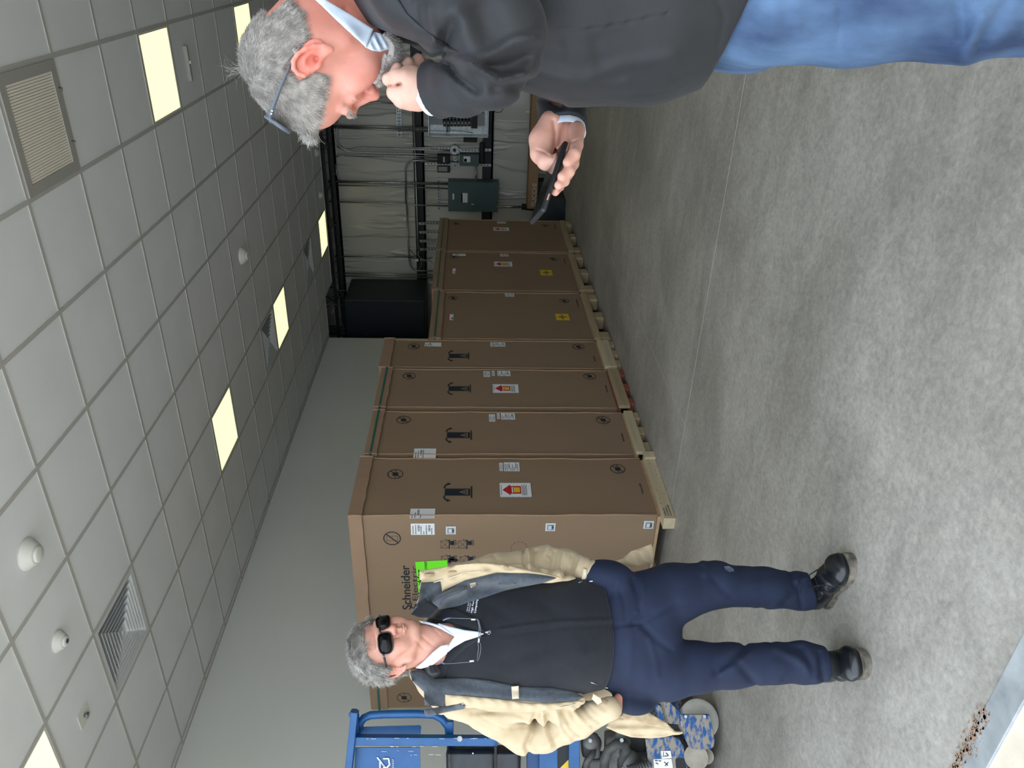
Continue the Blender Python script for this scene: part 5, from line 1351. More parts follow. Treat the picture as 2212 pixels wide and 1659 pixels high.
J.disp.append(lambda P: .0015*noise3(P, 26, 4)+.0006*noise3(P, 80, 5))
V, F = J.mesh(.0037); V = relax(V, F, 1, .3); JW = f2.W(V)
mesh_obj('jacket', JW, F, M_JACKET, m2, o2); jb = bvh_of(JW, F)
# cuffs of the shirt
def ring(name, c, ax, r, w, t, m, parent, o_, oval=(1, 1), ref=None):
    """short open band, closed solid"""
    ax = unit(ax); u = unit(np.cross(ax, ref if ref is not None else [0, 0, 1])); v = np.cross(ax, u); n = 40; vs = []
    for k in range(n):
        a = 2*PI*k/n; e = u*math.cos(a)*oval[0]+v*math.sin(a)*oval[1]
        for rr, h in ((r, -w/2), (r, w/2), (r-t/2, w/2+t*.4), (r-t, w/2), (r-t, -w/2)): vs.append(c+e*rr+ax*h)
    fs = [(k*5+q, k*5+(q+1) % 5, ((k+1) % n)*5+(q+1) % 5, ((k+1) % n)*5+q) for k in range(n) for q in range(5)]
    return mesh_obj(name, np.array(vs), np.array(fs), m, parent, o_)
cW = f2.W(ca); aW = f2.R@cd_
ring('shirt_cuff', cW+aW*.001, aW, .0372, .024, .0025, M_SHIRT2, m2, o2)
c2_, a2_ = f2.W(ce2), f2.R@cg_
ring('shirt_cuff', c2_+a2_*.001, a2_, .0418, .024, .0025, M_SHIRT2, m2, o2)
# collar, shirt front, lapel laid over neck and chest
jF = F
NB = Sculpt(); NB.chain([(L2(725, -70, 1.275), .078), (L2(790, -5, 1.275), .076), (L2(835, 36, 1.285), .068), (L2(880, 66, 1.31), .06)], .03)
NB.cone(L2(800, 40, 1.24), L2(860, 60, 1.27), .046, .04, .02)
NV, NF = NB.mesh(.006); nbv = comb((f2.W(NV), NF), (f2.W(headV2), headF2), (JW, F))
drape('shirt_collar', [(672, -40), (681, 0), (735, 52), (791, 103), (799, 84), (807, 63), (755, 30), (704, 0), (660, -40)], nbv, M_SHIRT2, m2, o2, step=1.6, thick=.004, edge=.0015, lift=.002, fallback=1.22)
drape('shirt_front', [(788, 102), (800, 82), (806, 68), (822, 72), (848, 92), (845, 105), (822, 112), (805, 110)], nbv, M_SHIRT2, m2, o2, step=1.5, thick=.004, edge=.003, lift=.0, fallback=1.24,
      bulge=lambda x, y: .004*math.sin((x*.9-y*.45)*.42))
drape('lapel', [(760, 25), (808, 58), (845, 72), (900, 92), (960, 112), (990, 112), (925, 70), (880, 30), (850, -20), (790, -30), (730, -20)], jb, M_JACKET, m2, o2, step=2.2, thick=.006, edge=.004, lift=.001)
# jeans and shoes
T_ = Sculpt()
T_.ecyl([(L2(1540, -28, 1.3), .175, .118), (L2(1640, -10, 1.30), .18, .112)], ez, .03)
T_.chain([(L2(1650, 0, 1.235), .098), (L2(1850, 8, 1.23), .089), (kneeL, .080), (floorpt(kneeL, .30), .066), (floorpt(kneeL, .06, .02, -.04), .062)], .03)
T_.chain([(L2(1650, -10, 1.37), .098), (L2(1850, -30, 1.39), .088), (kneeR, .078), (floorpt(kneeR, .30), .066), (floorpt(kneeR, .06, .02, -.04), .062)], .03)
z8 = lambda *pts: [(1300+x/2.37, y/2.37) for x, y in pts]
T_.disp.append(folds(f2, [(z8((1860, 290), (1900, 200), (1960, 80)), .014, .012), (z8((1850, 180), (1840, 80), (1820, 10)), .012, -.010), (z8((1930, 240), (1990, 120), (2060, 20)), .010, -.008), (z8((1225, 30), (1215, 230)), .006, -.005), (z8((880, 20), (900, 120)), .01, .004), (z8((760, 0), (790, 200)), .008, -.004), (z8((1000, 0), (1010, 180)), .008, .003), (z8((2000, 210), (2100, 150)), .012, .006)]))
T_.disp.append(lambda P: .0022*noise3(P, 30, 14)+.0008*noise3(P, 90, 15))
V, F = T_.mesh(.0055); V = relax(V, F, 1, .3); mesh_obj('jeans', f2.W(V), F, M_DENIM, m2, o2)
M_SHOEB = mat('black_leather', (16, 18, 22), (24, 27, 32), 12, .32, bump=.0006, bscale=60, coat=.2)
for side, kn in (('L', kneeL), ('R', kneeR)):
    w = f2.W(kn); w[2] = 0; SH = Sculpt(); fwd = unit([.25, .95, 0]); up = np.array([0, 0, 1.0])
    SH.chain([(w+up*.045-fwd*.06, .038), (w+up*.04+fwd*.06, .04), (w+up*.035+fwd*.16, .034)], .03); SH.cone(w+up*.06-fwd*.03, w+up*.10-fwd*.03, .045, .04, .02)
    SH.cut(lambda P: P[:, 2]-.004, w, 1, .002) if False else SH.ops.append((lambda P: -(P[:, 2]-.002), w, 1.0, .003, 'i'))
    V, F = SH.mesh(.006); mesh_obj('shoe', V, F, M_SHOEB, m2, o2)

# ---- glasses pushed up on the head
z1 = lambda x, y, d: at(500+x/5.53, y/5.53, d)
g = thing('eyeglasses', 'grey-framed glasses pushed up over the hair of the man in black jacket', 'glasses', f2.W(hp2(0, 40, 90)))
og = tuple(g.location)
def gmesh(name, mb, m, par=None): mb.v = [(a-og[0], b-og[1], c-og[2]) for a, b, c in mb.v]; return mb.build(name, m, par or g)
HW = lambda x, y, z: f2.W(hp2(x, y, z))
for s_ in (1, -1):
    mb = MB(); pts = [HW(s_*80, -20, 22), HW(s_*83, -15, 42), HW(s_*84, -8, 66), HW(s_*83, 0, 90), HW(s_*79, 6, 104)]
    mb.tube(pts, [.003, .0035, .0045, .0055, .006], 8, flat=.55); gmesh('temple_arm', mb, M_FRAME)
    for q in (0.35, .65):
        mb = MB(); a, b_ = np.array(pts[3]), np.array(pts[4]); c = a*(1-q)+b_*q-n_*s_*(.006); mb.tube([c-n_*s_*.0005, c+n_*s_*.001], .0016, 8); gmesh('rivet', mb, M_GALV)
    mb = MB(); ctr = (s_*38, 24, 112); n = 26; pr = []
    for k in range(n):
        a = 2*PI*k/n; ex, ey_ = math.cos(a), math.sin(a); pr.append(HW(ctr[0]+33*np.sign(ex)*abs(ex)**.7, ctr[1]+20*np.sign(ey_)*abs(ey_)**.8-(ex*s_+1)*3, ctr[2]-3*np.sign(ey_)*abs(ey_)**.8-(ex*s_+1)*3))
    mb.tube(pr, .0028, 8, closed=True); gmesh('rim', mb, M_FRAME)
    mb = MB(); nn = unit(np.cross(np.array(pr[6])-pr[0], np.array(pr[12])-pr[0]))*.0008
    cc = np.mean(pr, 0); mb.add([cc-nn]+[p_-nn for p_ in pr]+[cc+nn]+[p_+nn for p_ in pr], [(0, 1+k, 1+(k+1) % n) for k in range(n)]+[(n+1, n+2+(k+1) % n, n+2+k) for k in range(n)]+[(1+k, n+2+k, n+2+(k+1) % n, 1+(k+1) % n) for k in range(n)])
    gmesh('lens', mb, M_LENS)
mb = MB(); mb.tube([HW(-7, 12, 114), HW(0, 10, 116), HW(7, 12, 114)], .0028, 8); gmesh('bridge', mb, M_FRAME)

# ---- phone
A, B = at(1120+575/5.53, 180+690/5.53, 1.41), at(1120+298/5.53, 180+1525/5.53, 1.375)
ax = unit(B-A); wd = unit(FW*.068+UP*.016+0*RT); wd = unit(wd-ax*(wd@ax)); nn = np.cross(ax, wd)
if nn@UP < 0: nn = -nn
ph = thing('smartphone', 'black smartphone held low in the hand of the man in black jacket', 'phone', (A+B)/2+wd*.035); op = tuple(ph.location)
Lp = np.linalg.norm(B-A); Mx = Matrix(((ax[0], wd[0], nn[0], 0), (ax[1], wd[1], nn[1], 0), (ax[2], wd[2], nn[2], 0), (0, 0, 0, 1)))
mb = MB(); mb.box((-Lp/2, -.036, -.0048), (Lp/2, .036, .0048), bev=.0035, M=Mx); mb.build('phone_body', M_PHONE, ph)
mb = MB(); mb.box((-Lp/2+.004, -.032, .0046), (Lp/2-.004, .032, .0054), bev=.0006, M=Mx); mb.build('screen', M_GLASS, ph)
mb = MB(); mb.box((Lp/2-.035, -.0372, -.0015), (Lp/2-.022, -.0355, .0015), bev=.0008, M=Mx); mb.build('side_button', mat('button_copper', (176, 132, 112), None, 5, .4), ph)
mb = MB(); mb.box((-Lp/2+.008, -.037, -.001), (-Lp/2+.03, -.0358, .001), bev=.0005, M=Mx); mb.build('volume_key', M_PHONE, ph)
# ================================================================== man in tan jacket
M_TAN = mat('tan_canvas', (184, 165, 134), (196, 178, 147), 14, .8, bump=.0004, bscale=260, sheen=.15)
M_TAN2 = mat('tan_facing', (184, 166, 134), (194, 176, 146), 14, .85)
M_VEL = mat('velcro_tan', (160, 138, 108), None, 9, .9)
M_FLEECE = mat('grey_fleece', (60, 67, 75), (74, 81, 90), 90, .95, bump=.0012, bscale=420, sheen=.2)
M_NAVY = mat('navy_fleece', (13, 17, 24), (17, 22, 31), 40, .92, bump=.0006, bscale=520, sheen=.1)
M_TROU = mat('navy_trousers', (15, 26, 50), (20, 33, 61), 9, .85, bump=.0003, bscale=700)
M_SHIRT1 = mat('striped_shirt', (198, 208, 232), (214, 222, 242), 60, .8)
f1 = Frame(1300, 1370, 2.72); L1 = f1.L; ey = np.array([0, 1.0, 0])
w_ = on(1840, 1360, 2, 0); base1 = np.array([w_[0], w_[1], 0])
m1 = thing('person', 'man in open tan jacket and sunglasses standing in front of the cartons, hands in pockets', 'person', base1)
o1 = tuple(m1.location)
def head_pose(px, py, d, yaw, roll, pitch, sc, nas=(0, 97, 5)):
    h = unit(ray(px, py)*np.array([1, 1, 0])); rt = unit(np.cross(h, [0, 0, 1.0])); yaw, roll, pitch = [math.radians(q) for q in (yaw, roll, pitch)]
    Fw = math.cos(yaw)*(-h)+math.sin(yaw)*rt; Up_ = math.cos(roll)*np.array([0, 0, 1.0])-math.sin(roll)*rt; Up_ = unit(Up_-Fw*(Up_@Fw))
    F3 = Fw*math.cos(pitch)+Up_*math.sin(pitch); Up_ = unit(Up_*math.cos(pitch)-Fw*math.sin(pitch)); Fw = F3
    X = np.cross(Fw, Up_); X = X if X@rt > 0 else -X
    Rm = np.stack([X, Fw, Up_], 1); return Rm, at(px, py, d)-Rm@(np.array(nas, float)*sc*.001)
SC1 = 1.09
RW1, OW1 = head_pose(823, 1365, 2.55, 31, 12, 4, SC1)
R1 = f1.R.T@RW1; O1 = f1.toL(OW1)
S = Sculpt(); hp1_ = sculpt_head(S, (R1, O1), smile=True, sc=SC1, ear=(-6, -9), es=1.2)
def hp1(x, y, z): return O1+R1@(np.array([x, y, z])*.001*SC1)
S.chain([(hp1(0, -26, -48), .060), (L1(930, 1398, 2.66), .056), (L1(975, 1385, 2.71), .055)], .03)
S.cone(hp1(0, 30, -84), L1(968, 1372, 2.66), .038, .040, .03)
S.disp.append(folds(f1, [([(912, 1375), (935, 1395), (950, 1400)], .004, -.002), ([(930, 1352), (950, 1372)], .004, -.0015), ([(900, 1385), (915, 1400)], .005, -.002)]))
V, F = S.mesh(.0028); V = relax(V, F, 1, .3); tint = head_tint(V, R1/SC1*1.0, O1, .8) if False else head_tint(O1+(V-O1)/SC1, R1, O1, .6)*np.array([.93, 1.06, 1.03])
bV, bF, bT = [f1.W(V)], [F], [tint]; hV1, hF1 = V, F
# teeth showing in the smile
S = Sculpt()
S.ecyl([(L1(1000, 1378, 2.75), .15, .08), (L1(1150, 1375, 2.73), .15, .10), (L1(1300, 1370, 2.73), .145, .10), (L1(1380, 1368, 2.73), .14, .09)], ey, .04)
shL, elL, wrL = L1(1005, 1285, 2.79), L1(1150, 1222, 2.85), L1(1280, 1240, 2.71)
shR, elR, wrR = L1(1010, 1500, 2.77), L1(1145, 1582, 2.81), L1(1328, 1526, 2.66)
S.chain([(shL, .035), (elL, .030), (L1(1225, 1226, 2.79), .026), (wrL, .026)], .02); S.chain([(shR, .035), (elR, .032), (L1(1250, 1556, 2.72), .028), (wrR, .026)], .02)
hipL, hipR = L1(1375, 1312, 2.74), L1(1375, 1425, 2.73)
knL, knR = L1(1560, 1262, 2.80), L1(1580, 1438, 2.70)
anL, anR = L1(1752, 1282, 2.87), L1(1800, 1434, 2.70)
S.chain([(hipL, .07), (knL, .045), (anL, .035)], .03); S.chain([(hipR, .07), (knR, .045), (anR, .035)], .03)
# hands inside the trouser pockets
for wr, hd, sg in ((wrL, L1(1322, 1266, 2.735), 1), (wrR, L1(1366, 1482, 2.725), -1)):
    S.cone(wr, hd, .024, .022, .01); S.ell(hd, (.038, .030, .015), k=.012)
    for k in range(4): o_k = np.array([0, -.026+.017*k, 0]); S.chain([(hd+o_k+np.array([.028, 0, 0]), .0085), (hd+o_k+np.array([.060-.003*abs(k-1), 0, .006]), .0078), (hd+o_k+np.array([.078-.005*abs(k-1), 0, .014]), .007)], .003)
    S.chain([(hd+np.array([-.01, .02*sg, -.01]), .011), (hd+np.array([.02, .036*sg*-1, -.012]), .009), (hd+np.array([.04, .038*sg*-1, -.012]), .0078)], .004)
V, F = S.mesh(.006); bV.append(f1.W(V)); bF.append(F); bT.append(skin_tint(V)*np.array([1, .92, .9]))
off = 0; FF = []
for v, f_ in zip(bV, bF): FF.append(f_+off); off += len(v)
mesh_obj('body', np.concatenate(bV), np.concatenate(FF), M_SKIN, m1, o1, tint=np.concatenate(bT))
# hair
def rule1(q):
    q = q/SC1; x, y, z = q[:, 0], q[:, 1], q[:, 2]; ax = np.abs(x)
    line = np.interp(y, [-200, -52, -40, -34, -30, 2, 10, 26, 40, 52, 62, 100, 200], [-50, -48, -40, -30, 26, 26, -6, 10, 34, 46, 52, 57, 60])
    top = np.where(ax < 45, np.interp(y, [-200, 0, 40, 100, 200], [-50, 42, 52, 57, 60]), line)
    t = np.clip((z-top)/5, 0, 1); sd = np.clip((z-line)/5, 0, 1); w = np.clip((ax-38)/14, 0, 1); return t*(1-w)+sd*w
def comb1(q):
    c = np.zeros_like(q); wv = np.sin(q[:, 2]*.12+q[:, 1]*.08); fr = np.clip((q[:, 1]-20)/30, 0, 1)*np.clip((q[:, 2]-35)/20, 0, 1); c[:, 0] = .6*wv-.5-.3*fr; c[:, 1] = np.where((q[:, 2] > 55) & (q[:, 1] > 20), .35, -.75)+.5*np.cos(q[:, 0]*.1+q[:, 2]*.05); c[:, 2] = np.where(q[:, 2] > 60, .2, -.9); return c
def tint1(q, rs):
    cl = .5+.5*np.sin(q[:, 0]*.09+q[:, 1]*.13+np.sin(q[:, 2]*.11)*2); return ((.62+.42*cl)*rs.uniform(.8, 1.12, len(q)))[:, None]*np.array([1.0, .99, .98])
hair_cap('hair', f1, hV1, hF1, R1, O1, rule1, 17000, lambda q: np.where(q[:, 2] > 30, .034, .018), comb1, m1, o1, 21, r=.0007, tintf=tint1, shell=.017, curl=.14, lift=.16)
# sunglasses: a thing of its own
sg_ = thing('sunglasses', 'black sunglasses worn by the man in tan jacket', 'sunglasses', f1.W(hp1(0, 96, 0))); os_ = tuple(sg_.location)
HW1 = lambda x, y, z: f1.W(hp1(x, y, z))
M_SUN = mat('sunglass_black', (14, 15, 17), None, 5, .25); M_SUNL = mat('sunglass_lens', (10, 9, 10), (18, 14, 14), 3, .22, spec=.25)
def add_to(root, o_, name, mb, m): mb.v = [(a-o_[0], b-o_[1], c-o_[2]) for a, b, c in mb.v]; return mb.build(name, m, root)
for s_ in (-1, 1):
    n = 30; rim = []
    for k in range(n):
        a = 2*PI*k/n; ex, e2 = math.cos(a), math.sin(a); X_ = s_*(36+28.5*np.sign(ex)*abs(ex)**.62*1.0); Z_ = -4+20.5*np.sign(e2)*abs(e2)**.68 + (3 if e2 > 0 else -1.5)*(.3 if ex*1 > 0 else 0)
        rim.append((X_, 103-abs(X_)**2*.006, Z_))
    mb = MB(); mb.tube([HW1(*q) for q in rim], .0022, 6, closed=True); r_ = add_to(sg_, os_, 'rim', mb, M_SUN)
    c = (s_*35, 104-35**2*.006+1.5, -4); mb = MB()
    fr_ = [HW1(c[0], c[1]+1.5, c[2])]+[HW1(*q) for q in rim]; bk = [HW1(c[0], c[1]-1.5, c[2])]+[HW1(q[0], q[1]-2.5, q[2]) for q in rim]
    mb.add(fr_+bk, [(0, 1+k, 1+(k+1) % n) for k in range(n)]+[(n+1, n+2+(k+1) % n, n+2+k) for k in range(n)]+[(1+k, n+2+k, n+2+(k+1) % n, 1+(k+1) % n) for k in range(n)], 0, True)
    add_to(sg_, os_, 'lens', mb, M_SUNL)
    mb = MB(); mb.tube([HW1(s_*61, 80, 6), HW1(s_*70, 72, 6), HW1(s_*76, 40, 5), HW1(s_*79, 8, 4), HW1(s_*80, -8, 0)], [.0045, .004, .003, .0025, .0025], 8); t_ = add_to(sg_, os_, 'temple_arm', mb, M_SUN)
    mb = MB(); mb.box((-.006, -.003, -.004), (.006, .003, .004), bev=.001, M=Matrix.Translation(Vector(HW1(s_*66, 77, 6)))); add_to(sg_, os_, 'hinge_badge', mb, MATS['glasses_grey'])
mb = MB(); mb.tube([HW1(-10, 103, 6), HW1(0, 105, 8), HW1(10, 103, 6)], .003, 8); add_to(sg_, os_, 'bridge', mb, M_SUN)
# teeth
mb = MB(); mb.tube([HW1(-16, 84, -62), HW1(-8, 89, -63), HW1(0, 91, -63), HW1(8, 89, -63), HW1(16, 84, -62)], .0042, 8, flat=.8); mb.v = [(a-o1[0], b-o1[1], c-o1[2]) for a, b, c in mb.v]; mb.build('teeth', mat('teeth', (206, 190, 160), None, 9, .3), m1)

# ---- fleece pullover
P_ = Sculpt()
P_.ecyl([(L1(955, 1378, 2.72), .085, .075), (L1(985, 1380, 2.73), .155, .095), (L1(1040, 1380, 2.72), .185, .118), (L1(1150, 1378, 2.71), .190, .135), (L1(1240, 1372, 2.70), .196, .142), (L1(1306, 1368, 2.715), .190, .132)], ey, .025)
P_.cut(lambda P: -(P[:, 0]-L1(1318, 1370, 2.7)[0]-.03*((P[:, 1]/.2)**2*-1+.0)), (0, 0, 0), 9, .012)
P_.ell(L1(950, 1372, 2.62), (.07, .045, .06), k=.02, mode='s')
zz = lambda *pts: [(700+x/2.949, 1150+y/2.949) for x, y in pts]
P_.disp.append(folds(f1, [(zz((1110, 620), (1300, 590), (1500, 570), (1830, 560)), .004, .004), (zz((1120, 600), (1500, 545), (1830, 530)), .004, -.0025), (zz((1130, 660), (1500, 610), (1830, 590)), .004, -.0025),
  (zz((790, 830), (770, 900), (755, 1000)), .006, -.006), (zz((750, 960), (850, 930), (1000, 925)), .01, -.003), (zz((1830, 520), (1820, 700), (1790, 950)), .004, -.003), (zz((1800, 520), (1790, 700), (1765, 950)), .006, .003),
  (zz((1600, 700), (1650, 780), (1600, 880)), .02, .003), (zz((1200, 380), (1350, 430), (1500, 520)), .02, -.004), (zz((1000, 440), (1200, 560)), .02, -.003), (zz((1200, 900), (1450, 800), (1700, 760)), .025, .003), (zz((1150, 820), (1350, 760)), .02, -.003),
  (zz((690, 400), (740, 480), (760, 560)), .006, -.006)]))
P_.disp.append(lambda P: .0022*noise3(P, 20, 31))
V, F = P_.mesh(.0055); V = relax(V, F, 1, .4); PW = f1.W(V); PF_ = F; mesh_obj('pullover', PW, F, M_NAVY, m1, o1); pb = bvh_of(PW, F)
# stand-up collar leaves of the pullover
z5c = lambda *pts: [(880+x/4.482, 1190+y/4.482) for x, y in pts]
NK = Sculpt(); NK.chain([(L1(895, 1402, 2.665), .072), (L1(955, 1388, 2.67), .076), (L1(1010, 1378, 2.70), .096)], .03); NK.cone(L1(950, 1375, 2.66), L1(1050, 1358, 2.685), .07, .09, .03)
V, F = NK.mesh(.008); nk = comb((f1.W(V), F), (PW, PF_), (f1.W(hV1), hF1))
drape('shirt_body', z5c((300, 700), (420, 735), (560, 766), (690, 782), (745, 802), (690, 832), (560, 872), (450, 935), (380, 992), (392, 925), (440, 850), (455, 828), (380, 770), (300, 735)), nk, M_SHIRT1, m1, o1, step=1.0, thick=.005, edge=.002, lift=.003, fallback=2.585)
drape('shirt_collar', z5c((75, 1135), (130, 1142), (240, 1112), (385, 995), (398, 905), (330, 915), (300, 935), (240, 985), (160, 1065)), nk, M_SHIRT1, m1, o1, step=1.0, thick=.005, edge=.0015, lift=.004, fallback=2.59)
drape('shirt_collar', z5c((110, 676), (200, 688), (330, 722), (420, 790), (505, 845), (455, 830), (330, 760), (240, 722), (140, 700)), nk, M_SHIRT1, m1, o1, step=1.0, thick=.005, edge=.0015, lift=.004, fallback=2.60)
# zipper pull and button
mb = MB(); a, b_ = at(1048, 1366, 2.565), at(1058, 1364, 2.565); mb.tube([a, b_], .003, 6); c = at(1062, 1364, 2.565); mb.v = [(x-o1[0], y-o1[1], z-o1[2]) for x, y, z in mb.v]; mb.build('zip_pull', M_GALV, m1)
def on_bvh(bv, x, y, lift=.002):
    d = unit(ray(x, y)); h = bv.ray_cast(Vector(CAMP), Vector(d)); return None if h[0] is None else np.array(h[0])-d*lift
def wire_on(name, px, bv, r, m, lift=.002, closed=False, n=6):
    pts = [on_bvh(bv, x, y, lift) for x, y in px]; pts = [p for p in pts if p is not None]
    if len(pts) < 2: return None
    mb = MB(); mb.tube(pts, r, n, closed=closed); mb.v = [(x-o1[0], y-o1[1], z-o1[2]) for x, y, z in mb.v]; return mb.build(name, m, m1)
wire_on('zip_ring', zz((1040, 628), (1058, 625), (1062, 638), (1050, 650), (1040, 645)), pb, .0012, M_GALV, closed=True)
for q in (zz((1700, 955), (1745, 970)), zz((1622, 320), (1645, 312))): wire_on('zip_pull', q, pb, .0022, M_GALV)
# embroidery on the chest
def text_on(name, s, p0, p1, h_px, bv, m, bold=0.0, lift=.0015, o_=o1, parent=m1):
    me = text_mesh(s, 1.0, bold, depth=.03); xs = [v.co.x for v in me.vertices]; w = max(xs); p0, p1 = np.array(p0, float), np.array(p1, float); u = (p1-p0)/w; L_ = np.linalg.norm(p1-p0); v_ = np.array([-abs((p1-p0)[1]), (p1-p0)[0]*-1 if False else 0.0]); v_ = np.array([u[1], -u[0]]); v_ = v_/np.linalg.norm(v_)
    if v_[0] > 0: v_ = -v_
    for v in me.vertices:
        q = p0+u*v.co.x+v_*(v.co.y/.73*h_px); p = on_bvh(bv, q[0], q[1], lift+(.001 if v.co.z > 0 else 0.0))
        if p is None: p = at(q[0], q[1], 2.58)
        v.co = Vector(p-np.array(o_))
    return link(name, me, m, parent)
M_EMB = mat('embroidery_white', (226, 228, 240), None, 9, .8); M_EMBR = mat('embroidery_red', (150, 40, 56), None, 9, .8)
text_on('embroidery', 'TEXAS TECH UNIVERSITY', (880+583/4.482, 1190+588/4.482), (880+618/4.482, 1190+405/4.482), 2.6, pb, M_EMB, .004)
text_on('embroidery', 'Information Technology', (880+600/4.482, 1190+594/4.482), (880+634/4.482, 1190+405/4.482), 2.6, pb, M_EMB, .006)
text_on('embroidery', 'High Performance', (880+628/4.482, 1190+604/4.482), (880+668/4.482, 1190+370/4.482), 4.2, pb, M_EMB, .012)
text_on('embroidery', 'Computing Center', (880+662/4.482, 1190+604/4.482), (880+698/4.482, 1190+372/4.482), 4.6, pb, M_EMB, .012)
def emb(mb_px, m, r=.0009): return wire_on('embroidery', mb_px, pb, r, m, lift=.0025)
emb(z5c((482, 532), (500, 484)), M_EMB, .0016); emb(z5c((490, 505), (560, 485)), M_EMBR, .0022); emb(z5c((505, 530), (520, 488)), M_EMBR, .0018); emb(z5c((530, 520), (545, 480)), M_EMB, .0012); emb(z5c((555, 512), (565, 480)), M_EMBR, .0018)
# reading glasses hung in the collar
rg = thing('eyeglasses', 'thin metal reading glasses hanging from the collar of the man in tan jacket', 'glasses', at(1033, 1370, 2.56)); org = tuple(rg.location)
def hang(name, px, r, m, d=2.562, closed=False):
    mb = MB(); mb.tube([at(x, y, d) for x, y in px], r, 6, closed=closed); return add_to(rg, org, name, mb, m)
M_GUN = mat('gunmetal', (88, 96, 98), (110, 116, 118), 20, .3, metal=.7)
hang('temple_arm', z5c((345, 670), (420, 650), (640, 656), (668, 658)), .0013, M_GUN, 2.568); hang('temple_arm', z5c((330, 1085), (385, 1092), (620, 1075), (655, 1070)), .0013, M_GUN, 2.568)
hang('temple_tip', z5c((345, 672), (380, 655), (418, 648)), .0025, mat('tip_blue', (96, 104, 150), None, 5, .4), 2.568); hang('temple_tip', z5c((318, 1072), (340, 1085), (365, 1092)), .0025, MATS['tip_blue'], 2.568)
hang('hinge', z5c((618, 664), (660, 664)), .0028, M_PALE); hang('hinge', z5c((602, 1068), (645, 1064)), .0028, M_PALE)
hang('rim', z5c((668, 655), (690, 670), (706, 740), (712, 800), (704, 840), (690, 845), (693, 800), (695, 730), (684, 680)), .0016, M_GUN, closed=True)
hang('rim', z5c((690, 880), (708, 895), (712, 940), (704, 1000), (690, 1050), (676, 1072), (682, 1000), (690, 940), (684, 895)), .0016, M_GUN, closed=True)
hang('nose_pad', z5c((690, 845), (694, 862), (688, 885)), .0030, M_PALE)

# ---- trousers
T = Sculpt()
T.ecyl([(L1(1285, 1370, 2.73), .175, .115), (L1(1340, 1368, 2.735), .205, .125), (L1(1400, 1362, 2.74), .18, .12)], ey, .03)
T.chain([(L1(1392, 1306, 2.75), .118), (L1(1453, 1282, 2.77), .104), (L1(1548, 1262, 2.80), .078), (L1(1652, 1270, 2.84), .071), (L1(1728, 1277, 2.865), .066), (L1(1752, 1278, 2.87), .063)], .025)
T.chain([(L1(1392, 1432, 2.73), .118), (L1(1440, 1445, 2.72), .104), (L1(1500, 1441, 2.71), .086), (L1(1579, 1438, 2.70), .074), (L1(1674, 1432, 2.69), .067), (L1(1735, 1431, 2.69), .070), (L1(1765, 1433, 2.69), .058), (L1(1792, 1434, 2.69), .054)], .02)
T.ell(L1(1300, 1240, 2.72), (.075, .05, .07), k=.03); T.ell(L1(1370, 1515, 2.70), (.075, .042, .07), k=.03); T.ell(L1(1330, 1250, 2.72), (.06, .05, .06), k=.03)
t3 = lambda *pts: [(1200+x/3.16, 1150+y/3.16) for x, y in pts]
T.cut(lambda P: np.maximum(-((P-L1(1786, 1434, 2.69))@unit([1, -.05, -.1])), np.abs(P[:, 1]-L1(1786, 1434, 2.69)[1])-.12), L1(1790, 1434, 2.69), .15, .003)
T.cut(lambda P: np.maximum(-((P-L1(1752, 1278, 2.87))@unit([1, -.22, -.1])), np.abs(P[:, 1]-L1(1752, 1278, 2.87)[1])-.12), L1(1752, 1278, 2.87), .15, .003)
T.disp.append(folds(f1, [
 (t3((400, 640), (500, 630), (590, 625), (635, 675)), .006, -.006), (t3((520, 620), (580, 560), (560, 420), (520, 320)), .010, -.008), (t3((590, 630), (660, 580), (760, 520), (820, 480)), .010, -.006), (t3((480, 610), (470, 480), (440, 400)), .008, -.005), (t3((560, 540), (600, 430), (590, 320)), .009, .005),
 (t3((800, 520), (1000, 460), (1230, 435), (1500, 465)), .003, -.002), (t3((1080, 320), (1150, 400), (1200, 440)), .015, -.005), (t3((1000, 200), (1030, 230), (1020, 280)), .010, .008), (t3((1200, 215), (1300, 300), (1500, 300)), .02, -.004),
 (t3((1560, 470), (1650, 400), (1600, 290)), .012, -.010), (t3((1500, 480), (1580, 430)), .014, .008), (t3((1680, 510), (1660, 400), (1690, 290)), .008, -.009), (t3((1640, 330), (1720, 300)), .01, .006), (t3((1400, 520), (1520, 470)), .010, -.006),
 (t3((590, 650), (700, 740), (780, 800)), .010, -.006), (t3((640, 720), (680, 860), (700, 1000)), .010, .004), (t3((520, 700), (510, 900), (500, 1150)), .012, .003), (t3((450, 800), (430, 1000), (420, 1150)), .010, -.003),
 (t3((1100, 950), (1200, 860), (1290, 780)), .014, -.010), (t3((1130, 960), (1260, 890), (1330, 820)), .012, .010), (t3((1250, 900), (1320, 980), (1370, 1020)), .014, -.010), (t3((1500, 780), (1600, 830), (1700, 900), (1780, 1000)), .016, .012), (t3((1680, 800), (1730, 880), (1760, 980)), .012, -.012), (t3((1800, 830), (1810, 900), (1825, 1000)), .009, -.012), (t3((1560, 1000), (1650, 920)), .010, -.006), (t3((1480, 760), (1560, 800), (1640, 790)), .016, -.008), (t3((1400, 1000), (1500, 900)), .02, .005),
 (t3((1845, 805), (1850, 900), (1845, 990)), .0025, -.002), (t3((1730, 290), (1725, 400), (1700, 500)), .0025, -.002), (t3((330, 520), (360, 480), (420, 300)), .004, -.003)]))
T.disp.append(lambda P: .002*noise3(P, 22, 41))
V, F = T.mesh(.0058); V = relax(V, F, 1, .3); TW = f1.W(V); mesh_obj('trousers', TW, F, M_TROU, m1, o1); tb = bvh_of(TW, F)
tt = mat('dust_mark', (88, 98, 116), (60, 76, 104), 60, .95)
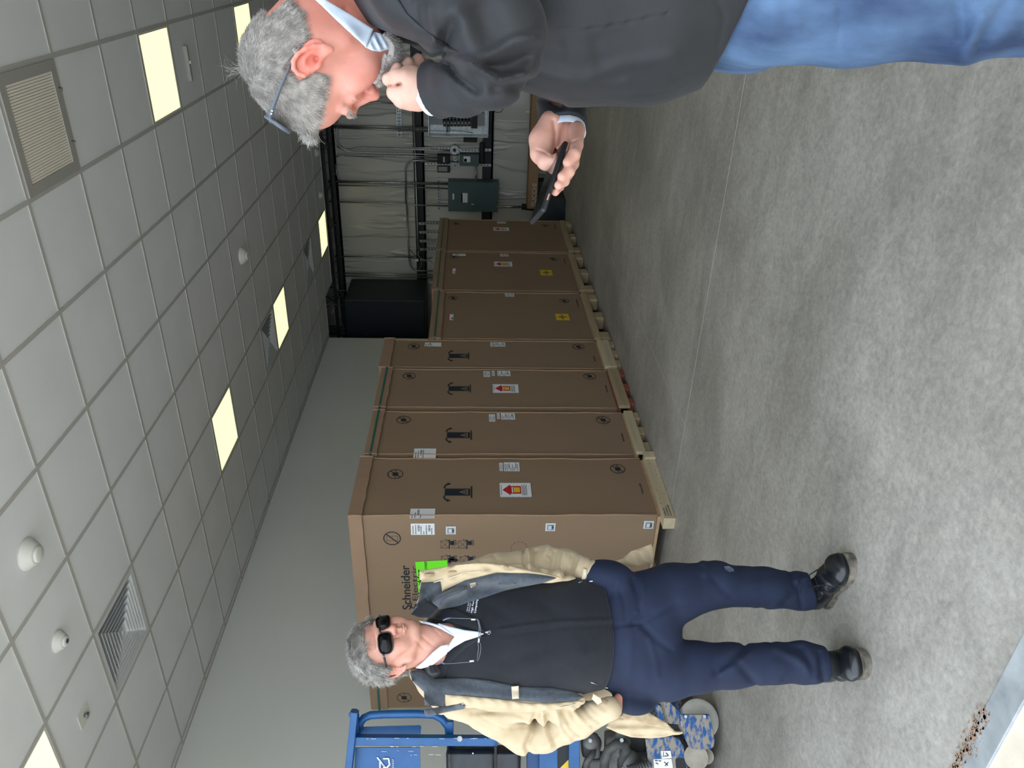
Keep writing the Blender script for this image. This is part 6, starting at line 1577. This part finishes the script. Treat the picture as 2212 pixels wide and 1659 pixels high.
drape('dust_mark', t3((1150, 232), (1185, 228), (1215, 248), (1220, 265), (1190, 270), (1160, 255)), tb, tt, m1, o1, step=1.0, thick=.0004, edge=.001, lift=.0004)
wire_on('belt_loop_stitch', t3((232, 335), (252, 333)), tb, .0022, M_PALE); wire_on('belt_loop_stitch', t3((338, 1060), (356, 1062)), tb, .0022, M_PALE)

# ---- tan jacket, worn open
K = Sculpt()
K.chain([(L1(898, 1338, 2.665), .022), (L1(925, 1298, 2.665), .030), (L1(950, 1268, 2.67), .034)], .015); K.chain([(L1(900, 1455, 2.68), .026), (L1(925, 1480, 2.675), .034), (L1(945, 1500, 2.67), .036), (L1(955, 1525, 2.68), .03)], .015); K.chain([(L1(905, 1345, 2.70), .03), (L1(915, 1395, 2.80), .045), (L1(905, 1450, 2.72), .035)], .02)
K.ecyl([(L1(945, 1382, 2.80), .13, .06), (L1(985, 1384, 2.82), .205, .085), (L1(1120, 1384, 2.84), .225, .085), (L1(1290, 1384, 2.84), .215, .075), (L1(1370, 1384, 2.86), .19, .05)], ey, .03)
K.chain([(L1(955, 1290, 2.74), .05), (L1(985, 1258, 2.74), .060), (L1(1070, 1232, 2.78), .058), (L1(1140, 1222, 2.83), .060), (L1(1178, 1216, 2.84), .060), (L1(1225, 1222, 2.80), .055), (L1(1270, 1234, 2.72), .045)], .02)
K.chain([(L1(950, 1480, 2.74), .055), (L1(990, 1512, 2.73), .064), (L1(1070, 1550, 2.76), .066), (L1(1135, 1586, 2.80), .068), (L1(1175, 1585, 2.79), .062), (L1(1250, 1558, 2.72), .054), (L1(1318, 1530, 2.65), .040)], .02)
K.chain([(L1(925, 1268, 2.70), .030), (L1(975, 1246, 2.66), .034), (L1(1050, 1236, 2.64), .034), (L1(1130, 1240, 2.64), .034), (L1(1200, 1252, 2.64), .030), (L1(1250, 1262, 2.66), .020)], .015)
K.chain([(L1(950, 1488, 2.68), .038), (L1(1010, 1500, 2.65), .040), (L1(1090, 1510, 2.64), .040), (L1(1180, 1512, 2.63), .036), (L1(1250, 1512, 2.63), .024)], .015)
K.cone(L1(1085, 1532, 2.72), L1(1215, 1536, 2.68), .042, .042, .03)
K.disp.append(folds(f1, [
 (zz((1000, 200), (1080, 190), (1130, 215)), .01, -.008), (zz((1080, 150), (1110, 180), (1160, 195)), .008, -.007), (zz((1270, 110), (1275, 190), (1290, 240)), .007, -.011), (zz((1300, 110), (1310, 180), (1305, 240)), .007, .009), (zz((1350, 120), (1345, 200), (1370, 245)), .007, -.009), (zz((1430, 90), (1400, 150), (1430, 180)), .010, .010), (zz((1470, 130), (1460, 200), (1440, 260)), .007, -.009), (zz((1530, 120), (1510, 200), (1500, 270)), .008, .009), (zz((1580, 150), (1570, 230), (1530, 280)), .007, -.009), (zz((1640, 160), (1600, 250)), .007, .007), (zz((1700, 180), (1660, 240)), .007, -.007),
 (zz((950, 1150), (1060, 1140), (1200, 1150), (1320, 1190)), .010, -.008), (zz((1000, 1180), (1150, 1250), (1310, 1240)), .004, -.003), (zz((1350, 1160), (1330, 1260), (1290, 1360), (1310, 1420)), .010, -.014), (zz((1310, 1180), (1300, 1270), (1260, 1350)), .010, .008), (zz((1390, 1150), (1400, 1270), (1440, 1370)), .009, .010), (zz((1420, 1160), (1450, 1280), (1480, 1350)), .008, -.010), (zz((1480, 1150), (1500, 1250), (1560, 1330)), .010, .009), (zz((1520, 1140), (1570, 1240), (1620, 1290)), .008, -.009), (zz((1580, 1120), (1620, 1180), (1690, 1250)), .008, .008), (zz((1640, 1100), (1700, 1170), (1760, 1210)), .007, -.007), (zz((1700, 1090), (1780, 1150)), .008, .006), (zz((820, 1210), (900, 1230), (1000, 1200)), .012, -.004), (zz((1600, 1300), (1680, 1230)), .010, -.006), (zz((1400, 1380), (1500, 1300)), .012, .006)]))
K.disp.append(lambda P: .003*noise3(P, 34, 51)+.0012*noise3(P, 90, 52))
# keep the front open: nothing of the jacket may lie over the pullover
fo = Sculpt(); fo.ecyl([(L1(925, 1380, 2.60), .10, .16), (L1(1000, 1378, 2.60), .165, .20), (L1(1150, 1376, 2.60), .170, .20), (L1(1300, 1372, 2.60), .19, .20), (L1(1450, 1372, 2.60), .19, .20)], ey, .02)
K.cut(lambda P: fo.ev(P), L1(1150, 1376, 2.6), .7, .012)
V, F = K.mesh(.0052); V = relax(V, F, 1, .3); KW = f1.W(V); mesh_obj('jacket', KW, F, M_TAN, m1, o1); kb = bvh_of(KW, F)
kb = comb((KW, F), (PW, PF_))
drape('pullover_collar', zz((553, 523), (600, 540), (690, 548), (790, 562), (900, 600), (1030, 640), (1000, 570), (850, 492), (760, 482), (700, 455), (640, 420)), kb, M_NAVY, m1, o1, step=1.3, thick=.010, edge=.004, lift=.002, fallback=2.61, maxjump=.2)
drape('pullover_collar', zz((565, 868), (600, 864), (680, 846), (745, 812), (790, 745), (860, 690), (1030, 655), (900, 740), (800, 830), (760, 960), (740, 950), (700, 930), (630, 880)), kb, M_NAVY, m1, o1, step=1.3, thick=.010, edge=.004, lift=.002, fallback=2.60, maxjump=.2)
dd = dict(step=1.5, thick=.006, edge=.004, lift=.001, fallback=2.635)
# right-hand front in the picture: facing, fleece lining, collar
drape('jacket_facing', zz((608, 245), (700, 230), (800, 214), (1000, 193), (1200, 213), (1400, 258), (1500, 288), (1300, 262), (1100, 258), (900, 305), (752, 378), (742, 312), (640, 318), (606, 300)), kb, M_TAN2, m1, o1, step=1.5, thick=.010, edge=.004, lift=.006, fallback=2.60, bulge=lambda x, y: .004*math.sin(x*.13)*math.cos(y*.2), maxjump=.12)
drape('fleece_lining', zz((550, 525), (600, 440), (618, 320), (745, 312), (752, 378), (900, 303), (1100, 256), (1300, 258), (1420, 272), (1480, 292), (1400, 322), (1250, 350), (1150, 372), (1000, 422), (830, 475), (735, 492), (680, 440), (640, 430)), kb, M_FLEECE, m1, o1, step=1.5, thick=.014, edge=.007, lift=.004, fallback=2.61, bulge=lambda x, y: .003*math.sin(x*.05+y*.08), maxjump=.12)
for q in (zz((640, 262), (705, 262), (700, 280), (640, 285)), zz((768, 250), (842, 243), (842, 256), (768, 262)), zz((1095, 210), (1175, 214), (1172, 228), (1100, 224))):
    drape('velcro_patch', q, kb, M_VEL, m1, o1, step=.9, thick=.003, edge=.002, lift=.018, fallback=2.585, maxjump=.12)
M_TANL = mat('tan_label', (202, 190, 164), (212, 200, 176), 20, .8)
drape('hanger_tab', zz((928, 325), (965, 318), (970, 340), (935, 352)), kb, M_TANL, m1, o1, step=.9, thick=.004, edge=.002, lift=.021, fallback=2.585, maxjump=.12)
# left-hand front in the picture
drape('jacket_facing', zz((770, 1032), (900, 1042), (1100, 1060), (1300, 1088), (1450, 1090), (1620, 1072), (1655, 1082), (1500, 1128), (1300, 1146), (1050, 1142), (900, 1098), (885, 1088), (772, 1108)), kb, M_TAN2, m1, o1, step=1.5, thick=.008, edge=.004, lift=.006, fallback=2.595, bulge=lambda x, y: .003*math.sin(x*.22), maxjump=.12)
drape('fleece_lining', zz((546, 888), (600, 876), (660, 900), (710, 935), (752, 932), (900, 928), (1050, 943), (1250, 985), (1450, 990), (1590, 1015), (1660, 1048), (1600, 1078), (1400, 1086), (1100, 1060), (900, 1040), (770, 1035), (768, 1110), (640, 1102), (636, 1015), (560, 945)), kb, M_FLEECE, m1, o1, step=1.5, thick=.014, edge=.007, lift=.004, fallback=2.60, bulge=lambda x, y: .003*math.sin(x*.05+y*.08), maxjump=.12)
drape('collar_flap', zz((636, 1128), (700, 1118), (800, 1100), (885, 1092), (900, 1102), (895, 1125), (780, 1145), (655, 1175), (640, 1160)), kb, M_FLEECE, m1, o1, step=1.3, thick=.010, edge=.004, lift=.012, fallback=2.60, maxjump=.12)
drape('hanger_tab', zz((1193, 982), (1240, 978), (1243, 1058), (1198, 1062)), kb, M_TANL, m1, o1, step=.9, thick=.004, edge=.002, lift=.021, fallback=2.575, maxjump=.12)
# zip teeth along both fronts
for q, st_ in ((zz((612, 308), (700, 318), (800, 290), (900, 258), (1000, 245)), 1), (zz((880, 1092), (1000, 1125), (1150, 1138), (1300, 1136), (1500, 1118), (1600, 1092)), 1)):
    o_ = wire_on('zipper', q, kb, .0022, M_TANL, lift=.016)
# cuffs: strap with velcro
drape('cuff_strap', zz((1715, 1025), (1760, 1050), (1775, 1080), (1745, 1100), (1705, 1062)), kb, M_TANL, m1, o1, step=1.0, thick=.006, edge=.002, lift=.004, fallback=2.60, maxjump=.1)
drape('velcro_patch', zz((1775, 1058), (1812, 1078), (1795, 1100), (1765, 1085)), kb, M_VEL, m1, o1, step=.9, thick=.002, edge=.002, lift=.003, fallback=2.60)
drape('cuff_strap', zz((1650, 225), (1675, 235), (1675, 300), (1640, 300)), kb, M_TANL, m1, o1, step=1.0, thick=.006, edge=.002, lift=.002, fallback=2.64)
# coat tails hanging behind
z4b = lambda *pts: [(1200+x/5.53, 1480+y/5.53) for x, y in pts]
nob = BVHTree.FromPolygons([(0, 0, -50), (1, 0, -50), (0, 1, -50)], [(0, 1, 2)])
drape('coat_tail', z4b((600, 505), (750, 575), (900, 622), (1130, 638), (1300, 622), (1400, 598), (1480, 592), (1525, 575), (1520, 552), (1430, 548), (1330, 450), (1240, 400), (1150, 350), (1080, 290), (1000, 275), (880, 250), (750, 380), (640, 440)), nob, M_TAN, m1, o1, step=1.8, thick=.012, edge=.01, lift=0, fallback=2.76, bulge=lambda x, y: .008*math.sin(x*.11+y*.05)+.004*math.sin(y*.3))
drape('tail_lining', z4b((760, 385), (880, 252), (1000, 272), (1080, 285), (1150, 350), (1240, 400), (1330, 455), (1420, 545), (1200, 500), (1090, 478), (960, 420), (850, 415)), nob, mat('lining_tan', (166, 146, 116), (180, 160, 130), 30, .9), m1, o1, step=1.5, thick=.004, edge=.004, lift=.016, fallback=2.755, bulge=lambda x, y: .004*math.sin(x*.2+y*.1))
drape('coat_tail', zz((1740, 215), (1800, 200), (1900, 168), (1955, 118), (2000, 105), (2085, 74), (2097, 100), (2096, 150), (2098, 200), (2000, 215), (1800, 225)), nob, M_TAN, m1, o1, step=1.8, thick=.012, edge=.008, lift=0, fallback=2.90, bulge=lambda x, y: .007*math.sin(x*.16-y*.1))

# ---- shoes, on the floor
M_SOLE = mat('shoe_sole', (70, 66, 60), (132, 124, 110), 30, .7); M_LACE = mat('shoe_lace', (14, 15, 17), None, 9, .7)
def shoe(heel, toe, label):
    heel = np.array([heel[0], heel[1], 0.0]); toe = np.array([toe[0], toe[1], 0.0]); ln = np.linalg.norm(toe-heel); fw = (toe-heel)/ln; sd = np.array([-fw[1], fw[0], 0]); up = np.array([0, 0, 1.0])
    q = lambda a, b, c: heel+fw*a*ln+sd*b+up*c; Z = Sculpt()
    Z.ecyl([(q(.12, 0, .055), .036, .040), (q(.32, 0, .058), .037, .036), (q(.55, .002, .050), .046, .034), (q(.75, .002, .042), .052, .028), (q(.86, 0, .038), .046, .024)], sd, .03)
    Z.cone(q(.16, 0, .07), q(.18, 0, .125), .038, .040, .03); Z.cone(q(.3, 0, .07), q(.22, 0, .12), .034, .034, .03)
    Z.ell(q(.2, 0, .15), (.030, .030, .05), k=.008, mode='s')
    Z.disp.append(lambda P: .0012*np.sin(((P-heel)@fw)*230+((P-heel)@sd)*60)*np.clip(1-np.abs(((P-heel)@fw)/ln-.66)/.14, 0, 1)+.0006*noise3(P, 90, 61))
    Z.ops.append((lambda P: -(P[:, 2]-.022), q(.5, 0, 0), 1.0, .003, 'i')); V, F = Z.mesh(.0034)
    up_ = mesh_obj('shoe', V, F, M_SHOEB, m1, o1)
    prof = [(0, .0), (.02, .028), (.12, .037), (.3, .034), (.45, .036), (.6, .047), (.75, .054), (.88, .047), (.96, .028), (1.0, .006)]
    xs_ = [.5-.5*math.cos(PI*k/28) for k in range(29)]; prof = [(x_, float(np.interp(x_, [a for a, b in prof], [b for a, b in prof]))) for x_ in xs_]
    prof = [(a, b if 0 < i < 28 else 0.0) for i, (a, b) in enumerate(prof)]; sm_ = [prof[0]]+[(prof[i][0], (prof[i-1][1]+2*prof[i][1]+prof[i+1][1])/4) for i in range(1, 28)]+[prof[-1]]
    pts = sm_+[(a, -b) for a, b in reversed(sm_[1:-1])]
    mb = MB(); mb.prism([q(a, b, .012) for a, b in pts], up, .012); hp_ = [(a, b) for a, b in pts if a <= .31]; mb.prism([q(a, b, .0) for a, b in [(0, .0), (.02, .028), (.12, .037), (.28, .034), (.28, -.034), (.12, -.037), (.02, -.028)]], up, .013)
    mb.prism([q(a, b*.98, .0) for a, b in [(a, b) for a, b in pts if a > .46]], up, .013)
    mb.v = [(a-o1[0], b-o1[1], c-o1[2]) for a, b, c in mb.v]; s_ = mb.build('sole', M_SOLE, up_); up_.location = (0, 0, 0)
    # shift: shoe mesh was built in world coordinates
    bv = bvh_of(V, F)
    def surf(a, b):
        h = bv.ray_cast(Vector(q(a, b, .4)), Vector((0, 0, -1))); return np.array(h[0])+up*.002 if h[0] is not None else q(a, b, .09)
    def lace(pts): mb = MB(); mb.tube(pts, .0022, 6); mb.v = [(a-o1[0], b-o1[1], c-o1[2]) for a, b, c in mb.v]; mb.build('shoelace', M_LACE, up_)
    for k in range(3):
        a = .36+.06*k; lace([surf(a, -.022), surf(a+.015, -.01), surf(a+.03, .01), surf(a+.03, .022)]); lace([surf(a, .022), surf(a+.015, .01), surf(a+.03, -.01), surf(a+.03, -.022)])
    c = surf(.37, 0); lace([c, c+sd*.02+up*.012, c+sd*.04+up*.008+fw*.01, c+sd*.035-up*.004+fw*.012, c+sd*.012+fw*.006, c]); lace([c, c-sd*.02+up*.012, c-sd*.042+up*.006+fw*.012, c-sd*.034-up*.004+fw*.014, c-sd*.01+fw*.006, c])
    lace([c, c+sd*.025+fw*.03+up*.004, surf(.58, .035)]); lace([c, c-sd*.02+fw*.035+up*.006, surf(.6, -.03)])
    return up_
aL, aR = f1.W(anL), f1.W(anR)
fd = unit(np.array([2.012-2.103, 1.881-2.23, 0])); shoe((aL-fd*.075)[:2], (aL-fd*.075+fd*.315)[:2], '')
fd = unit(np.array([on(1885, 1424, 2, 0)[0]-aR[0], on(1885, 1424, 2, 0)[1]-aR[1], 0])); tz = on(1884, 1428, 2, 0); shoe((tz-fd*.315)[:2], tz[:2], '')
# socks between cuff and shoe
mb = MB()
for an in (aL, aR):
    mb = MB(); mb.tube([an+np.array([0, 0, .06]), an*np.array([1, 1, 0])+np.array([0, 0, .07])], .043, 14); mb.v = [(a-o1[0], b-o1[1], c-o1[2]) for a, b, c in mb.v]; mb.build('sock', M_BLACK, m1)
# ================================================================== blue lift by the wall, left of the man
M_BLUE = mat('lift_blue', (18, 80, 138), (24, 90, 150), 12, .4, bump=.0003, bscale=50)
def dusty(name, c, d, sc=34, th=.49):
    m = mat(name, c, d, sc, .75, detail=14, lo=th-.07, hi=th+.07, stretch=(1, .5, 1.6)); return m
M_DUSTY = dusty('dusty_blue', (22, 80, 140), (146, 137, 124)); M_CAST = mat('cast_grey', (84, 86, 86), (112, 112, 110), 14, .7, bump=.0006, bscale=80)
M_GREASE = mat('hose_grey', (58, 60, 60), (82, 82, 80), 18, .55); M_TIRE = mat('wheel_grey', (186, 184, 176), (206, 203, 194), 18, .7); M_DUST = mat('dust_grey', (150, 142, 128), (172, 164, 150), 20, .9)
M_BAGM = mat('black_vinyl', (22, 27, 34), (34, 40, 48), 12, .38, bump=.002, bscale=18)
w_ = on(1530, 1620, 2, 0)
lift = thing('personnel_lift', 'blue and dusty personnel lift standing at the wall, cut by the picture edge', 'lift', (w_[0], w_[1]+.2, 0)); ol = tuple(lift.location)
def Lm(name, mb, m, par=None): mb.v = [(a-ol[0], b-ol[1], c-ol[2]) for a, b, c in mb.v]; return mb.build(name, m, par or lift)
def slab(name, px, d, t, m, par=None, bev=0):
    mb = MB(); mb.prism([at(x, y, d) for x, y in px], FW, t); o = Lm(name, mb, m, par)
    if bev:
        b_ = o.modifiers.new('bevel', 'BEVEL'); b_.width = bev; b_.segments = 2; b_.limit_method = 'ANGLE'
    return o
def pipe(name, px, r, m, par=None, n=12):
    mb = MB(); mb.tube([at(x, y, d) for x, y, d in px], r, n); return Lm(name, mb, m, par)
zl = lambda x, y: (720+x/3.687, 1500+y/3.687)
def bar(name, a, b, wpx, d, t, m, par=None):
    """square steel section between two measured points"""
    a, b = np.array(a, float), np.array(b, float); u = (b-a)/np.linalg.norm(b-a); n = np.array([-u[1], u[0]])*wpx/2
    return slab(name, [a-n, b-n, b+n, a+n], d, t, m, par, .003)
# front post and top rails
bar('post', (752, 1602), (1075, 1604), 18, 4.05, .045, M_BLUE)
bar('top_rail', (765, 1540), (738, 1800), 15, 4.03, .045, M_BLUE)
slab('top_corner', [(752, 1545), (757, 1537), (768, 1537), (773, 1550), (776, 1600), (766, 1602), (764, 1552), (757, 1552)], 4.10, .04, M_BLUE, bev=.003)
pipe('guard_frame', [(776, 1575, 4.14), (778, 1562, 4.14), (786, 1551, 4.14), (800, 1545, 4.14), (830, 1543, 4.14), (900, 1542, 4.14), (938, 1544, 4.14), (955, 1553, 4.14), (968, 1570, 4.14), (971, 1596, 4.14)], .021, M_BLUE)
bar('cross_bar', (972, 1560), (972, 1660), 14, 4.12, .03, M_BLUE)
slab('mesh_panel', [zl(205, 262), zl(690, 248), zl(700, 262), zl(692, 350), zl(205, 360)], 4.16, .006, M_BLUE, bev=.001)
sp = slab('sign_panel', [zl(175, 425), zl(690, 422), zl(700, 900), zl(150, 900)], 4.10, .006, M_BLUE, bev=.001)
# logo sticker: white hexagon arrows with a tick
c0 = zl(400, 560); mbw = MB()
def mark(px, w, d=4.094):
    px = [np.array(q, float) for q in px]
    for a, b in zip(px[:-1], px[1:]):
        u = (b-a)/np.linalg.norm(b-a); n = np.array([-u[1], u[0]])*w/2; mbw.prism([at(*q, d) for q in (a-n-u*w*.3, b-n+u*w*.3, b+n+u*w*.3, a+n-u*w*.3)], FW, .001)
mark([zl(352, 505), zl(395, 560), zl(420, 590), zl(448, 560), zl(440, 512), zl(400, 512)], 3.2); mark([zl(372, 525), zl(372, 600), zl(400, 640), zl(430, 640)], 3.0); mark([zl(385, 545), zl(410, 575), zl(380, 605)], 2.6)
for k in range(6): mark([zl(470+3*(k % 2), 520+14*k), zl(480, 525+14*k)], 1.2)
Lm('logo_sticker', mbw, M_WHITE, sp)
pipe('bolt', [(993, 1596, 4.02), (993, 1596, 4.06)], .014, M_GALV)
random.seed(3); mbs = MB()
for k in range(26):
    x, y = random.uniform(780, 1050), random.choice((1595, 1612, 1622, 1630)) + random.uniform(-1, 1); l_ = random.uniform(2, 12); mbs.prism([at(*q, 4.045 if y < 1615 else 4.096) for q in ((x, y), (x+l_, y+.2), (x+l_, y+.9), (x, y+.7))], FW, .0006)
Lm('paint_scratch', mbs, M_PALE)
lift.children[-1]['kind'] = 'stuff'
# black bag hung on the rails
bag = thing('tool_bag', 'black vinyl document bag strapped to the blue lift rail', 'bag', at(1127, 1636, 4.0)); ob = tuple(bag.location)
B_ = Sculpt(); fb = Frame(1045, 1650, 4.06)
B_.box(fb.L(1045, 1668, 4.07), (.195, .13, .05), rnd=.022); B_.disp.append(lambda P: .004*noise3(P, 22, 71)+.0015*noise3(P, 70, 72)); B_.disp.append(folds(fb, [([(970, 1624), (1060, 1622), (1125, 1624)], .006, -.006), ([(1066, 1610), (1068, 1700)], .004, -.006), ([(968, 1612), (972, 1700)], .01, .006)]))
V, F = B_.mesh(.008); o_ = mesh_obj('bag_body', fb.W(V), F, M_BAGM, bag, ob)
mb = MB(); mb.prism([at(*q, 4.008) for q in ((1068, 1612), (1073, 1612), (1073, 1700), (1068, 1700))], FW, .004); mb.v = [(a-ob[0], b-ob[1], c-ob[2]) for a, b, c in mb.v]; mb.build('strap', M_BLACK, bag)
mb = MB(); mb.prism([at(*q, 4.006) for q in ((1020, 1626), (1023, 1626), (1023, 1629), (1020, 1629))], FW, .003); mb.v = [(a-ob[0], b-ob[1], c-ob[2]) for a, b, c in mb.v]; mb.build('stud', M_GALV, bag)
# lower beam, hazard stripe, blue uprights
slab('base_post', [(1165, 1600), (1205, 1595), (1206, 1900), (1162, 1900)], 4.12, .10, M_BLUE, bev=.004)
slab('base_post', [(1229, 1580), (1252, 1585), (1258, 1900), (1229, 1900)], 4.08, .12, M_BLUE, bev=.004)
hz = slab('hazard_panel', [(1205, 1600), (1229, 1595), (1229, 1900), (1205, 1900)], 4.12, .01, M_BLACK)
for k in range(6):
    y0 = 1640+48*k; slab('hazard_stripe', [(1205, y0+24), (1229, y0), (1229, y0+22), (1205, y0+46)], 4.117, .002, M_YEL, hz)
slab('base_post', [(1138, 1618), (1165, 1612), (1165, 1900), (1135, 1900)], 4.2, .05, M_BLUE, bev=.003)
# castings and hoses
def lump(name, c, r, m, h=.009, extra=None, seed=1):
    f_ = Frame(c[0], c[1], c[2]); Z = Sculpt(); Z.box(f_.L(*c), r, rnd=min(r)*.35, k=.01)
    if extra: extra(Z, f_)
    Z.disp.append(lambda P: .003*noise3(P, 30, seed)); V, F = Z.mesh(h); return mesh_obj(name, f_.W(V), F, m, lift, ol)
lump('casting', (1275, 1610, 4.22), (.05, .05, .06), M_CAST, extra=lambda Z, f_: Z.cone(f_.L(1275, 1600, 4.14), f_.L(1282, 1604, 4.2), .045, .045, .01), seed=81)
lump('casting', (1330, 1605, 4.2), (.06, .055, .06), M_CAST, extra=lambda Z, f_: (Z.cone(f_.L(1340, 1590, 4.12), f_.L(1345, 1600, 4.2), .03, .045, .01), Z.box(f_.L(1320, 1650, 4.2), (.03, .07, .05), k=.01)), seed=82)
lump('casting', (1290, 1650, 4.25), (.055, .05, .06), M_CAST, seed=83)
lump('motor', (1375, 1645, 4.28), (.06, .05, .06), M_CAST, extra=lambda Z, f_: Z.cone(f_.L(1360, 1640, 4.2), f_.L(1400, 1690, 4.3), .05, .06, .01), seed=84)
lump('casting', (1375, 1600, 4.34), (.05, .06, .05), M_GREASE, seed=85)
pipe('hose', [(1305, 1665, 4.1), (1306, 1640, 4.08), (1315, 1620, 4.06), (1330, 1608, 4.06), (1347, 1607, 4.08), (1352, 1618, 4.12), (1344, 1632, 4.16), (1336, 1650, 4.2)], .026, M_GREASE)
pipe('hose', [(1262, 1665, 4.12), (1268, 1645, 4.1), (1280, 1630, 4.1), (1282, 1615, 4.14), (1272, 1608, 4.2)], .018, M_GREASE)
for k in range(8): pipe('spring_coil', [(1356+6*k, 1655-1.6*k, 4.10), (1360+6*k, 1665-1.6*k, 4.06), (1364+6*k, 1672-1.6*k, 4.12)], .008, M_CAST, n=8)
for (x, y) in ((1275, 1600), (1343, 1599)): pipe('bolt', [(x, y, 4.05), (x, y, 4.12)], .010, M_GALV)
slab('bracket', [(1415, 1528), (1420, 1522), (1428, 1524), (1447, 1598), (1440, 1602)], 4.18, .02, M_DUSTY, bev=.002)
slab('bracket', [(1432, 1514), (1442, 1513), (1472, 1540), (1472, 1566), (1446, 1564), (1438, 1540)], 4.16, .02, M_DUSTY, bev=.002)
slab('bracket', [(1424, 1520), (1432, 1516), (1445, 1562), (1438, 1566)], 4.2, .04, M_DUST, bev=.002)
slab('bracket', [(1446, 1566), (1470, 1567), (1472, 1590), (1446, 1594)], 4.22, .05, M_GREASE, bev=.002)
bp_ = slab('base_plate', [(1394, 1597), (1420, 1594), (1453, 1591), (1468, 1598), (1477, 1612), (1482, 1640), (1492, 1700), (1498, 1900), (1400, 1900), (1402, 1660)], 4.10, .015, M_DUSTY, bev=.004)
z4c = lambda *pts: [(1200+x/5.53, 1480+y/5.53) for x, y in pts]
slab('label', z4c((1170, 885), (1385, 882), (1420, 1100), (1185, 1100)), 4.097, .002, M_WHITE, bp_); slab('label', z4c((1258, 788), (1375, 785), (1388, 872), (1272, 880)), 4.097, .002, M_WHITE, bp_)
mbw = MB(); 
for k, (a, b) in enumerate((((1190, 900), (1220, 905)), ((1235, 905), (1260, 907)), ((1300, 920), (1340, 960)), ((1310, 965), (1345, 925)), ((1200, 930), (1225, 945)))): mark([z4c(a)[0], z4c(b)[0]], 1.6, 4.094)
mark([z4c((1290, 800))[0], z4c((1285, 860))[0]], 1.2, 4.094); mark([z4c((1300, 850))[0], z4c((1350, 845))[0]], 1.4, 4.094); mark([z4c((1320, 812))[0], z4c((1345, 835))[0]], 1.8, 4.094)
Lm('label_print', mbw, M_INK, bp_)
slab('slot', z4c((1432, 890), (1450, 872), (1535, 875), (1555, 900), (1575, 1100), (1450, 1100)), 4.098, .002, M_BLACK, bp_)
gp = slab('caster_guard', z4c((1490, 352), (1828, 352), (1850, 370), (1905, 660), (1890, 740), (1850, 768), (1760, 772), (1640, 765), (1585, 725), (1545, 640)), 4.06, .012, M_DUSTY, bev=.004)
for q in ((1555, 375), (1780, 375)): x, y = z4c(q)[0]; pipe('bolt', [(x, y, 4.045), (x, y, 4.06)], .008, M_GALV)
pipe('hub', [(*z4c((1680, 860))[0], 4.06), (*z4c((1700, 860))[0], 4.26)], .062, M_DUST, n=24); pipe('hub', [(*z4c((1800, 850))[0], 4.1), (*z4c((1800, 850))[0], 4.26)], .04, M_DUST, n=20)
# caster wheels: ring with ribs
def wheel(c, ax, R_, W_):
    z = unit(ax); x = unit(np.cross([0, 0, 1.0], z)); y = np.cross(z, x); M = Matrix(((x[0], y[0], z[0], c[0]), (x[1], y[1], z[1], c[1]), (x[2], y[2], z[2], c[2]), (0, 0, 0, 1)))
    mb = MB(); prof = [(R_*.80, -W_/2), (R_*.97, -W_/2)]
    for k in range(9): prof.append((R_*(1.0 if k % 2 == 0 else .985), -W_/2+W_*(k+.5)/9))
    prof += [(R_*.97, W_/2), (R_*.80, W_/2)]; mb.lathe(prof, M, 48); wl = Lm('wheel', mb, M_TIRE)
    mb = MB(); mb.lathe([(R_*.79, -W_*.56), (R_*.82, -W_*.58), (R_*.3, -W_*.52), (R_*.2, -W_*.7)], M, 36); Lm('wheel_disc', mb, M_GREASE, wl)
wc = at(1504, 1556, 4.2); wc[2] = .105; wheel(wc, RT*.55-FW*.85, .105, .085)
wheel(wc+np.array([-.35, .62, 0]), RT*.55-FW*.85, .105, .085)
wheel(np.array([wc[0]+.9, wc[1]+.35, .105]), RT*.55-FW*.85, .105, .085)
# chassis that carries it, outside the frame
mb = MB(); a = wc+np.array([-.1, .25, .06]); mb.box((a[0]-.1, a[1]-.05, .10), (a[0]+.7, a[1]+.75, .22), bev=.01); Lm('chassis', mb, M_DUSTY)
